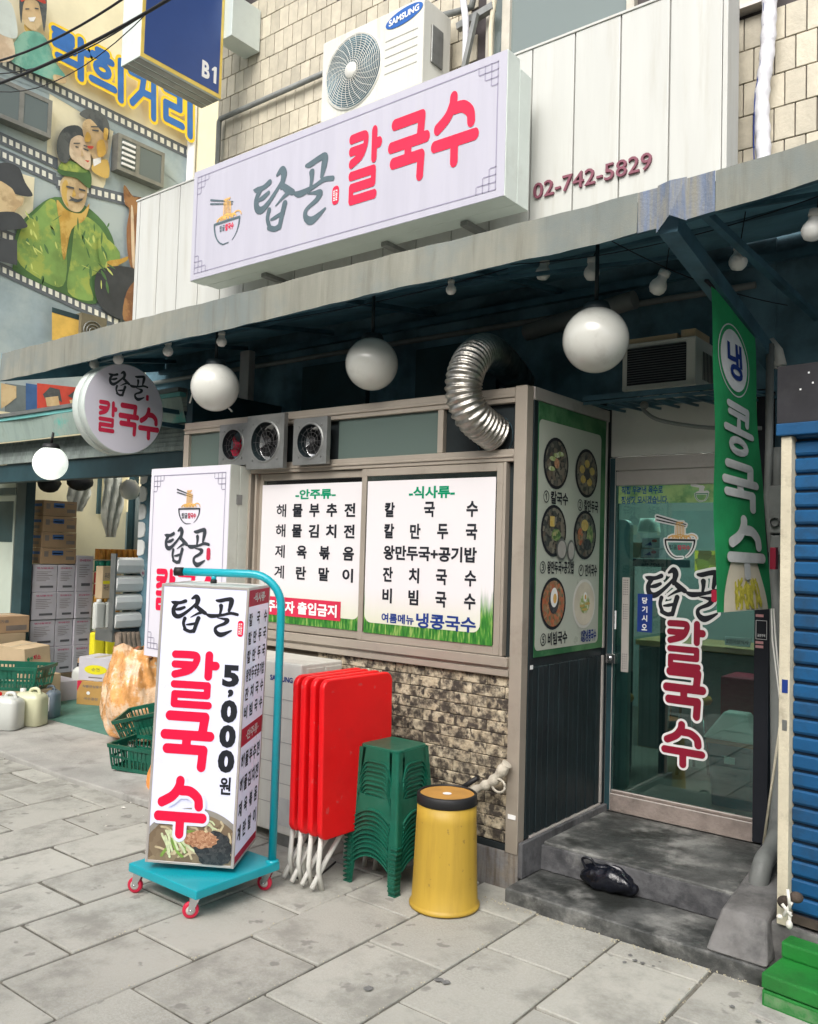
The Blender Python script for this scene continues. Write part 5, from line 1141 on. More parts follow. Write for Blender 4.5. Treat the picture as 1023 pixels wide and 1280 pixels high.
RIMM = mat('printed_steel_bowl_rim', (.30, .28, .25), .3, 0, .1)
def gpoly(p): return (p, [tuple(reversed(range(len(p))))])
q.use(RIMM); q.flat(gpoly(clip_disc(.215, 1.235, .268, .012, ws-.012, 0, hs_-.012)), fF(.001))
q.use(BROTH); q.flat(gpoly(clip_disc(.215, 1.24, .250, .012, ws-.012, 0, hs_-.012)), fF(.002))
random.seed(5)
PALEV = mat('printed_pale_courgette', (.62, .68, .42), .45, 0, .15, 60); PNOOD = mat('printed_pale_noodle', (.56, .47, .30), .45, 0, .15, 60); GRV = mat('printed_courgette_skin', (.22, .36, .08), .45, 0, .2, 60)
def squig(n, u0, u1, v0, v1, L_, r_, cur, seed, ang=0.6):
    rnd = random.Random(seed); out = []
    for _ in range(n):
        x, y = rnd.uniform(u0, u1), rnd.uniform(v0, v1); a = rnd.gauss(ang, .6); l = []
        for k in range(8): l.append((x, y, r_)); x += L_/7*math.cos(a); y += L_/7*math.sin(a); a += rnd.gauss(0, cur)
        if all(u0-.03 < p[0] < u1+.03 and v0-.04 < p[1] < v1+.01 for p in l): out.append(l)
    return out
for (m2, args, lift) in ((PNOOD, (34, .04, .35, 1.03, 1.185, .13, .0045, .45, 3), .003), (GRV, (12, .05, .20, 1.06, 1.18, .09, .006, .12, 9, 1.1), .0042), (PALEV, (13, .06, .22, 1.06, 1.18, .09, .0050, .12, 4, 1.1), .0054), (PALEV, (12, .20, .33, 1.03, 1.09, .10, .0035, .5, 11, .2), .0058)):
    ls = squig(*args); g = strokes(ls, 0, 220); g = ([(min(max(u, .013), ws-.013), min(v, hs_-.013)) for u, v in g[0]], [tuple(reversed(f)) for f in g[1]]); q.use(m2); q.flat(g, fF(lift))
def blob(cu, cv, ru, rv, seed, n=34, rag=.14):
    rnd = random.Random(seed); return gpoly([(min(max(cu+ru*(1+rnd.uniform(-rag, rag))*math.cos(6.283*k/n), .013), ws-.013), min(cv+rv*(1+rnd.uniform(-rag, rag))*math.sin(6.283*k/n), hs_-.013)) for k in range(n)])
q.use(SEAW); q.flat(blob(.305, 1.14, .085, .075, 2), fF(.0064)); q.use(SESA); q.flat(blob(.245, 1.10, .075, .036, 3), fF(.0074))
q.build('noodle_photo', ps, flip=False)
q = MB(INKB)
def ftf(g, u, v, su, sv): return ([(u+a*su, v-b_*sv) for a, b_ in g[0]], [tuple(reversed(f)) for f in g[1]])
q.flat(ftf(BR_G, .045, .215, .172, .165), fF(.002))
def vtext(s2, u0, u1, v0, v1, bold): g = text(s2, u0, v0, u1, v1, bold); return ([(a, v0+v1-b_) for a, b_ in g[0]], [tuple(reversed(f)) for f in g[1]])
q.flat(vtext('5', .297, .372, .340, .436, .055), fF(.002)); q.flat(vtext(',', .325, .350, .446, .482, .05), fF(.002))
for v0 in (.492, .600, .708): q.flat(vtext('0', .298, .372, v0, v0+.100, .06), fF(.002))
q.flat(vtext('원', .312, .362, .826, .902, .03), fF(.002))
q.use(PRED); q.flat(gpoly([(u, v) for u, v in rrect(.352, .145, .378, .215, .012)]), fF(.002))
for i, (u0, vb, sv) in enumerate(((.062, .535, .245), (.050, .800, .245), (.045, 1.085, .245))):
    if i == 2: q.use(SIGNL); q.flat(ftf(LOGO_RO[i], u0, vb, .215, sv), fF(.009)); q.use(PRED)
    q.flat(ftf(LOGO_R[i], u0, vb, .225 if i < 2 else .215, sv), fF(.002 if i < 2 else .0102))
q.use(WHT); q.flat(vtext('탑골', .357, .373, .155, .205, .01), fF(.004)); q.build('lettering', ps, flip=False)
# right-hand side of the sign
fG = lambda t: lf(lambda u, v: (w2-.003+t, -w2+u, hs_-v))
q = MB(PRED2)
for v0, v1 in ((.012, .085), (.620, .700), (1.170, 1.203)): q.flat(gpoly([(.012, v0), (ws-.012, v0), (ws-.012, v1), (.012, v1)][::-1]), fG(.001))
q.use(WHT); q.flat(vtext('·식사류·', .09, .31, .026, .070, .03), fG(.0025)); q.flat(vtext('·안주류·', .09, .31, .638, .684, .03), fG(.0025)); q.use(INKB)
def rows(lines, v0, dv, h):
    for k, s2 in enumerate(lines):
        n = len(s2); wd = .055 if n < 7 else .040
        for i, ch in enumerate(s2):
            cu = .035+wd/2+(ws-.07-wd)*i/max(1, n-1); g = vtext(ch, cu-wd/2, cu+wd/2, v0+dv*k, v0+dv*k+h, .035); q.flat(g, fG(.002))
rows(['칼국수', '칼만두국', '칼만두국', '왕만두국공기밥', '잔치국수', '비빔국수'], .115, .082, .058); rows(['해물부추전', '해물김치전', '제육볶음', '계란말이'], .735, .105, .07)
q.build('side_lettering', ps, flip=False)

# ------------------------------------------------------------------ white outdoor unit behind the tables
u = thing('outdoor_unit', 'white floor standing air conditioner outdoor unit behind the folded red tables', 'outdoor unit', (-3.6, 3.3, 0))
q = MB(ACW); q.box((-4.0, 3.165, .075), (-3.17, 3.475, .953)); q.build('case', u, bevel=.012, seg=3)
q = MB(mat('panel_line', (.33, .32, .30), .6))
for z in (.76, .665, .54, .43, .33, .22): q.box((-3.62, 3.163, z), (-3.20, 3.1665, z+.003))
q.build('panel_seam', u)
q = MB(ACW)
for k in range(2): q.box((-3.1705, 3.20+.14*k, .80), (-3.165, 3.32+.14*k, .93)); 
q.build('side_handle', u, bevel=.004)
q = MB(NBLU); q.flat(text('SAMSUNG', -3.40, .852, -3.17-.06, .880, .03), lambda u_, v: (u_, 3.1625, v)); q.build('badge', u, flip=False)
q = MB(GALV); q.box((-3.95, 3.2, 0), (-3.85, 3.44, .074)); q.box((-3.35, 3.2, 0), (-3.25, 3.44, .074)); q.build('foot', u)
q = MB(mat('label_sticker', (.5, .5, .48), .5)); q.box((-3.30, 3.162, .12), (-3.20, 3.1645, .26)); q.build('label', u)
q = MB(ACW); q.box((-2.99, 2.99, .0), (-2.93, 3.03, .135)); tag(q.build('wheel_block', bevel=.006), 'small grey white block standing on the paving beside the trolley post', 'block')

# ------------------------------------------------------------------ folded red tables
tabs = []
def table():
    t = thing('folding_table', 'x', 'folding table', (0, 0, 0), group='red folding tables stood on edge')
    q = MB(REDP); q.prism(rrect(0, .235, .475, .955, .045, 6), lambda u_, v, w_: (w_, u_, v), .032); q.build('top', t, bevel=.012, seg=4, angle=50)
    q = MB(REDP); q.prism(rrect(.02, .255, .455, .935, .04, 6), lambda u_, v, w_: (-w_-.001, u_, v), .012); q.build('rim', t, bevel=.004)
    q = MB(PLAST_W)
    q.tube([(-.012, .055, .0), (-.012, .03, .10), (-.012, .05, .30)], .0115, 10); q.tube([(-.020, .0, .30), (-.020, .12, .0)] if False else [(-.022, .26, .30), (-.022, .085, .12), (-.022, -.0, .02)], .0115, 10); q.build('leg', t)
    q = MB(PLAST_W); q.tube([(-.012, .41, .0), (-.012, .43, .10), (-.012, .41, .30)], .0115, 10); q.tube([(-.022, .26, .30), (-.022, .40, .12), (-.022, .46, .02)], .0115, 10); q.build('leg', t)
    q = MB(PLAST_W); q.tube([(-.012, .052, .24), (-.012, .42, .24)], .008, 8); q.build('cross_rail', t)
    return t
q = None
tb = table()
# a small finger hole in the face of the front table
labels = ['front one of the folded red tables, face fully visible beside the stool stack', 'folded red table second from the front, only its rounded edge showing', 'folded red table third from the front in the leaning row', 'rearmost folded red table, next to the floor standing outdoor unit']
xs_t = [-2.735, -2.800, -2.862, -2.925]
ys_t = [2.862, 2.865, 2.862, 2.868]
for i in range(4):
    o = tb if i == 0 else copy_tree(tb)
    o.location = (xs_t[i], ys_t[i], 0); o.rotation_euler = (0, math.radians(-1.2+.3*i), math.radians([-2, -1, .5, 0][i])); o['label'] = labels[i]

# ------------------------------------------------------------------ stack of green stools
def stool():
    t = thing('stool', 'x', 'stool', (0, 0, 0), group='stack of green plastic stools')
    Hs = .43; B = .150; T = .120
    def hw(z): return B+(T-B)*z/Hs
    q = MB(GRNP); q.prism(rrect(-T+.002, -T+.002, T-.002, T-.002, .034, 5), lambda u_, v, w_: (u_, v, Hs-.02+w_), .02); q.build('seat', t, bevel=.008, seg=3, angle=50)
    for sx_ in (-1, 1):
        for sy_ in (-1, 1):
            q = MB(GRNP); zs = [0, .10, .2, .3, Hs-.012]; lw = [.038, .040, .043, .046, .050]
            for axis in (0, 1):
                vs = []
                for z, l in zip(zs, lw):
                    h_ = hw(z)
                    for (a_, off) in ((h_-.012, 0), (h_-l, 0), (h_-.012, -.004), (h_-l, -.004)):
                        p = (sx_*a_, sy_*(h_+off), z) if axis == 0 else (sx_*(h_+off), sy_*a_, z); vs.append(p)
                n = len(zs); fs = []
                for i in range(n-1):
                    for (a_, b_) in ((0, 1), (1, 3), (3, 2), (2, 0)): fs.append((i*4+a_, i*4+b_, (i+1)*4+b_, (i+1)*4+a_))
                fs.append((0, 1, 3, 2)); q.add(vs, fs)
            vs = []
            for z in zs:
                h_ = hw(z)
                for k in range(5):
                    a = math.pi/2*k/4; vs.append((sx_*(h_-.012+.012*math.cos(a)), sy_*(h_-.012+.012*math.sin(a)), z))
            q.add(vs, [(i*5+k, i*5+k+1, (i+1)*5+k+1, (i+1)*5+k) for i in range(len(zs)-1) for k in range(4)], True)
            h_ = hw(0)+.007; q.box((sx_*(h_-.042), sy_*(h_-.006), .0), (sx_*h_, sy_*h_, .007)); q.box((sx_*(h_-.006), sy_*(h_-.042), .0), (sx_*h_, sy_*(h_-.0065), .007))
            q.build('leg', t)
    for axis in (0, 1):
        for s_ in (-1, 1):
            q = MB(GRNP)
            def P3(a_, z, off=0):
                h_ = hw(z)+off; return (a_*(hw(z)), s_*h_, z) if axis == 0 else (s_*h_, a_*(hw(z)), z)
            # apron below the seat, an opening, then an arched rail
            def strip(zf0, zf1, n=12, th=.003, e=.72, lip=0):
                vs = []
                for i in range(n+1):
                    a_ = -e+2*e*i/n
                    for z in (zf0(a_), zf1(a_)):
                        vs.append(P3(a_, z, lip)); vs.append(P3(a_, z, -th))
                q.add(vs, [(i*4, (i+1)*4, (i+1)*4+2, i*4+2) for i in range(n)]+[(i*4+1, i*4+3, (i+1)*4+3, (i+1)*4+1) for i in range(n)]+[(i*4, i*4+1, (i+1)*4+1, (i+1)*4) for i in range(n)]+[(i*4+2, (i+1)*4+2, (i+1)*4+3, i*4+3) for i in range(n)])
            strip(lambda a_: .365-.06*abs(a_/.7)**6, lambda a_: Hs-.008); strip(lambda a_: .360-.06*abs(a_/.7)**6, lambda a_: .366-.06*abs(a_/.7)**6, lip=.007); strip(lambda a_: .150-.040*abs(a_/.7)**2.2, lambda a_: .205+.010*abs(a_/.7)**4); strip(lambda a_: .144-.040*abs(a_/.7)**2.2, lambda a_: .151-.040*abs(a_/.7)**2.2, lip=.010)
            q.build('side_panel', t)
    return t
sp_ = stool(); N_ST = 11; SX, SY = -2.598, 3.225
snames = ['top', 'second', 'third', 'fourth', 'fifth', 'sixth', 'seventh', 'eighth', 'ninth', 'tenth', 'bottom']
for k in range(N_ST):
    o = sp_ if k == 0 else copy_tree(sp_)
    o.location = (SX+random.uniform(-.002, .002), SY+random.uniform(-.002, .002), .0+.0208*(N_ST-1-k)); o.rotation_euler = (0, 0, math.radians(random.uniform(-.8, .8)))
    o['label'] = ('uppermost green plastic stool with its seat visible on top of the stack' if k == 0 else 'lowest green plastic stool of the stack, its feet on the paving' if k == N_ST-1 else '%s green plastic stool counted down from the top of the stack' % snames[k])

# ------------------------------------------------------------------ yellow bin
bx_, by_ = -2.238, 3.165
yb = thing('yellow_bin', 'tapered yellow metal bin with black collar and ochre top beside the stool stack', 'bin', (bx_, by_, 0))
q = MB(YEL); q.lathe([(0, .003), (.146, .003), (.155, .006), (.156, .015), (.150, .021), (.146, .026), (.142, .12), (.133, .38), (.1305, .450), (.128, .450)], (bx_, by_, 0), (0, 0, 1), 56); q.build('body', yb)
q = MB(RUBBER); q.lathe([(.1302, .446), (.1340, .448), (.1330, .486), (.128, .491), (.122, .492), (.120, .486)], (bx_, by_, 0), (0, 0, 1), 56); q.build('collar', yb)
q = MB(OCHRE); q.lathe([(0, .482), (.121, .484)], (bx_, by_, 0), (0, 0, 1), 40); q.build('top', yb)
q = MB(WHT); q.flat(ell(bx_, by_, .020, n=16), lambda a, c: (a, c, .4845)); q.build('label', yb)

# ------------------------------------------------------------------ rolled cloth and hose by the wall
q = MB(mat('dirty_cloth', (.48, .44, .36), .85, 0, .15, 12, .8, 40, dirt=(.2, .17, .13), dirt_amt=.5)); q.tube(crom([at(578, 993, 'y', 3.44), at(600, 985, 'y', 3.44), at(618, 975, 'y', 3.45), at(634, 955, 'y', 3.46)], 8), [.017+.009*(i/24)+.004*math.sin(i*1.3) for i in range(25)], 14)
p1 = at(622, 980, 'y', 3.43); q.tube([(p1[0]+.035*math.cos(a), 3.44, p1[2]-.01+.03*math.sin(a)) for a in [6.283*k/16 for k in range(17)]], .006, 8); q.use(RUBBER); q.tube([at(570, 990, 'y', 3.47), at(598, 972, 'y', 3.48)], .012, 8)
tag(q.build('rolled_cloth'), 'dirty cream cloth tied in a roll sticking out behind the yellow bin', 'cloth')

# ------------------------------------------------------------------ black bag on the step
q = MB(BLKP); cx, cy, cz = at(762, 1112, 'z', .07)
rnd = random.Random(3); n1, n2 = 30, 18; vs = []
for i in range(n1):
    for j in range(n2+1):
        a = 6.283*i/n1; b_ = math.pi*j/n2; rr = 1+.10*math.sin(3*a+2*b_)+.07*math.sin(7*a-3*b_)+.06*math.sin(11*a+5*b_)+rnd.uniform(-.035, .035)
        vs.append((cx+.125*rr*math.sin(b_)*math.cos(a), cy+.055*rr*math.sin(b_)*math.sin(a), max(.068, .108-.052*rr*math.cos(b_)*(1 if math.cos(b_) > 0 else 1.15))))
q.add(vs, [(i*(n2+1)+j, ((i+1) % n1)*(n2+1)+j, ((i+1) % n1)*(n2+1)+j+1, i*(n2+1)+j+1) for i in range(n1) for j in range(n2)], True)
q.tube(crom([(cx-.11, cy, .13), (cx-.13, cy-.01, .175), (cx-.09, cy-.01, .185), (cx-.06, cy, .15)], 6), .006, 8)
tag(q.build('plastic_bag', flip=True), 'crumpled shiny black plastic bag lying on the lower concrete step', 'bag')

# ------------------------------------------------------------------ green banner
TL = np.array([-1.20, 3.45, 2.66]); TR2 = np.array([-1.19, 3.99, 2.63]); BLc = np.array([-1.20, 3.585, 1.335]); BRc = np.array([-1.16, 4.18, 1.335])
def ban(t):
    def f(u, v):   # u 0..1 across, v 0..1 down
        p = (TL*(1-u)+TR2*u)*(1-v)+(BLc*(1-u)+BRc*u)*v; w_ = .006*math.sin(v*6+u*2.5)+.003*math.sin(v*15+1+u*5)
        n = np.array([1, -.05, 0]); return tuple(p+n*(w_+t))
    return f
bn = thing('green_banner', 'long green cloth banner with oval blue mark and white lettering hanging beside the door', 'banner', tuple(TL))
q = MB(BANG); nu, nv = 8, 60; q.add([ban(0)(i/nu, j/nv) for i in range(nu+1) for j in range(nv+1)], [(i*(nv+1)+j, (i+1)*(nv+1)+j, (i+1)*(nv+1)+j+1, i*(nv+1)+j+1) for i in range(nu) for j in range(nv)], True)
cloth = q.build('cloth', bn, flip=False)
def dense(g, k=2):
    return g
q = MB(WHT); SL = mat('banner_white_print', (.66, .68, .68), .6); q.use(SL)
q.flat(gpoly([(.44+.29*math.cos(6.283*k/30), .185+.098*math.sin(6.283*k/30)) for k in range(30)][::-1]), ban(.003)); q.flat(([(.44+r_*math.cos(6.283*k/40)*1.0, .185+r2*math.sin(6.283*k/40)) for r_, r2 in ((.345, .115), (.330, .111)) for k in range(40)], [(k, (k+1) % 40, 40+(k+1) % 40, 40+k) for k in range(40)]), ban(.003))
def btext(ch, u0, u1, v0, v1, bold=.04, sl=0): g = text(ch, 0, 0, 1, 1, bold); return ([(u0+(u1-u0)*(a+sl*(1-b_)), v1-(v1-v0)*b_) for a, b_ in g[0]], [tuple(reversed(f)) for f in g[1]])
q.use(NBLU); q.flat(btext('냉', .29, .61, .125, .245, .03), ban(.005)); q.use(SL)
KONG = strokes([S_((.12, .93), (.78, .93), (.76, .66), r=.07), S_((.14, .78), (.70, .78), r=.06), S_((.46, .66), (.46, .50), r=.07), S_((.02, .46), (.92, .46), r=.07), [(a, b_, .07) for a, b_, _ in arc(.46, .17, .26, .12, 0, 360, .07)]], 0)
for i, (g, v0, v1) in enumerate(((KONG, .315, .485), (LOGO_R[1], .505, .665), (LOGO_R[2], .685, .885))):
    q.flat(([(.20+a*.68, v1-b_*(v1-v0)*.97) for a, b_ in g[0]], [tuple(reversed(f)) for f in g[1]]), ban(.0042 if i < 2 else .012))
q.build('lettering', bn, flip=False)
q = MB(mat('printed_bowl_china', (.80, .73, .58), .5, 0, .08, 6)); NB = 14
q.add([ban(.005)(u_, v) for v, ua, ub in [(.83+.17*k/NB, .10+.17*(1-k/NB)**2+.0, .90-.16*(1-k/NB)**1.4) for k in range(NB+1)] for u_ in (ua, (ua+ub)/2, ub)], [(k*3+c, k*3+c+1, (k+1)*3+c+1, (k+1)*3+c) for k in range(NB) for c in (0, 1)])
q.use(mat('printed_cucumber_strands', (.62, .55, .08), .5, 0, .35, 40)); ls = [[(a, b_, r_) for a, b_, r_ in l] for l in squig(60, .30, .74, 1.97, 2.19, .16, .016, .2, 8, 1.5)]; g = strokes(ls, 0, 160)
q.flat(([(a, min(b_/2.2, .995)) for a, b_ in g[0]], [tuple(reversed(f)) for f in g[1]]), ban(.008))
q.build('noodle_photo', bn, flip=False)
q = MB(INKB); q.tube([(-1.2, 3.40, 2.67), (-1.19, 4.02, 2.635)], .008, 8); q.build('top_rod', bn)
rp = MB(PLAST_W); b0_ = ban(0)(1, 1); e0 = at(978, 900, 'y', 3.9)
rp.tube([b0_, at(966, 800, 'y', 4.12), at(976, 880, 'y', 4.0), at(977, 925, 'y', 3.95)], .004, 6); rp.tube([(b0_[0]+.01, b0_[1], b0_[2]), at(970, 800, 'y', 4.12), at(978, 880, 'y', 4.0)], .004, 6)
tag(rp.build('rope'), 'white braided rope tying the banner corner down beside the cream post', 'rope')
rp = MB(CREAMP); rp.tube([at(976, 905, 'y', 3.95), at(955, 1055, 'y', 3.95)], .006, 8); tag(rp.build('thin_stick'), 'thin cream stick leaning in the gap beside the door post', 'stick')
rp = MB(INKB); rp.tube([at(955, 1056, 'y', 3.95), at(951, 1080, 'y', 3.95)], .011, 8); tag(rp.build('stick_tip'), 'short dark foot below the thin cream stick by the grey pipe', 'stick')

# ------------------------------------------------------------------ grey pipe rising from the step ramp, and things in the gap
q = MB(PVC); q.tube(crom([at(945, 1140, 'y', 3.75), at(948, 1110, 'y', 3.75), at(955, 1078, 'y', 3.80), at(968, 1055, 'y', 3.95), at(975, 1000, 'y', 4.15), at(974, 800, 'y', 4.25), at(972, 560, 'y', 4.25)], 8), .040, 20)
q.lathe([(.050, 0), (.050, .07), (.040, .075)], tuple(np.array(at(945, 1140, 'y', 3.75))+np.array([0, 0, -.02])), (0, 0, 1), 20); tag(q.build('drain_pipe'), 'fat grey drain pipe curving up from the concrete ramp beside the shutter', 'pipe')
q = MB(PVC); q.tube([at(963, 430, 'y', 4.2), at(962, 560, 'y', 4.2), at(960, 620, 'y', 4.2), at(966, 690, 'y', 4.2)], .018, 10); tag(q.build('thin_pipe'), 'thin grey pipe in the dark gap right of the banner', 'pipe')
q = MB(PVC); m0 = at(971, 640, 'y', 4.2); q.box((m0[0]-.02, 4.15, m0[2]-.10), (m0[0]+.06, 4.25, m0[2]+.12)); q.box((m0[0]-.01, 4.14, m0[2]-.2), (m0[0]+.04, 4.2, m0[2]-.11)); q.lathe([(.02, -.02), (.02, .03)], (m0[0]+.01, 4.15, m0[2]-.05), (0, 1, 0), 12); tag(q.build('gas_meter_fitting', bevel=.006), 'grey pipe fitting in the gap between banner and cream post', 'fitting')
q = MB(DRED); m0 = at(967, 698, 'y', 4.1); q.box((m0[0]-.01, 4.08, m0[2]-.05), (m0[0]+.016, 4.12, m0[2]+.05)); tag(q.build('red_tag', bevel=.004), 'small dark red plate hanging in the gap right of the banner', 'tag')
q = MB(PLAST_W); q.tube([at(963, 425, 'y', 4.3), at(970, 440, 'y', 4.3), at(976, 458, 'y', 4.3)], [.02, .035, .03], 12); tag(q.build('pale_pipe_bend'), 'pale pipe bend at the top of the gap above the shutter corner', 'pipe')

# ------------------------------------------------------------------ neighbour shutter on the right (turned a little towards the street)
sh = thing('roller_shutter', 'closed blue roller shutter of the neighbouring shop at the right edge', 'shutter', (-.92, 3.45, .18))
ang = math.radians(-7); sc0 = (-.922, 3.45)
def rot(x, y): c_, s_ = math.cos(ang), math.sin(ang); return (sc0[0]+(x*c_-y*s_), sc0[1]+(x*s_+y*c_))
def rbx(q, x0, y0, z0, x1, y1, z1): q.hexa([(*rot(x, y), z) for z in (z0, z1) for y in (y0, y1) for x in (x0, x1)])
z = .245; k = 0
while z < 2.02:
    q = MB(BLUS); h_ = .0655
    prof = [(.004, z+.008), (-.004, z+.012), (-.009, z+.020), (-.009, z+h_-.008), (-.003, z+h_-.002), (.006, z+h_-.002), (.006, z+.008)]
    vs = [(*rot(x, .04+dy), zz) for x in (.042, 1.3) for dy, zz in prof]; n = len(prof); q.add(vs, [tuple(range(n)), tuple(range(2*n-1, n-1, -1))]+[(i, (i+1) % n, n+(i+1) % n, n+i) for i in range(n)]); q.build('slat', sh)
    z += h_; k += 1
q = MB(mat('shutter_dark_joint', (.003, .02, .045), .6)); rbx(q, .042, .047, .23, 1.3, .052, 2.03); q.build('slat_backing', sh)
q = MB(mat('rusty_bottom_bar', (.06, .045, .035), .8, 0, .3, 20)); rbx(q, .042, .025, .215, 1.3, .06, .243); q.build('bottom_bar', sh)
q = MB(BLUS); rbx(q, -.014, -.015, 2.032, 1.3, .10, 2.078); q.build('blue_header', sh, bevel=.004)
q = MB(mat('dark_fascia_board', (.022, .022, .026), .8, 0, .3, 5, dirt=(.06, .06, .06), dirt_amt=.3)); rbx(q, -.014, -.005, 2.080, 1.3, .30, 2.30); 
q.use(WHT); [rbx(q, x, -.007, zz, x+.006, -.0052, zz+.006) for x, zz in ((.07, 2.20), (.115, 2.22), (.10, 2.26))]
q.build('fascia', sh)
q = MB(CREAMP); rbx(q, .0, .0, .205, .040, .06, 2.030); q.build('guide_post', sh, bevel=.003)
q = MB(NBLU); rbx(q, .012, -.0012, 1.06, .034, -.0004, 1.11); q.use(GALV); rbx(q, .014, -.0013, .92, .032, -.0005, .96); q.build('sticker', sh)
q = MB(DARK); rbx(q, -.01, .10, .15, .0, .9, 2.08); rbx(q, 0, .12, .1, 1.3, .2, 2.08); q.build('side_cheek', sh)
q = MB(CONC); rbx(q, -.03, .02, -.02, 1.3, .3, .20); tag(q.build('shutter_plinth', bevel=.01), 'rough concrete plinth under the blue roller shutter', 'plinth')
# green step
gs = thing('green_step', 'green painted concrete steps below the blue shutter at the lower right corner', 'steps', (-.7, 3.3, 0))
p = at(967, 1216, 'z', .13)
def gbx(q, x0, y0, z0, x1, y1, z1): q.hexa([(*rot(x, y), z) for z in (z0, z1) for y in (y0, y1) for x in (x0, x1)])
q = MB(GRNS); gbx(q, .045, -.235, .0, .9, .0, .062); q.build('base', gs, bevel=.008)
q = MB(GRNS); gbx(q, .045, -.24, .066, .9, .0, .118); q.build('tread', gs, bevel=.008)
q = MB(GRNS); gbx(q, .045, -.07, .1185, .9, .015, .175); q.build('upper_tread', gs, bevel=.008)
q = MB(mat('scraped_green', (.16, .30, .14), .7, 0, .3, 60, dirt=(.04, .2, .05), dirt_amt=.9, dirt_scale=30)); gbx(q, .055, -.2362, .012, .9, -.2356, .05); q.build('scuffed_patch', gs)
q = MB(CONCL); q.prism([(-.93, 3.14), (-.5, 3.06), (.5, 2.95), (.5, 3.3), (-.93, 3.3)], lambda u_, v, t: (u_, v, -.01+t), .016); tag(q.build('mortar_patch', bevel=.004), 'pale mortar patch on the paving below the green steps', 'mortar patch')
q = MB(mat('brown_rag', (.06, .045, .035), .9, 0, .4, 20, 1, 30)); q.ball(at(982, 1128, 'y', 3.40), .028, 10, .8); q.ball(at(996, 1122, 'y', 3.38), .024, 10, .8); q.use(mat('white_padlock_cord', (.66, .64, .58), .6))
for a_, b_ in (((978, 1130), (990, 1146)), ((990, 1128), (980, 1145)), ((985, 1112), (988, 1135)), ((988, 1140), (987, 1158))): q.tube([at(*a_, 'y', 3.36), at(*b_, 'y', 3.355)], .006, 8)
q.ball(at(987, 1156, 'y', 3.35), .012, 8, 1.3); q.ball(at(975, 1146, 'y', 3.35), .011, 8, .8); tag(q.build('padlock'), 'white cord and padlock knotted round the foot of the cream shutter post', 'padlock')

# ------------------------------------------------------------------ left neighbour: canopy, frame, back walls
YL = 3.75
lc = thing('neighbour_canopy', 'faded teal valance and gutter of the storage shop on the left', 'canopy', (-7, YL, 2.4))
q = MB(TEALV); n = 60; vs = []
for i in range(n+1):
    x = -9.2+4.15*i/n
    for j in range(3): t = j/2; vs.append((x, YL+.01*math.sin(x*5)+.05*(1-t), 2.425+.175*t))
q.add(vs, [(i*3+j, (i+1)*3+j, (i+1)*3+j+1, i*3+j+1) for i in range(n) for j in range(2)], True); q.build('valance', lc, flip=False)
q = MB(GALV); q.box((-9.2, YL-.03, 2.635), (-5.05, YL+.05, 2.665)); q.build('gutter', lc)
q = MB(mat('teal_strip', (.15, .42, .40), .5)); q.box((-9.2, YL-.012, 2.603), (-5.05, YL+.04, 2.633)); q.build('teal_strip', lc)
q = MB(TILEG); q.hexa([(-9.2, YL+.05, 2.61), (-5.05, YL+.05, 2.61), (-9.2, 4.6, 2.62), (-5.05, 4.6, 2.62), (-9.2, YL+.05, 2.66), (-5.05, YL+.05, 2.66), (-9.2, 4.6, 2.7), (-5.05, 4.6, 2.7)]); q.build('roof', lc)
for k in range(6):
    q = MB(TILEG); q.box((-9.2, 3.90+.012*k, 2.245+.035*k), (-5.0, 3.93+.012*k, 2.277+.035*k)); q.build('slat', lc)
q = MB(DKTEAL); q.box((-9.4, 3.93, 2.08), (-4.72, 4.03, 2.242)); tag(q.build('shop_lintel', bevel=.005), 'dark teal steel lintel under the left canopy', 'beam')
lw = thing('storage_shop', 'open storage shop on the left with cream back wall behind the boxes', 'building', (-8, 5.8, 0))
q = MB(CREAMW); q.box((-9.75, 3.6, .03), (-9.65, 6.9, 3.0)); q.box((-9.65, 6.4, 1.95), (-4.75, 6.5, 2.6)); q.build('wall', lw)
q = MB(mat('grey_blue_panel', (.10, .15, .16), .6, 0, .1, 2)); q.box((-9.64, 6.39, .03), (-4.75, 6.48, 1.948)); q.build('lower_panel', lw)
q = MB(DKTEAL); q.box((-9.4, 4.7, 2.25), (-4.72, 4.8, 2.6)); q.box((-4.78, 3.6, .03), (-4.72, 6.4, 2.6)); q.build('inner_partition', lw)
ylw = 5.75
q = MB(DKTEAL)
for px_ in (166, 187, 216): a = at(px_, 640, 'y', ylw); q.box((a[0]-.05, ylw-.03, .03), (a[0]+.05, ylw+.03, 2.45))
a = at(160, 640, 'y', ylw); q.box((a[0]-.3, ylw-.025, 2.10), (-4.8, ylw+.025, 2.18)); q.build('mullion', lw)
a, c = at(168, 640, 'y', ylw), at(186, 640, 'y', ylw); q = MB(GL_UP); q.box((a[0], ylw-.004, .6), (c[0], ylw+.004, 2.1)); q.build('pane', lw)
a = at(123, 640, 'x', -9.6); q = MB(DKTEAL); q.box((-9.62, a[1]-.02, 1.9), (-9.58, a[1]+.02, 2.6)); q.build('mullion', lw)
p = at(31, 650, 'y', 4.5); q = MB(DKTEAL); q.box((p[0]-.10, 4.45, .03), (p[0]+.10, 4.55, 2.45)); tag(q.build('door_post', bevel=.006), 'thick dark teal post left of the brown cartons', 'post')
q = MB(mat('pale_green_door', (.46, .52, .46), .5, 0, .06, 2)); pl = at(18, 650, 'y', 4.55); q.box((pl[0]-1.3, 4.55, .5), (pl[0], 4.60, 2.2)); q.use(DKTEAL); s1 = at(0, 630, 'y', 4.545); s2 = at(15, 678, 'y', 4.545); q.box((s1[0]-.4, 4.545, s2[2]), (s2[0], 4.5495, s1[2]+.03)); q.box((pl[0]-1.3, 4.5, 2.02), (pl[0]+.1, 4.56, 2.10))
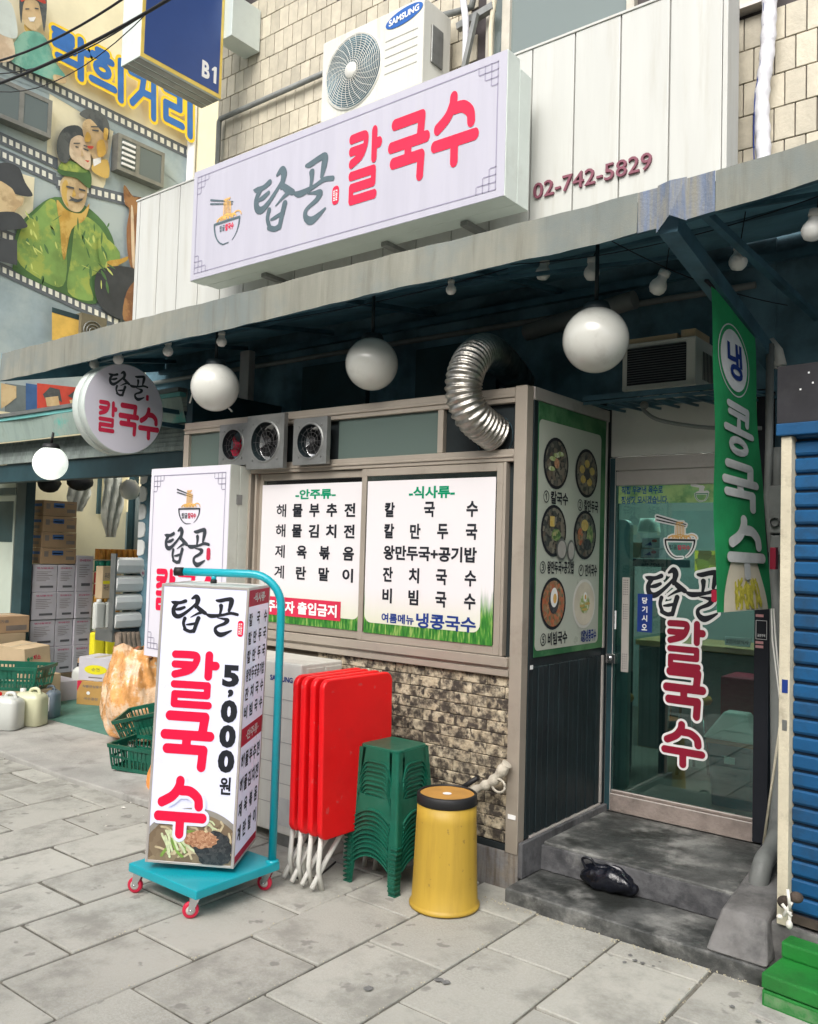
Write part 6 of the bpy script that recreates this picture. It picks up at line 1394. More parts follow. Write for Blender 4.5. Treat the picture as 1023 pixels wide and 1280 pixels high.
tag(q.build('pale_door', bevel=.004), 'pale green sliding door at the left edge of the photo', 'door')
q = MB(mat('milky_film', (.55, .56, .48), .35, 0, .1, 5, 1, 14)); 
for (px0, px1, y0p, y1p, X_) in ((128, 152, 592, 672, -8.7), (84, 112, 596, 640, -8.95)):
    a = at(px0, y0p, 'x', X_); c = at(px1, y1p, 'x', X_); n1, n2 = 10, 12
    b0 = len(q.v); q.add([(X_+.05*math.sin(i*1.7+j*.6)*(1-.3*j/n2), a[1]+(c[1]-a[1])*(i/n1*(1-.5*(j/n2)**2)+.25*(j/n2)**2), a[2]+(c[2]-a[2])*j/n2) for i in range(n1+1) for j in range(n2+1)], [(i*(n2+1)+j, (i+1)*(n2+1)+j, (i+1)*(n2+1)+j+1, i*(n2+1)+j+1) for i in range(n1) for j in range(n2)], True)
tag(q.build('plastic_film', flip=False), 'crumpled milky plastic film hanging from the lintel above the stacked boxes', 'plastic film')

# ------------------------------------------------------------------ cartons
def carton(x0, x1, y0, y1, z0, z1, m, label, group=None, tape=True, deco=None, rz=0, tilt=0, name='carton', grime=None):
    cx, cy = (x0+x1)/2, (y0+y1)/2
    t = thing(name, label, 'box', (cx, cy, z0), rz, group)
    c_, s_ = math.cos(rz), math.sin(rz)
    W = lambda u_, v, w_: (cx+u_*c_-v*s_, cy+u_*s_+v*c_, z0+w_)
    hx, hy, h = (x1-x0)/2, (y1-y0)/2, z1-z0
    q = MB(m); q.hexa([W(u_, v, w_) for w_ in (0, h) for v in (-hy, hy) for u_ in (-hx, hx)]); q.build('body', t, bevel=.004, seg=2)
    if tape: q = MB(TAPE); q.hexa([W(u_, v, w_) for w_ in (h+.0005, h+.002) for v in (-hy, hy) for u_ in (-.025, .025)]); q.build('tape', t)
    if deco:
        q = MB(INKB); fx = lambda u_, v: W(hx+.0015, -hy+2*hy*u_, h*v); fy = lambda u_, v: W(-hx+2*hx*u_, -hy-.0015, h*v)
        deco(q, fx, fy); q.build('print', t, flip=False)
    if tilt: t.rotation_euler = (tilt, 0, rz)
    return t
BP = mat('grey_carton_print', (.20, .17, .15), .7); PK = mat('pink_carton_print', (.50, .12, .20), .7); BL2 = mat('blue_carton_print', (.06, .13, .30), .7); GY = mat('dark_carton_bar', (.10, .10, .11), .7)
def deco_white(q, fx, fy):
    q.use(PK); q.flat(text('면사랑국수', .16, .84, .84, .91, .03), fx); q.use(BP)
    for k in range(6): q.flat(rect(.15, .73-.065*k, .15+[.6, .45, .65, .5, .55, .4][k], .745-.065*k), fx)
    q.use(GY); q.flat(rect(.30, .15, .85, .23), fx)
def deco_brown(q, fx, fy):
    q.use(BL2); q.flat(rect(.30, .55, .62, .85), fx); q.flat(rect(.1, .6, .9, .78), fy); q.use(BP); q.flat(rect(.70, .25, .95, .48), fx); q.flat(rect(.08, .45, .2, .8), fx); q.flat(rect(.7, .8, .9, .84), fx); q.flat(rect(.1, .2, .8, .4), fy); q.use(WHT); q.flat(rect(.33, .63, .59, .70), fx)
XB = -8.5
ZR = [1.973-.1715*k for k in range(4)]      # brown rows (tops)
for k in range(4):
    zt2 = 1.973-.166*k; carton(XB-.30, XB+.0, 4.655-.0, 5.03+.005*k, zt2-.162, zt2, CARD, ['topmost brown carton on the tall stack beside the teal post', 'second brown carton down the tall stack', 'third brown carton down the tall stack', 'lowest brown carton resting on the white carton columns'][k], 'brown cartons on top of the tall stack', deco=deco_brown)
cols_y = [(4.575, 4.845), (4.85, 5.045), (5.05, 5.245)]
cn = ['left column', 'middle column', 'right column']; rn = ['top', 'second', 'third', 'bottom']
for c in range(3):
    for r_ in range(4):
        z1 = 1.302-.285*r_ if not (c == 2 and r_ == 0) else 1.40; z0 = 1.302-.285*(r_+1)+.004
        if r_ == 3: z0 = max(z0, .17)
        carton(XB-.33, XB+.01*(r_ % 2)+(.02 if c == 2 else 0), cols_y[c][0], cols_y[c][1]-.004, z0, z1, CARDW, 'white printed carton, %s row of the %s in the tall stack' % (rn[r_], cn[c]), 'white printed cartons stacked in columns', tape=False, deco=deco_white)
q = MB(mat('brown_pallet', (.20, .14, .09), .85)); q.box((XB-.35, 4.55, .035), (XB+.02, 5.26, .165)); tag(q.build('pallet', bevel=.006), 'low wooden base under the tall carton stack', 'pallet')
# bundles of tins
TINC = [mat('tin_orange', (.55, .24, .04), .35, .2, .2, 20), mat('tin_green', (.01, .22, .14), .35, .2, .2, 20), mat('tin_red', (.42, .03, .03), .35, .2, .2, 20), mat('tin_red_dark', (.32, .05, .03), .35, .2, .2, 20), mat('tin_amber', (.60, .30, .05), .35, .2, .2, 20)]
ty0, ty1 = 5.27, 5.50; zt2 = 1.48; seq = [0, 1, 2, 3, 4, 0, 1, 4, 2, 3]
for k, m2 in enumerate(seq):
    h_ = .125; z1 = zt2-.128*k; 
    if z1-h_ < .03: break
    t = thing('tin_tray', ['topmost orange tray of tins', 'upper green tray of tins, second layer', 'red tray of tins, third layer', 'dark red tray of tins, fourth layer', 'amber tray of tins, fifth layer', 'orange tray of tins, sixth layer', 'lower green tray of tins, seventh layer', 'amber tray of tins, eighth layer', 'red tray of tins, ninth layer', 'bottom dark red tray of tins'][k]+' in the shrink wrapped pile', 'tray of tins', (XB+.1, 5.38, z1-h_), group='shrink wrapped trays of tins')
    q = MB(TINC[m2])
    for i in range(4 if k > 1 else 7):
        yy = 5.295+.07*i
        for xx in (XB+.09, XB+.02): q.lathe([(0, 0), (.033, 0), (.034, .004), (.034, h_-.006), (.031, h_), (0, h_)], (xx, yy, z1-h_), (0, 0, 1), 12)
    q.build('tins', t); q = MB(TAPE); q.box((XB-.02, 5.262, z1-h_), (XB+.127, 5.262+.07*(4 if k > 1 else 7), z1-h_+.012)); q.build('tray', t)
def deco_k(q, fx, fy):
    q.use(BP); q.flat(text('우리밀', .1, .60, .5, .80, .03), fx); q.use(JUGY); q.flat(rect(.02, .45, .98, .55), fx); q.use(BP); q.flat(text('국산', .08, .25, .35, .42, .03), fx); q.use(PK); q.flat(rect(.5, .2, .8, .42), fx)
p = at(124, 749, 'x', -7.9); c = at(145, 749, 'x', -7.9); 
# clear and yellow jugs in a column
def jug(cx, cy, z0, w_, d_, h, m, label, cap=RUBBER, rz=0, label_m=None, group='plastic jugs'):
    t = thing('jug', label, 'jug', (cx, cy, z0), rz, group); c_, s_ = math.cos(rz), math.sin(rz)
    W = lambda u_, v, ww: (cx+u_*c_-v*s_, cy+u_*s_+v*c_, z0+ww)
    q = MB(m); prof = [(1, 0.0), (1, .72), (.93, .80), (.66, .88), (.34, .90)]; base = rrect(-w_/2, -d_/2, w_/2, d_/2, min(w_, d_)*.28, 5); n = len(base)
    vs = [W(u_*s, v*s, h*zz) for s, zz in [(.9, 0), (1, .03)]+prof[1:] for u_, v in base]; L_ = 2+len(prof)-1
    q.add(vs, [(i*n+k, i*n+(k+1) % n, (i+1)*n+(k+1) % n, (i+1)*n+k) for i in range(L_-1) for k in range(n)]+[tuple(reversed(range(n))), tuple((L_-1)*n+k for k in range(n))], True); q.build('body', t)
    q = MB(m); q.tube([W(*p_) for p_ in crom([(-w_*.02, 0, h*.87), (w_*.04, 0, h*.97), (w_*.24, 0, h*.98), (w_*.33, 0, h*.84)], 5)], w_*.055, 8); q.build('handle', t)
    q = MB(cap); q.lathe([(.024, h*.89), (.024, h*.98), (0, h*.985)], W(-w_*.26, 0, 0), (0, 0, 1), 14); q.build('cap', t)
    if label_m: q = MB(WHT); q.quad(W(-w_*.34, -d_/2-.003, h*.25), W(w_*.34, -d_/2-.003, h*.25), W(w_*.34, -d_/2-.003, h*.68), W(-w_*.34, -d_/2-.003, h*.68)); q.use(label_m); q.quad(W(-w_*.31, -d_/2-.005, h*.27), W(w_*.31, -d_/2-.005, h*.27), W(w_*.31, -d_/2-.005, h*.46), W(-w_*.31, -d_/2-.005, h*.46)); q.use(INKB); q.flat(text('음용', -w_*.2, h*.5, w_*.05, h*.64, .03), lambda u_, v: W(u_, -d_/2-.005, v)); q.build('label', t, flip=False)
    return t
RZF = math.radians(57)
XJ = -7.55
def jat(px, py): return at(px, py, 'x', XJ)
for (px0, px1, pt, pb, m2, lab) in ((117, 147, 787, 824, JUGY, 'bright yellow rectangular jugs below the clear ones beside the tin trays'), (120, 145, 749, 787, JUG, 'clear rectangular jugs stacked on the bright yellow ones')):
    a = jat(px0, pt); c = jat(px1, pb); 
    for k in range(2):
        y0 = a[1]+(c[1]-a[1])*k/2; y1 = a[1]+(c[1]-a[1])*(k+1)/2; w2_ = (y1-y0)
        t = thing('jug', ('left ' if k == 0 else 'right ')+lab.replace('jugs', 'jug').replace('ones', 'jugs'), 'jug', (XJ-w2_/2, (y0+y1)/2, c[2]), group='rectangular jugs stacked beside the tins')
        q = MB(m2); q.box((XJ-w2_*.6, y0+.003, c[2]), (XJ, y1-.003, a[2]-.03)); q.build('body', t, bevel=.03, seg=3); q = MB(m2); q.lathe([(.025, 0), (.025, .028), (0, .028)], (XJ-w2_*.3, (y0+y1)/2, a[2]-.03), (0, 0, 1), 14); q.build('cap', t)
a = jat(129, 708); c = jat(147, 748); carton(XJ-.12, XJ, a[1], c[1]+.03, c[2]+.003, a[2], CARDL, 'pale brown carton with black print on top of the clear jugs', deco=deco_k)
q = MB(CARD); g0 = jat(118, 826); q.box((XJ-.3, g0[1], .035), (XJ-.02, c[1]+.05, g0[2]-.003)); t_ = q.build('low_crate', bevel=.01); tag(t_, 'brown box supporting the yellow jugs, mostly hidden', 'box')

# rack of silver trays
XRk = -6.4
def rat(px, py): return at(px, py, 'x', XRk)
a = rat(143, 695); c = rat(187, 785)
rk = thing('tray_rack', 'column of rounded silver metal trays beside the tall signboard', 'rack', (XRk, (a[1]+c[1])/2, c[2]))
q = MB(GALV); q.box((XRk-.04, a[1]-.005, c[2]), (XRk+.03, a[1]+.01, a[2]+.02)); q.box((XRk-.25, a[1]+.011, c[2]-.10), (XRk-.0, c[1]+.3, c[2])); q.build('side_frame', rk)
SILV = mat('silvery_tray_metal', (.78, .79, .77), .35, .0, .06, 3); nT = 9; hT = (a[2]-c[2])/4
for k in range(nT):
    z0 = c[2]+hT*k; q = MB(SILV)
    prof = [(-.06, .006), (-.02, .006), (.03, .02), (.045, hT*.5), (.035, hT*.8), (.0, hT-.012), (-.06, hT-.012)]
    yy0, yy1 = (a[1]+.013, c[1]+.1) if k < 4 else (rat(178, 650)[1], c[1]+.1)
    q.prism([(p_[0], p_[1]) for p_ in prof], lambda u_, v, t: (XRk+u_, yy0+t, z0+v), yy1-yy0); q.build('tray', rk, bevel=.006, seg=2)
q = MB(WHT); p = rat(174, 716); q.add([(XRk+.055, p[1]-.03, p[2]), (XRk+.055, p[1], p[2]-.04), (XRk+.055, p[1]+.03, p[2]), (XRk+.055, p[1], p[2]+.04)], [(0, 1, 2, 3)]); q.use(PK); q.flat(text('칼', p[1]-.012, p[2]-.012, p[1]+.012, p[2]+.012, .03), lambda u_, v: (XRk+.0565, u_, v)); q.build('price_tag', rk, flip=False)
# folded umbrellas / aprons hanging below
q = MB(mat('grey_brown_cloth', (.28, .22, .17), .9, 0, .25, 10, .6, 30))
for i in range(6):
    p0 = rat(148+5.5*i, 790); p1 = rat(146+6.5*i, 835+3*(i % 2)); q.tube(crom([tuple(np.array(p0)+np.array([.0, 0, 0])), ((p0[0]+p1[0])/2+.02, (p0[1]+p1[1])/2, (p0[2]+p1[2])/2), p1], 4), [.03, .035, .03, .038, .04, .04, .036, .038, .03], 8)
tag(q.build('hanging_cloth'), 'limp grey brown cloths hanging below the silver trays', 'cloth')
q = MB(mat('dark_cart_plastic', (.02, .03, .035), .5)); c0 = rat(150, 786); c1 = rat(186, 798); q.box((XRk-.2, c0[1], c1[2]), (XRk+.01, c1[1]+.2, c0[2])); tag(q.build('cart_frame', bevel=.01), 'dark frame under the silver tray rack', 'frame')

# boxes on the ground
def deco_ww(q, fx, fy): q.use(JUGY); q.flat(ell(.5, .48, .33, .20), fy); q.use(BP); q.flat(text('순면', .38, .42, .62, .56, .02), fy); q.flat(rect(.3, .12, .7, .17), fy); q.use(GY); q.flat(rect(.15, .35, .45, .62), fx); q.flat(text('취급주의', .5, .4, .9, .6, .03), fx)
def deco_tan(q, fx, fy): q.use(BP); q.flat(text('식품안심용기', .15, .72, .7, .84, .03), fy); q.flat(text('국수공장', .2, .2, .6, .32, .02), fy); q.use(PRED2); q.add([fy(.0, 1), fy(.14, 1), fy(.0, .55)], [(0, 1, 2)]); q.flat(rect(.82, .62, .92, .78), fy); q.use(WHT); q.flat(ell(.32, .50, .05, .07), fy)
p = at(106, 882, 'z', .036)
carton(p[0]-.20, p[0]+.18, p[1]+.05, p[1]+.36, .036, .255, CARDO, 'orange brown carton on the green floor under the white carton', deco=deco_tan, rz=math.radians(24))
carton(p[0]-.20, p[0]+.17, p[1]+.06, p[1]+.35, .258, .475, CARDW, 'white carton with a yellow oval on top of the orange brown carton', deco=deco_ww, rz=math.radians(22), tape=True)
jug(p[0]-.38, p[1]+.20, .036, .16, .2, .34, JUG, 'white milky jug squeezed left of the white carton with a yellow oval', rz=.5)
def deco_a(q, fx, fy): q.use(PRED2); q.flat(ell(.12, .5, .10, .3), fy); q.use(BP); q.flat(text('참기름', .35, .6, .6, .8, .03), fx); q.flat(rect(.55, .15, .95, .45), fx)
def deco_b(q, fx, fy): q.use(BP); q.flat(text('과자류', .3, .6, .7, .8, .01), fx); q.flat(text('식품 나라', .25, .2, .85, .4, .03), fx)
p = at(36, 830, 'z', .036)
GX = -8.2; q0 = at(3, 792, 'x', GX); q1 = at(36, 792, 'x', GX); tz = at(20, 770, 'x', GX)[2]; bz_ = at(20, 828, 'x', GX)[2]
carton(GX-.35, GX, q0[1]-.25, q1[1], q0[2], tz, CARD, 'brown carton at the left edge on top of another brown carton', deco=deco_a)
carton(GX-.35, GX, q0[1]-.25, q1[1]-.03, bz_-.15, q0[2]-.003, CARDL, 'plain brown carton under the upper one at the left edge', deco=deco_b)
def deco_c(q, fx, fy): q.use(GRN); q.flat(text('슬생', .08, .50, .30, .68, .04), fx); q.use(PRED2); q.flat(text('채소', .33, .52, .62, .72, .04), fx); q.use(BP); q.flat(rect(.4, .15, .85, .19), fx)
GX = -7.55; q0 = at(32, 843, 'x', GX); q1 = at(64, 838, 'x', GX); tz = at(58, 808, 'x', GX)[2]
tcb = carton(GX-.5, GX, q0[1], q1[1], q0[2], tz, CARDL, 'open topped tan carton lying tilted on the lower stack left of the white cartons', deco=deco_c); tcb.rotation_euler = (math.radians(6), 0, 0)
def deco_d(q, fx, fy): q.use(BL2); q.flat(rect(.1, .03, .98, .18), fx); q.use(BP); q.flat(rect(.2, .6, .8, .64), fx); q.flat(rect(.2, .5, .6, .54), fx)
GX = -7.45; q0 = at(50, 878, 'x', GX); q1 = at(74, 870, 'x', GX); tz2 = at(62, 843, 'x', GX)[2]
carton(GX-.4, GX, q0[1]-.1, q1[1], .036, tz2, CARDL, 'pale carton with a blue bottom stripe under the tilted tan carton', deco=deco_d, rz=math.radians(4))
q = MB(CARDW); p = at(30, 880, 'z', .036); q.box((p[0]-.5, p[1]+.25, .036), (p[0]+.1, p[1]+.5, .22)); tag(q.build('white_board', bevel=.004), 'whitish carton hidden behind the front jugs under the green crate', 'box')
# front jugs
for (px_, py_, w_, d_, h, m2, lab, cp_, lm) in ((-4, 914, .26, .18, .29, JUG, 'white jug cut off by the left edge of the photo', REDP, None), (27, 909, .26, .18, .30, JUGP, 'pale yellowish jug in the front row between the white and the grey jug', PLAST_W, None), (51, 899, .20, .16, .27, JUGG, 'grey jug with a blue and white label, red cap', REDP, BL2)):
    p = at(px_, py_, 'z', .034); jug(p[0]-.05, p[1]+d_/2, .034, w_, d_, h, m2, lab, cp_, math.radians(30), lm, 'jugs standing in the front row on the apron')

rndg = random.Random(21)
for k, (px_, py_, X_, lb, m2) in enumerate(((100, 602, -8.6, 'dark bundle hanging from the lintel left of the plastic film', RUBBER), (62, 604, -8.6, 'dark bundle hanging from the lintel above the topmost brown carton', RUBBER), (163, 612, -7.4, 'pale plastic sack hanging beside the window mullion', PLAST_W))):
    c = at(px_, py_, 'x', X_); q = MB(m2); n1, n2 = 14, 8
    q.add([(c[0]+.07*(1+.3*math.sin(3*a+k)+rndg.uniform(-.1, .1))*math.sin(math.pi*(j+.3)/(n2+.6))*math.cos(a), c[1]+.13*(1+.25*math.sin(2*a+k)+rndg.uniform(-.1, .1))*math.sin(math.pi*(j+.3)/(n2+.6))*math.sin(a), c[2]-.10*math.cos(math.pi*j/n2)) for i in range(n1) for a in [6.283*i/n1] for j in range(n2+1)], [(i*(n2+1)+j, ((i+1) % n1)*(n2+1)+j, ((i+1) % n1)*(n2+1)+j+1, i*(n2+1)+j+1) for i in range(n1) for j in range(n2)], True)
    tag(q.build('hanging_bundle'), lb, 'bundle')

# ------------------------------------------------------------------ green crates
def crate(label, W_, D_, H_, name='crate', m=None):
    m = m or GRNP; t = thing(name, label, 'crate', (0, 0, 0), group='green plastic crates'); th = .008; fl = .88
    def s_at(z): return fl+(1-fl)*z/H_
    q = MB(m); q.box((-W_/2*fl, -D_/2*fl, 0), (W_/2*fl, D_/2*fl, .008)); q.build('base', t)
    for (axis, s_) in ((0, -1), (0, 1), (1, -1), (1, 1)):
        q = MB(m); A_ = W_/2 if axis == 0 else D_/2; B_ = (D_/2 if axis == 0 else W_/2)*s_
        def P(a_, z, off=0): s = s_at(z); p = (a_*A_*s, (B_*s)+off*s_) if axis == 0 else ((B_*s)+off*s_, a_*A_*s); return (p[0], p[1], z)
        def slab(a0, a1, z0, z1, o0=-.006, o1=0): q.hexa([P(a, z, o) for z in (z0, z1) for o in (o0, o1) for a in (a0, a1)])
        slab(-1, 1, 0, H_*.14); slab(-1.02, 1.02, H_*.86, H_, -.008, .010); slab(-1, 1, H_*.47, H_*.55)
        n = 15 if axis == 0 else 10
        for k in range(n+1):
            a = -1+2*k/n; w_ = .02 if k % 5 else .05; slab(max(a-w_, -1), min(a+w_, 1), H_*.14, H_*.86, -.005, .003 if k % 5 == 0 else 0)
        slab(-.3, .3, H_*.55, H_*.86); q.build('side_wall', t)
    return t
c1 = crate('upper green slatted crate lying tilted on another crate under the orange bag', .44, .30, .17); 
p = at(160, 950, 'z', .04); c1.location = (p[0]+.03, p[1]+.20, .215); c1.rotation_euler = (math.radians(8), math.radians(-14), math.radians(32))
c2 = crate('lower green slatted crate standing on the ground behind the price sign', .48, .32, .17)
p = at(150, 966, 'z', .034); c2.location = (p[0]+.06, p[1]+.20, .034); c2.rotation_euler = (0, math.radians(3), math.radians(22))
c3 = crate('green crate at the left edge standing on cartons behind the white jugs', .55, .36, .20)
p = at(8, 862, 'x', -7.2); c3.location = (p[0]-.05, p[1]+.10, p[2]); c3.rotation_euler = (0, 0, math.radians(35))
q = MB(CARDL); q.box((p[0]-.3, p[1]-.05, .036), (p[0]+.2, p[1]+.3, p[2]-.003)); tag(q.build('hidden_carton', bevel=.004), 'carton under the green crate at the left edge behind the jugs', 'box')

# ------------------------------------------------------------------ orange film bags
def bag(name, label, c, rx, ry, h, m, seed, top_open=True):
    rnd = random.Random(seed); q = MB(m); n1, n2 = 110, 40; vs = []
    ph = [rnd.uniform(0, 6.28) for _ in range(8)]
    for i in range(n1):
        for j in range(n2+1):
            a = 6.283*i/n1; t = j/n2; s = (.78+.30*math.sin(math.pi*min(1, t*1.15)**.8))*(1 if t < .82 else 1-.10*(t-.82)/.18)
            s *= 1+.06*math.sin(3*a+ph[0]+3*t)+.05*math.sin(5*a+ph[1]-6*t)+.035*math.sin(9*a+ph[2]+9*t)+.022*math.sin(17*a+ph[3]+14*t)+.022*t*math.sin(23*a+ph[6]+2*t)+.010*math.sin(31*a+ph[7]-9*t)*(.3+t)+rnd.uniform(-.006, .006)
            if t == 0: s *= .8
            vs.append((c[0]+rx*s*math.cos(a), c[1]+ry*s*math.sin(a), c[2]+h*t*(1+.05*math.sin(2*a+ph[4])*t+.02*math.sin(7*a+ph[5]))))
    q.add(vs, [(i*(n2+1)+j, ((i+1) % n1)*(n2+1)+j, ((i+1) % n1)*(n2+1)+j+1, i*(n2+1)+j+1) for i in range(n1) for j in range(n2)], True)
    o = q.build(name, flip=True); return tag(o, label, 'bag')
p = at(152, 925, 'z', .04)
bag('rubbish_bag', 'big translucent orange film bag full of rubbish leaning beside the price sign', (-5.80, 4.05, .06), .34, .26, .68, ORBAG, 5)
q = MB(FOODB); 
rnd = random.Random(9)
for k in range(16): 
    c = (-5.72+rnd.uniform(-.15, .15), 4.08+rnd.uniform(-.12, .10), .70+rnd.uniform(-.03, .035)); q.ball(c, rnd.uniform(.02, .045), 5, .7)
tag(q.build('rubbish', stuff=True), 'food scraps and paper in the mouth of the orange bag', 'rubbish', None, 'stuff')
p = at(178, 995, 'z', .0); bag('orange_bag', 'small knotted bright orange bag on the ground half behind the price sign', (p[0]+.02, p[1]+.10, .0), .075, .06, .20, ORBAG2, 12)

# ------------------------------------------------------------------ mural building on the far left
XM = -10.0
mb_ = thing('mural_building', 'building on the far left painted with a film strip mural of people', 'building', (XM, 6, 0))
q = MB(MURG); q.box((XM-.3, 1.0, 0), (XM, 7.44, 12)); q.build('wall', mb_)
q = MB(CREAMW); q.box((XM-.3, 7.445, 0), (-5.9, 7.6, 12)); q.build('side_wall', mb_)
q = MB(WHT); q.tube([(XM+.06, 7.38, 0), (XM+.06, 7.38, 12)], .06, 14); tag(q.build('downpipe'), 'white downpipe at the right corner of the mural wall', 'pipe')
def ML(cx, cy): return at(cx/2.436, cy/2.436, 'x', XM)
def mpoly(q, pts, lift, smooth=0):
    pts = crom(pts, 4, True) if smooth else pts
    q.add([(XM+lift, *ML(u_, v)[1:]) for u_, v in pts], [tuple(range(len(pts)))])
paint = MB(MURC); L0 = .004
mpoly(paint, [(-300, -420), (700, -300), (590, 470), (400, 400), (150, 285), (-300, 60)], L0)          # cream ground at the top
mpoly(paint, [(150, 285), (330, 370), (345, 400), (320, 560), (300, 600), (140, 500)], L0)
mpoly(paint, [(-40, 500), (105, 540), (100, 640), (70, 700), (-40, 690)], L0)
paint.build('painted_ground', mb_, flip=False)
q = MB(MURG); mpoly(q, [(-60, 160), (580, 470), (580, 590), (345, 400), (150, 285), (-60, 200)], L0+.003); q.build('painted_band', mb_, flip=False)
# film strips with white squares
FSD = mat('film_strip_dark', (.13, .15, .17), .8, 0, .1); FSW = mat('film_square_white', (.78, .78, .70), .8)
strips = [((-60, 158), (580, 470), 24, 17), ((-60, 392), (175, 500), 24, 17), ((-60, 440), (170, 545), 24, 17), ((170, 545+10), (430, 620), 24, 15), ((-60, 690), (60, 735), 24, 17), ((-60, 790), (365, 985), 26, 18)]
for (a, c, w_, sw_) in strips:
    q = MB(FSD); sq = MB(FSW); mpoly(q, [(a[0], a[1]-w_/2-6), (c[0], c[1]-w_/2-6), (c[0], c[1]+w_/2+6), (a[0], a[1]+w_/2+6)], L0+.006)
    n = int((c[0]-a[0])/20)
    for k in range(n):
        x = a[0]+20*k+6; y = a[1]+(c[1]-a[1])*(x-a[0])/(c[0]-a[0]); sl = (c[1]-a[1])/(c[0]-a[0])
        mpoly(sq, [(x, y-8), (x+12, y-8+12*sl), (x+12, y+9+12*sl), (x, y+9)], L0+.010)
    q.build('film_strip', mb_, flip=False); sq.build('film_squares', mb_, flip=False, stuff=True)
def pm(name, col, col2=None): return mat(name, col, .8, 0, .25, 2.2, 0, 50, col2=col2, c2_scale=3.2, c2_pos=.52, c2_w=.06)
skin = pm('paint_skin', (.50, .36, .20), (.62, .48, .28)); skinp = pm('paint_pale_skin', (.60, .46, .32), (.66, .55, .40)); hair = pm('paint_hair', (.06, .07, .075), (.11, .12, .12))
camo = pm('paint_leaf_green', (.20, .33, .09), (.36, .44, .10)); camod = pm('paint_dark_green', (.08, .17, .06)); scarf = pm('paint_ochre_scarf', (.50, .30, .06), (.62, .42, .12)); brown = pm('paint_horse_brown', (.24, .11, .05), (.36, .19, .08)); tealp = pm('paint_teal_dress', (.14, .38, .30), (.24, .46, .36)); blackp = pm('paint_black', (.05, .055, .06)); redp = pm('paint_red', (.50, .06, .04)); greyp = pm('paint_grey_coat', (.14, .17, .18))
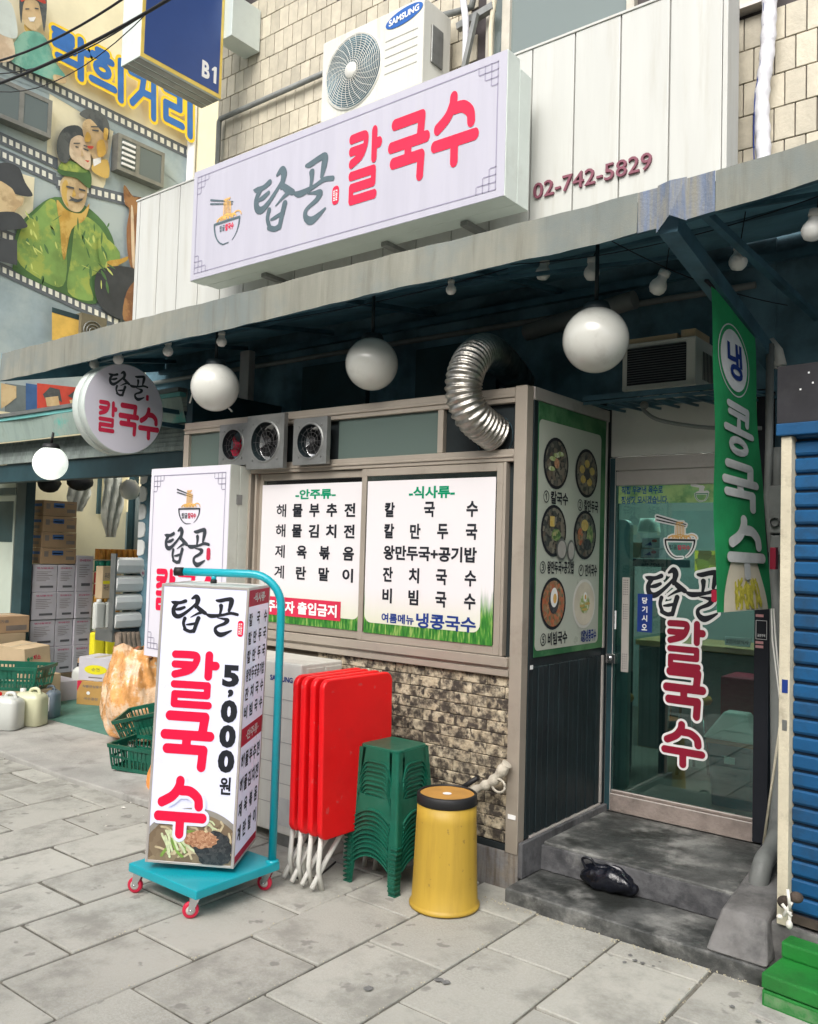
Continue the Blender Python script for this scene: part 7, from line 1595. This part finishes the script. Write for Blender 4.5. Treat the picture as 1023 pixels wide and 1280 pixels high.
# man in green
P_ = [(camod, [(38, 800), (50, 700), (100, 640), (165, 600), (255, 625), (330, 700), (350, 790), (310, 830), (290, 925), (180, 890), (50, 830)], 1), (camo, [(50, 790), (62, 700), (110, 645), (165, 610), (200, 760), (190, 870), (120, 850)], 1), (camo, [(235, 660), (300, 690), (345, 780), (320, 820), (270, 850), (280, 915), (205, 890), (215, 780)], 1),
      (scarf, [(170, 610), (200, 640), (245, 650), (270, 620), (255, 670), (215, 700), (195, 790), (185, 760), (180, 690)], 1), (skin, [(180, 560), (200, 535), (240, 545), (262, 570), (258, 615), (240, 645), (210, 640), (188, 610)], 1), (scarf, [(186, 565), (196, 548), (204, 560), (200, 600), (206, 630), (196, 620), (186, 596)], 1), (scarf, [(222, 578), (228, 596), (220, 600), (216, 596)], 1), (skinp, [(238, 590), (254, 592), (248, 604), (238, 602)], 1), (hair, [(206, 612), (214, 606), (226, 606), (240, 612), (232, 616), (222, 613)], 1), (hair, [(208, 598), (228, 608), (248, 606), (242, 614), (224, 616)], 1), (hair, [(198, 566), (222, 572), (222, 577), (198, 572)], 0), (hair, [(236, 574), (256, 580), (256, 585), (236, 580)], 0),
      (camod, [(170, 520), (190, 490), (240, 500), (272, 530), (268, 575), (230, 545), (185, 535)], 1), (camo, [(175, 515), (192, 492), (238, 502), (262, 525), (220, 525)], 1), (camo, [(300, 720), (360, 770), (340, 830), (300, 800)], 1), (scarf, [(318, 800), (360, 790), (385, 782), (380, 796), (352, 812), (350, 835), (325, 838)], 1), (scarf, [(335, 830), (348, 830), (342, 900), (330, 950), (324, 948), (330, 880)], 0),
      # horse
      (brown, [(372, 565), (400, 600), (428, 610), (424, 700), (420, 820), (400, 830), (384, 780), (380, 700), (388, 640), (374, 620)], 1), (blackp, [(300, 820), (420, 830), (425, 975), (330, 960), (285, 900)], 1), (brown, [(380, 890), (425, 850), (425, 975), (370, 975)], 1), (skinp, [(392, 640), (400, 650), (404, 800), (396, 800)], 1),
      # couple
      (hair, [(170, 480), (168, 430), (190, 392), (230, 385), (250, 410), (240, 450), (215, 470), (195, 500)], 1), (skinp, [(205, 450), (212, 425), (238, 415), (262, 440), (270, 490), (262, 520), (230, 500), (208, 480)], 1), (hair, [(235, 350), (262, 334), (300, 345), (325, 380), (322, 430), (300, 400), (262, 370)], 1), (skin, [(245, 378), (268, 366), (300, 400), (320, 425), (318, 470), (285, 490), (265, 465), (248, 420)], 1), (scarf, [(278, 500), (320, 490), (322, 545), (275, 525)], 1), (WHT, [(275, 488), (300, 482), (300, 498), (278, 510)], 0), (hair, [(222, 448), (232, 450), (232, 453), (222, 452)], 0), (hair, [(246, 453), (262, 460), (261, 464), (246, 458)], 0), (hair, [(216, 438), (236, 438), (236, 441), (216, 442)], 0), (hair, [(246, 444), (264, 450), (264, 453), (246, 448)], 0), (skin, [(240, 455), (247, 478), (238, 480)], 0), (hair, [(272, 398), (292, 400), (292, 405), (272, 402)], 0), (hair, [(268, 388), (294, 388), (294, 392), (268, 392)], 0), (scarf, [(256, 405), (248, 432), (262, 436), (268, 420)], 1), (redp, [(258, 448), (276, 450), (270, 457), (260, 455)], 1), (scarf, [(308, 395), (320, 400), (316, 430), (306, 425)], 1), (scarf, [(285, 440), (305, 430), (312, 470), (290, 482)], 1), (hair, [(8, 588), (28, 592), (28, 597), (8, 592)], 0), (scarf, [(0, 600), (12, 620), (4, 632), (-6, 620)], 1), (redp, [(0, 648), (20, 646), (16, 654), (2, 655)], 0), (hair, [(74, 26), (62, 24), (62, 28), (74, 30)], 0), (hair, [(92, 24), (106, 26), (106, 30), (92, 28)], 0), (scarf, [(84, 36), (90, 54), (80, 54)], 0), (scarf, [(64, 80), (88, 92), (100, 96), (88, 112), (66, 100)], 1), (redp, [(246, 492), (262, 494), (256, 500)], 0),
      # man with hat on the left
      (blackp, [(-40, 520), (0, 500), (45, 515), (65, 560), (88, 600), (50, 600), (0, 580), (-40, 560)], 1), (skin, [(-30, 560), (20, 575), (38, 600), (60, 605), (55, 630), (40, 640), (10, 680), (-30, 690)], 1), (blackp, [(-60, 660), (30, 650), (65, 680), (60, 700), (-60, 705)], 1), (blackp, [(-60, 730), (40, 735), (40, 812), (-60, 790)], 0),
      # women at the top left
      (tealp, [(25, 150), (60, 105), (120, 115), (160, 200), (186, 240), (150, 250), (60, 215), (20, 190)], 1), (skin, [(50, 30), (70, 0), (110, 5), (122, 50), (100, 100), (70, 90), (52, 60)], 1), (hair, [(46, 10), (60, -20), (110, -22), (130, 10), (122, 105), (112, 50), (100, 12), (62, 10), (52, 80)], 1), (redp, [(52, 2), (80, -12), (122, 8), (122, 20), (80, 2), (54, 14)], 1), (WHT, [(72, 62), (96, 60), (90, 74), (78, 74)], 0), (hair, [(64, 34), (76, 34), (76, 38), (64, 38)], 0), (hair, [(92, 32), (104, 34), (104, 38), (92, 36)], 0), (skinp, [(-30, 90), (10, 100), (30, 150), (25, 190), (-30, 190)], 1), (SIGNS, [(-30, 10), (20, 20), (40, 110), (20, 125), (-30, 95)], 1), (skin, [(150, 235), (185, 245), (184, 262), (152, 255)], 1)]
lay = L0+.012
for m2, pts, smt in P_:
    q = MB(m2); mpoly(q, pts, lay, smt); lay += .0016; q.build('painted_figure', mb_, flip=False)
# brush shading on the green jacket
q = MB(camod); rnd = random.Random(2)
for k in range(34):
    x, y = rnd.uniform(60, 320), rnd.uniform(650, 870); a = rnd.gauss(1.2, .5); L2 = rnd.uniform(15, 45); w_ = rnd.uniform(2, 5)
    if abs(x-195) < 25: continue
    dx, dy = math.cos(a)*L2, math.sin(a)*L2; mpoly(q, [(x, y), (x+dx*.5+w_, y+dy*.5), (x+dx, y+dy), (x+dx*.5-w_, y+dy*.5)], lay, 1)
q.build('painted_fold', mb_, flip=False); lay += .002
q = MB(pm('paint_light_green', (.50, .56, .16)))
for k in range(26):
    x, y = rnd.uniform(60, 320), rnd.uniform(640, 860); a = rnd.gauss(1.2, .4); L2 = rnd.uniform(12, 35); w_ = rnd.uniform(1.5, 4)
    if abs(x-195) < 25: continue
    dx, dy = math.cos(a)*L2, math.sin(a)*L2; mpoly(q, [(x, y), (x+dx*.5+w_, y+dy*.5), (x+dx, y+dy), (x+dx*.5-w_, y+dy*.5)], lay, 1)
q.build('painted_fold', mb_, flip=False); lay += .002
# lower strip of faces seen under the awning
LP = [(greyp, [(0, 480), (46, 486), (46, 513), (0, 520)]), (BL2, [(26, 480), (40, 482), (40, 515), (26, 516)]), (redp, [(40, 480), (96, 486), (96, 508), (40, 514)]), (skin, [(-5, 480), (14, 484), (14, 498), (4, 506), (-5, 512)]), (hair, [(47, 494), (56, 485), (68, 488), (71, 504), (62, 498), (50, 500)]), (skin, [(50, 498), (66, 496), (68, 508), (52, 509)]), (hair, [(78, 496), (86, 490), (96, 494), (96, 505), (84, 499)]), (skin, [(80, 501), (94, 500), (94, 508), (82, 508)])]
for m2, pts in LP:
    q = MB(m2); q.add([(XM+lay, *at(u_, v, 'x', XM)[1:]) for u_, v in pts], [tuple(range(len(pts)))]); lay += .0016; q.build('painted_face', mb_, flip=False)
# mural title: blue letters with a yellow edge
def K_(*pts, r=.092): return [(x, y, r) for x, y in pts]
TI = [[K_((.06, .93), (.54, .93), (.54, .76), (.08, .76), (.08, .58), (.60, .58)), K_((.80, .98), (.80, .42)), K_((.80, .72), (.98, .72)), K_((.16, .30), (.80, .30), (.80, .02))],
      [K_((.18, .97), (.46, .97)), K_((.04, .82), (.60, .82)), [(a, b_, .085) for a, b_, _ in arc(.32, .53, .20, .14, 0, 360, .07)], K_((.0, .17), (.68, .17)), K_((.88, .98), (.88, .0))],
      [K_((.04, .90), (.52, .90), (.44, .50), (.10, .12)), K_((.52, .52), (.84, .52)), K_((.86, .98), (.86, .0))],
      [K_((.06, .90), (.54, .90), (.54, .54), (.08, .54), (.08, .14), (.62, .14)), K_((.88, .98), (.88, .0))]]
BLT = mat('mural_title_blue', (.03, .15, .46), .6, 0, .1); YET = mat('mural_title_yellow', (.95, .62, .03), .6, 0, .06)
qy = MB(YET); qb = MB(BLT)
for k, (cx0, cx1, ytop) in enumerate(((142, 250, 88), (262, 362, 150), (376, 462, 212), (480, 572, 262))):
    def f_(lift): return lambda u_, v: (XM+lift, *ML(cx0+(cx1-cx0)*u_, ytop+118*(1-v)+.50*(cx1-cx0)*u_)[1:])
    qy.flat(strokes(TI[k], .075), f_(lay+.002)); qb.flat(strokes(TI[k], 0), f_(lay+.005))
qy.build('title_edge', mb_, flip=False); qb.build('title_lettering', mb_, flip=False)
# its windows
def mwin(c0, c1, mull, open_=False):
    a = ML(*c0); c = ML(*c1); y0, y1 = a[1], c[1]; z1 = (a[2]+ML(c1[0], c0[1]+(c1[0]-c0[0])*.45)[2])/2; z0 = z1-(ML(c0[0], c0[1])[2]-ML(c0[0], c1[1]-(c1[0]-c0[0])*.45)[2])
    q = MB(GALV); X0 = XM+lay
    q.box((XM-.02, y0, z0), (X0+.018, y0+.05, z1)); q.box((XM-.02, y1-.05, z0), (X0+.018, y1, z1)); q.box((XM-.02, y0+.05, z0), (X0+.017, y1-.05, z0+.05)); q.box((XM-.02, y0+.05, z1-.05), (X0+.017, y1-.05, z1)); ym = y0+(y1-y0)*mull; q.box((XM-.02, ym-.03, z0+.05), (X0+.015, ym+.03, z1-.05))
    o_ = q.build('window', mb_); g = MB(GL_MUR); g.box((X0+.006, y0+.05, z0+.05), (X0+.01, y1-.05, z1-.05)); g.build('pane', o_)
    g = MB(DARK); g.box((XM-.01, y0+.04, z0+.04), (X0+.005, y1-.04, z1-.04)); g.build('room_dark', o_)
    if open_:
        g = MB(WHT)
        for k in range(5): g.box((X0+.012, y0+.06, z0+.08+.07*k), (X0+.035, ym-.05, z0+.11+.07*k))
        g.build('louvre', o_)
mwin((-110, 205), (135, 440), .62); mwin((342, 412), (478, 585), .42, True)
q = MB(mat('mural_board_yellow', (.72, .46, .10), .7)); q.add([(XM+lay+.01, *ML(*p_)[1:]) for p_ in ((140, 955), (222, 975), (222, 1040), (140, 1040))], [(0, 1, 2, 3)]); q.use(DKTEAL); q.add([(XM+lay+.012, *ML(*p_)[1:]) for p_ in ((140, 940), (295, 985), (295, 1000), (140, 956))], [(0, 1, 2, 3)]); q.build('painted_board', mb_, flip=False)
# vent fan on the mural building next to the awning
q = MB(mat('dark_vent_box', (.16, .14, .09), .6)); a = ML(222, 970); q.box((XM, a[1], a[2]-.35), (XM+.2, a[1]+.35, a[2]+.05)); q.use(GALV); 
for rr in (.05, .09, .13): q.tube([(XM+.21, a[1]+.16+rr*math.cos(t), a[2]-.16+rr*math.sin(t)) for t in [6.283*k/20 for k in range(21)]], .008, 5, False)
tag(q.build('vent_fan'), 'small round vent fan on the mural wall just above the awning edge', 'vent')

q = MB(mat('paper_scrap', (.62, .60, .54), .8)); rnd = random.Random(31)
for k in range(26):
    x, y = rnd.uniform(-4.6, -3.5), rnd.uniform(2.75, 3.1); r_ = rnd.uniform(.006, .018); a = rnd.uniform(0, 6)
    q.add([(x+r_*math.cos(a), y+r_*math.sin(a), .007), (x-r_*.3*math.sin(a), y+r_*.3*math.cos(a), .012), (x-r_*math.cos(a), y-r_*math.sin(a), .007), (x+r_*.3*math.sin(a), y-r_*.3*math.cos(a), .006)], [(0, 1, 2, 3)])
tag(q.build('paper_scraps', flip=False, stuff=True), 'small pale paper scraps on the slabs near the apron edge behind the trolley', 'litter', None, 'stuff')
q = MB(RUBBER); q.tube(crom([(-3.05, 3.02, .012), (-3.0, 2.96, .008), (-2.93, 2.93, .008), (-2.86, 2.99, .008), (-2.85, 3.12, .05)], 6), .005, 6); tag(q.build('power_cable'), 'black power cable lying on the slabs beside the white block', 'cable')

# ------------------------------------------------------------------ overhead wires
for k, (a, c, r_, s_) in enumerate((((-40, 84), (160, -6), .006, .06), ((-40, 117), (250, -25), .008, .05), ((-20, 92), (215, -8), .003, .10), ((-30, 108), (190, 10), .0025, .16))):
    A = np.array(at(*a, 'y', 2.2)); C_ = np.array(at(*c, 'y', 2.2)); q = MB(RUBBER)
    q.tube([tuple(A+(C_-A)*i/12-np.array([0, 0, s_*4*(i/12)*(1-i/12)])) for i in range(13)], r_, 6)
    tag(q.build('overhead_cable'), ['upper black overhead cable crossing the mural at the top left', 'thickest black overhead cable crossing the mural below the upper one', 'thin black cable sagging between the two thick overhead cables', 'thin lowest black cable sagging over the mural title'][k], 'cable')
# ------------------------------------------------------------------ the building across the alley (unseen behind the camera; added to shade the lane, bounce light, show in panes)
ob = thing('building_across_alley', 'plain pale unseen building opposite, added to shade the alley and bounce light', 'building', (-2, -6, 0))
q = MB(mat('pale_render', (.52, .50, .46), .85, 0, .1, 1)); q.box((-16, -7, 0), (9, -6, 6.4)); q.build('wall', ob)
for fl in range(2):
    for k in range(8):
        q = MB(DARK); q.box((-14.5+2.9*k, -5.995, 1.0+2.6*fl), (-13.0+2.9*k, -5.97, 2.4+2.6*fl)); q.build('window', ob)
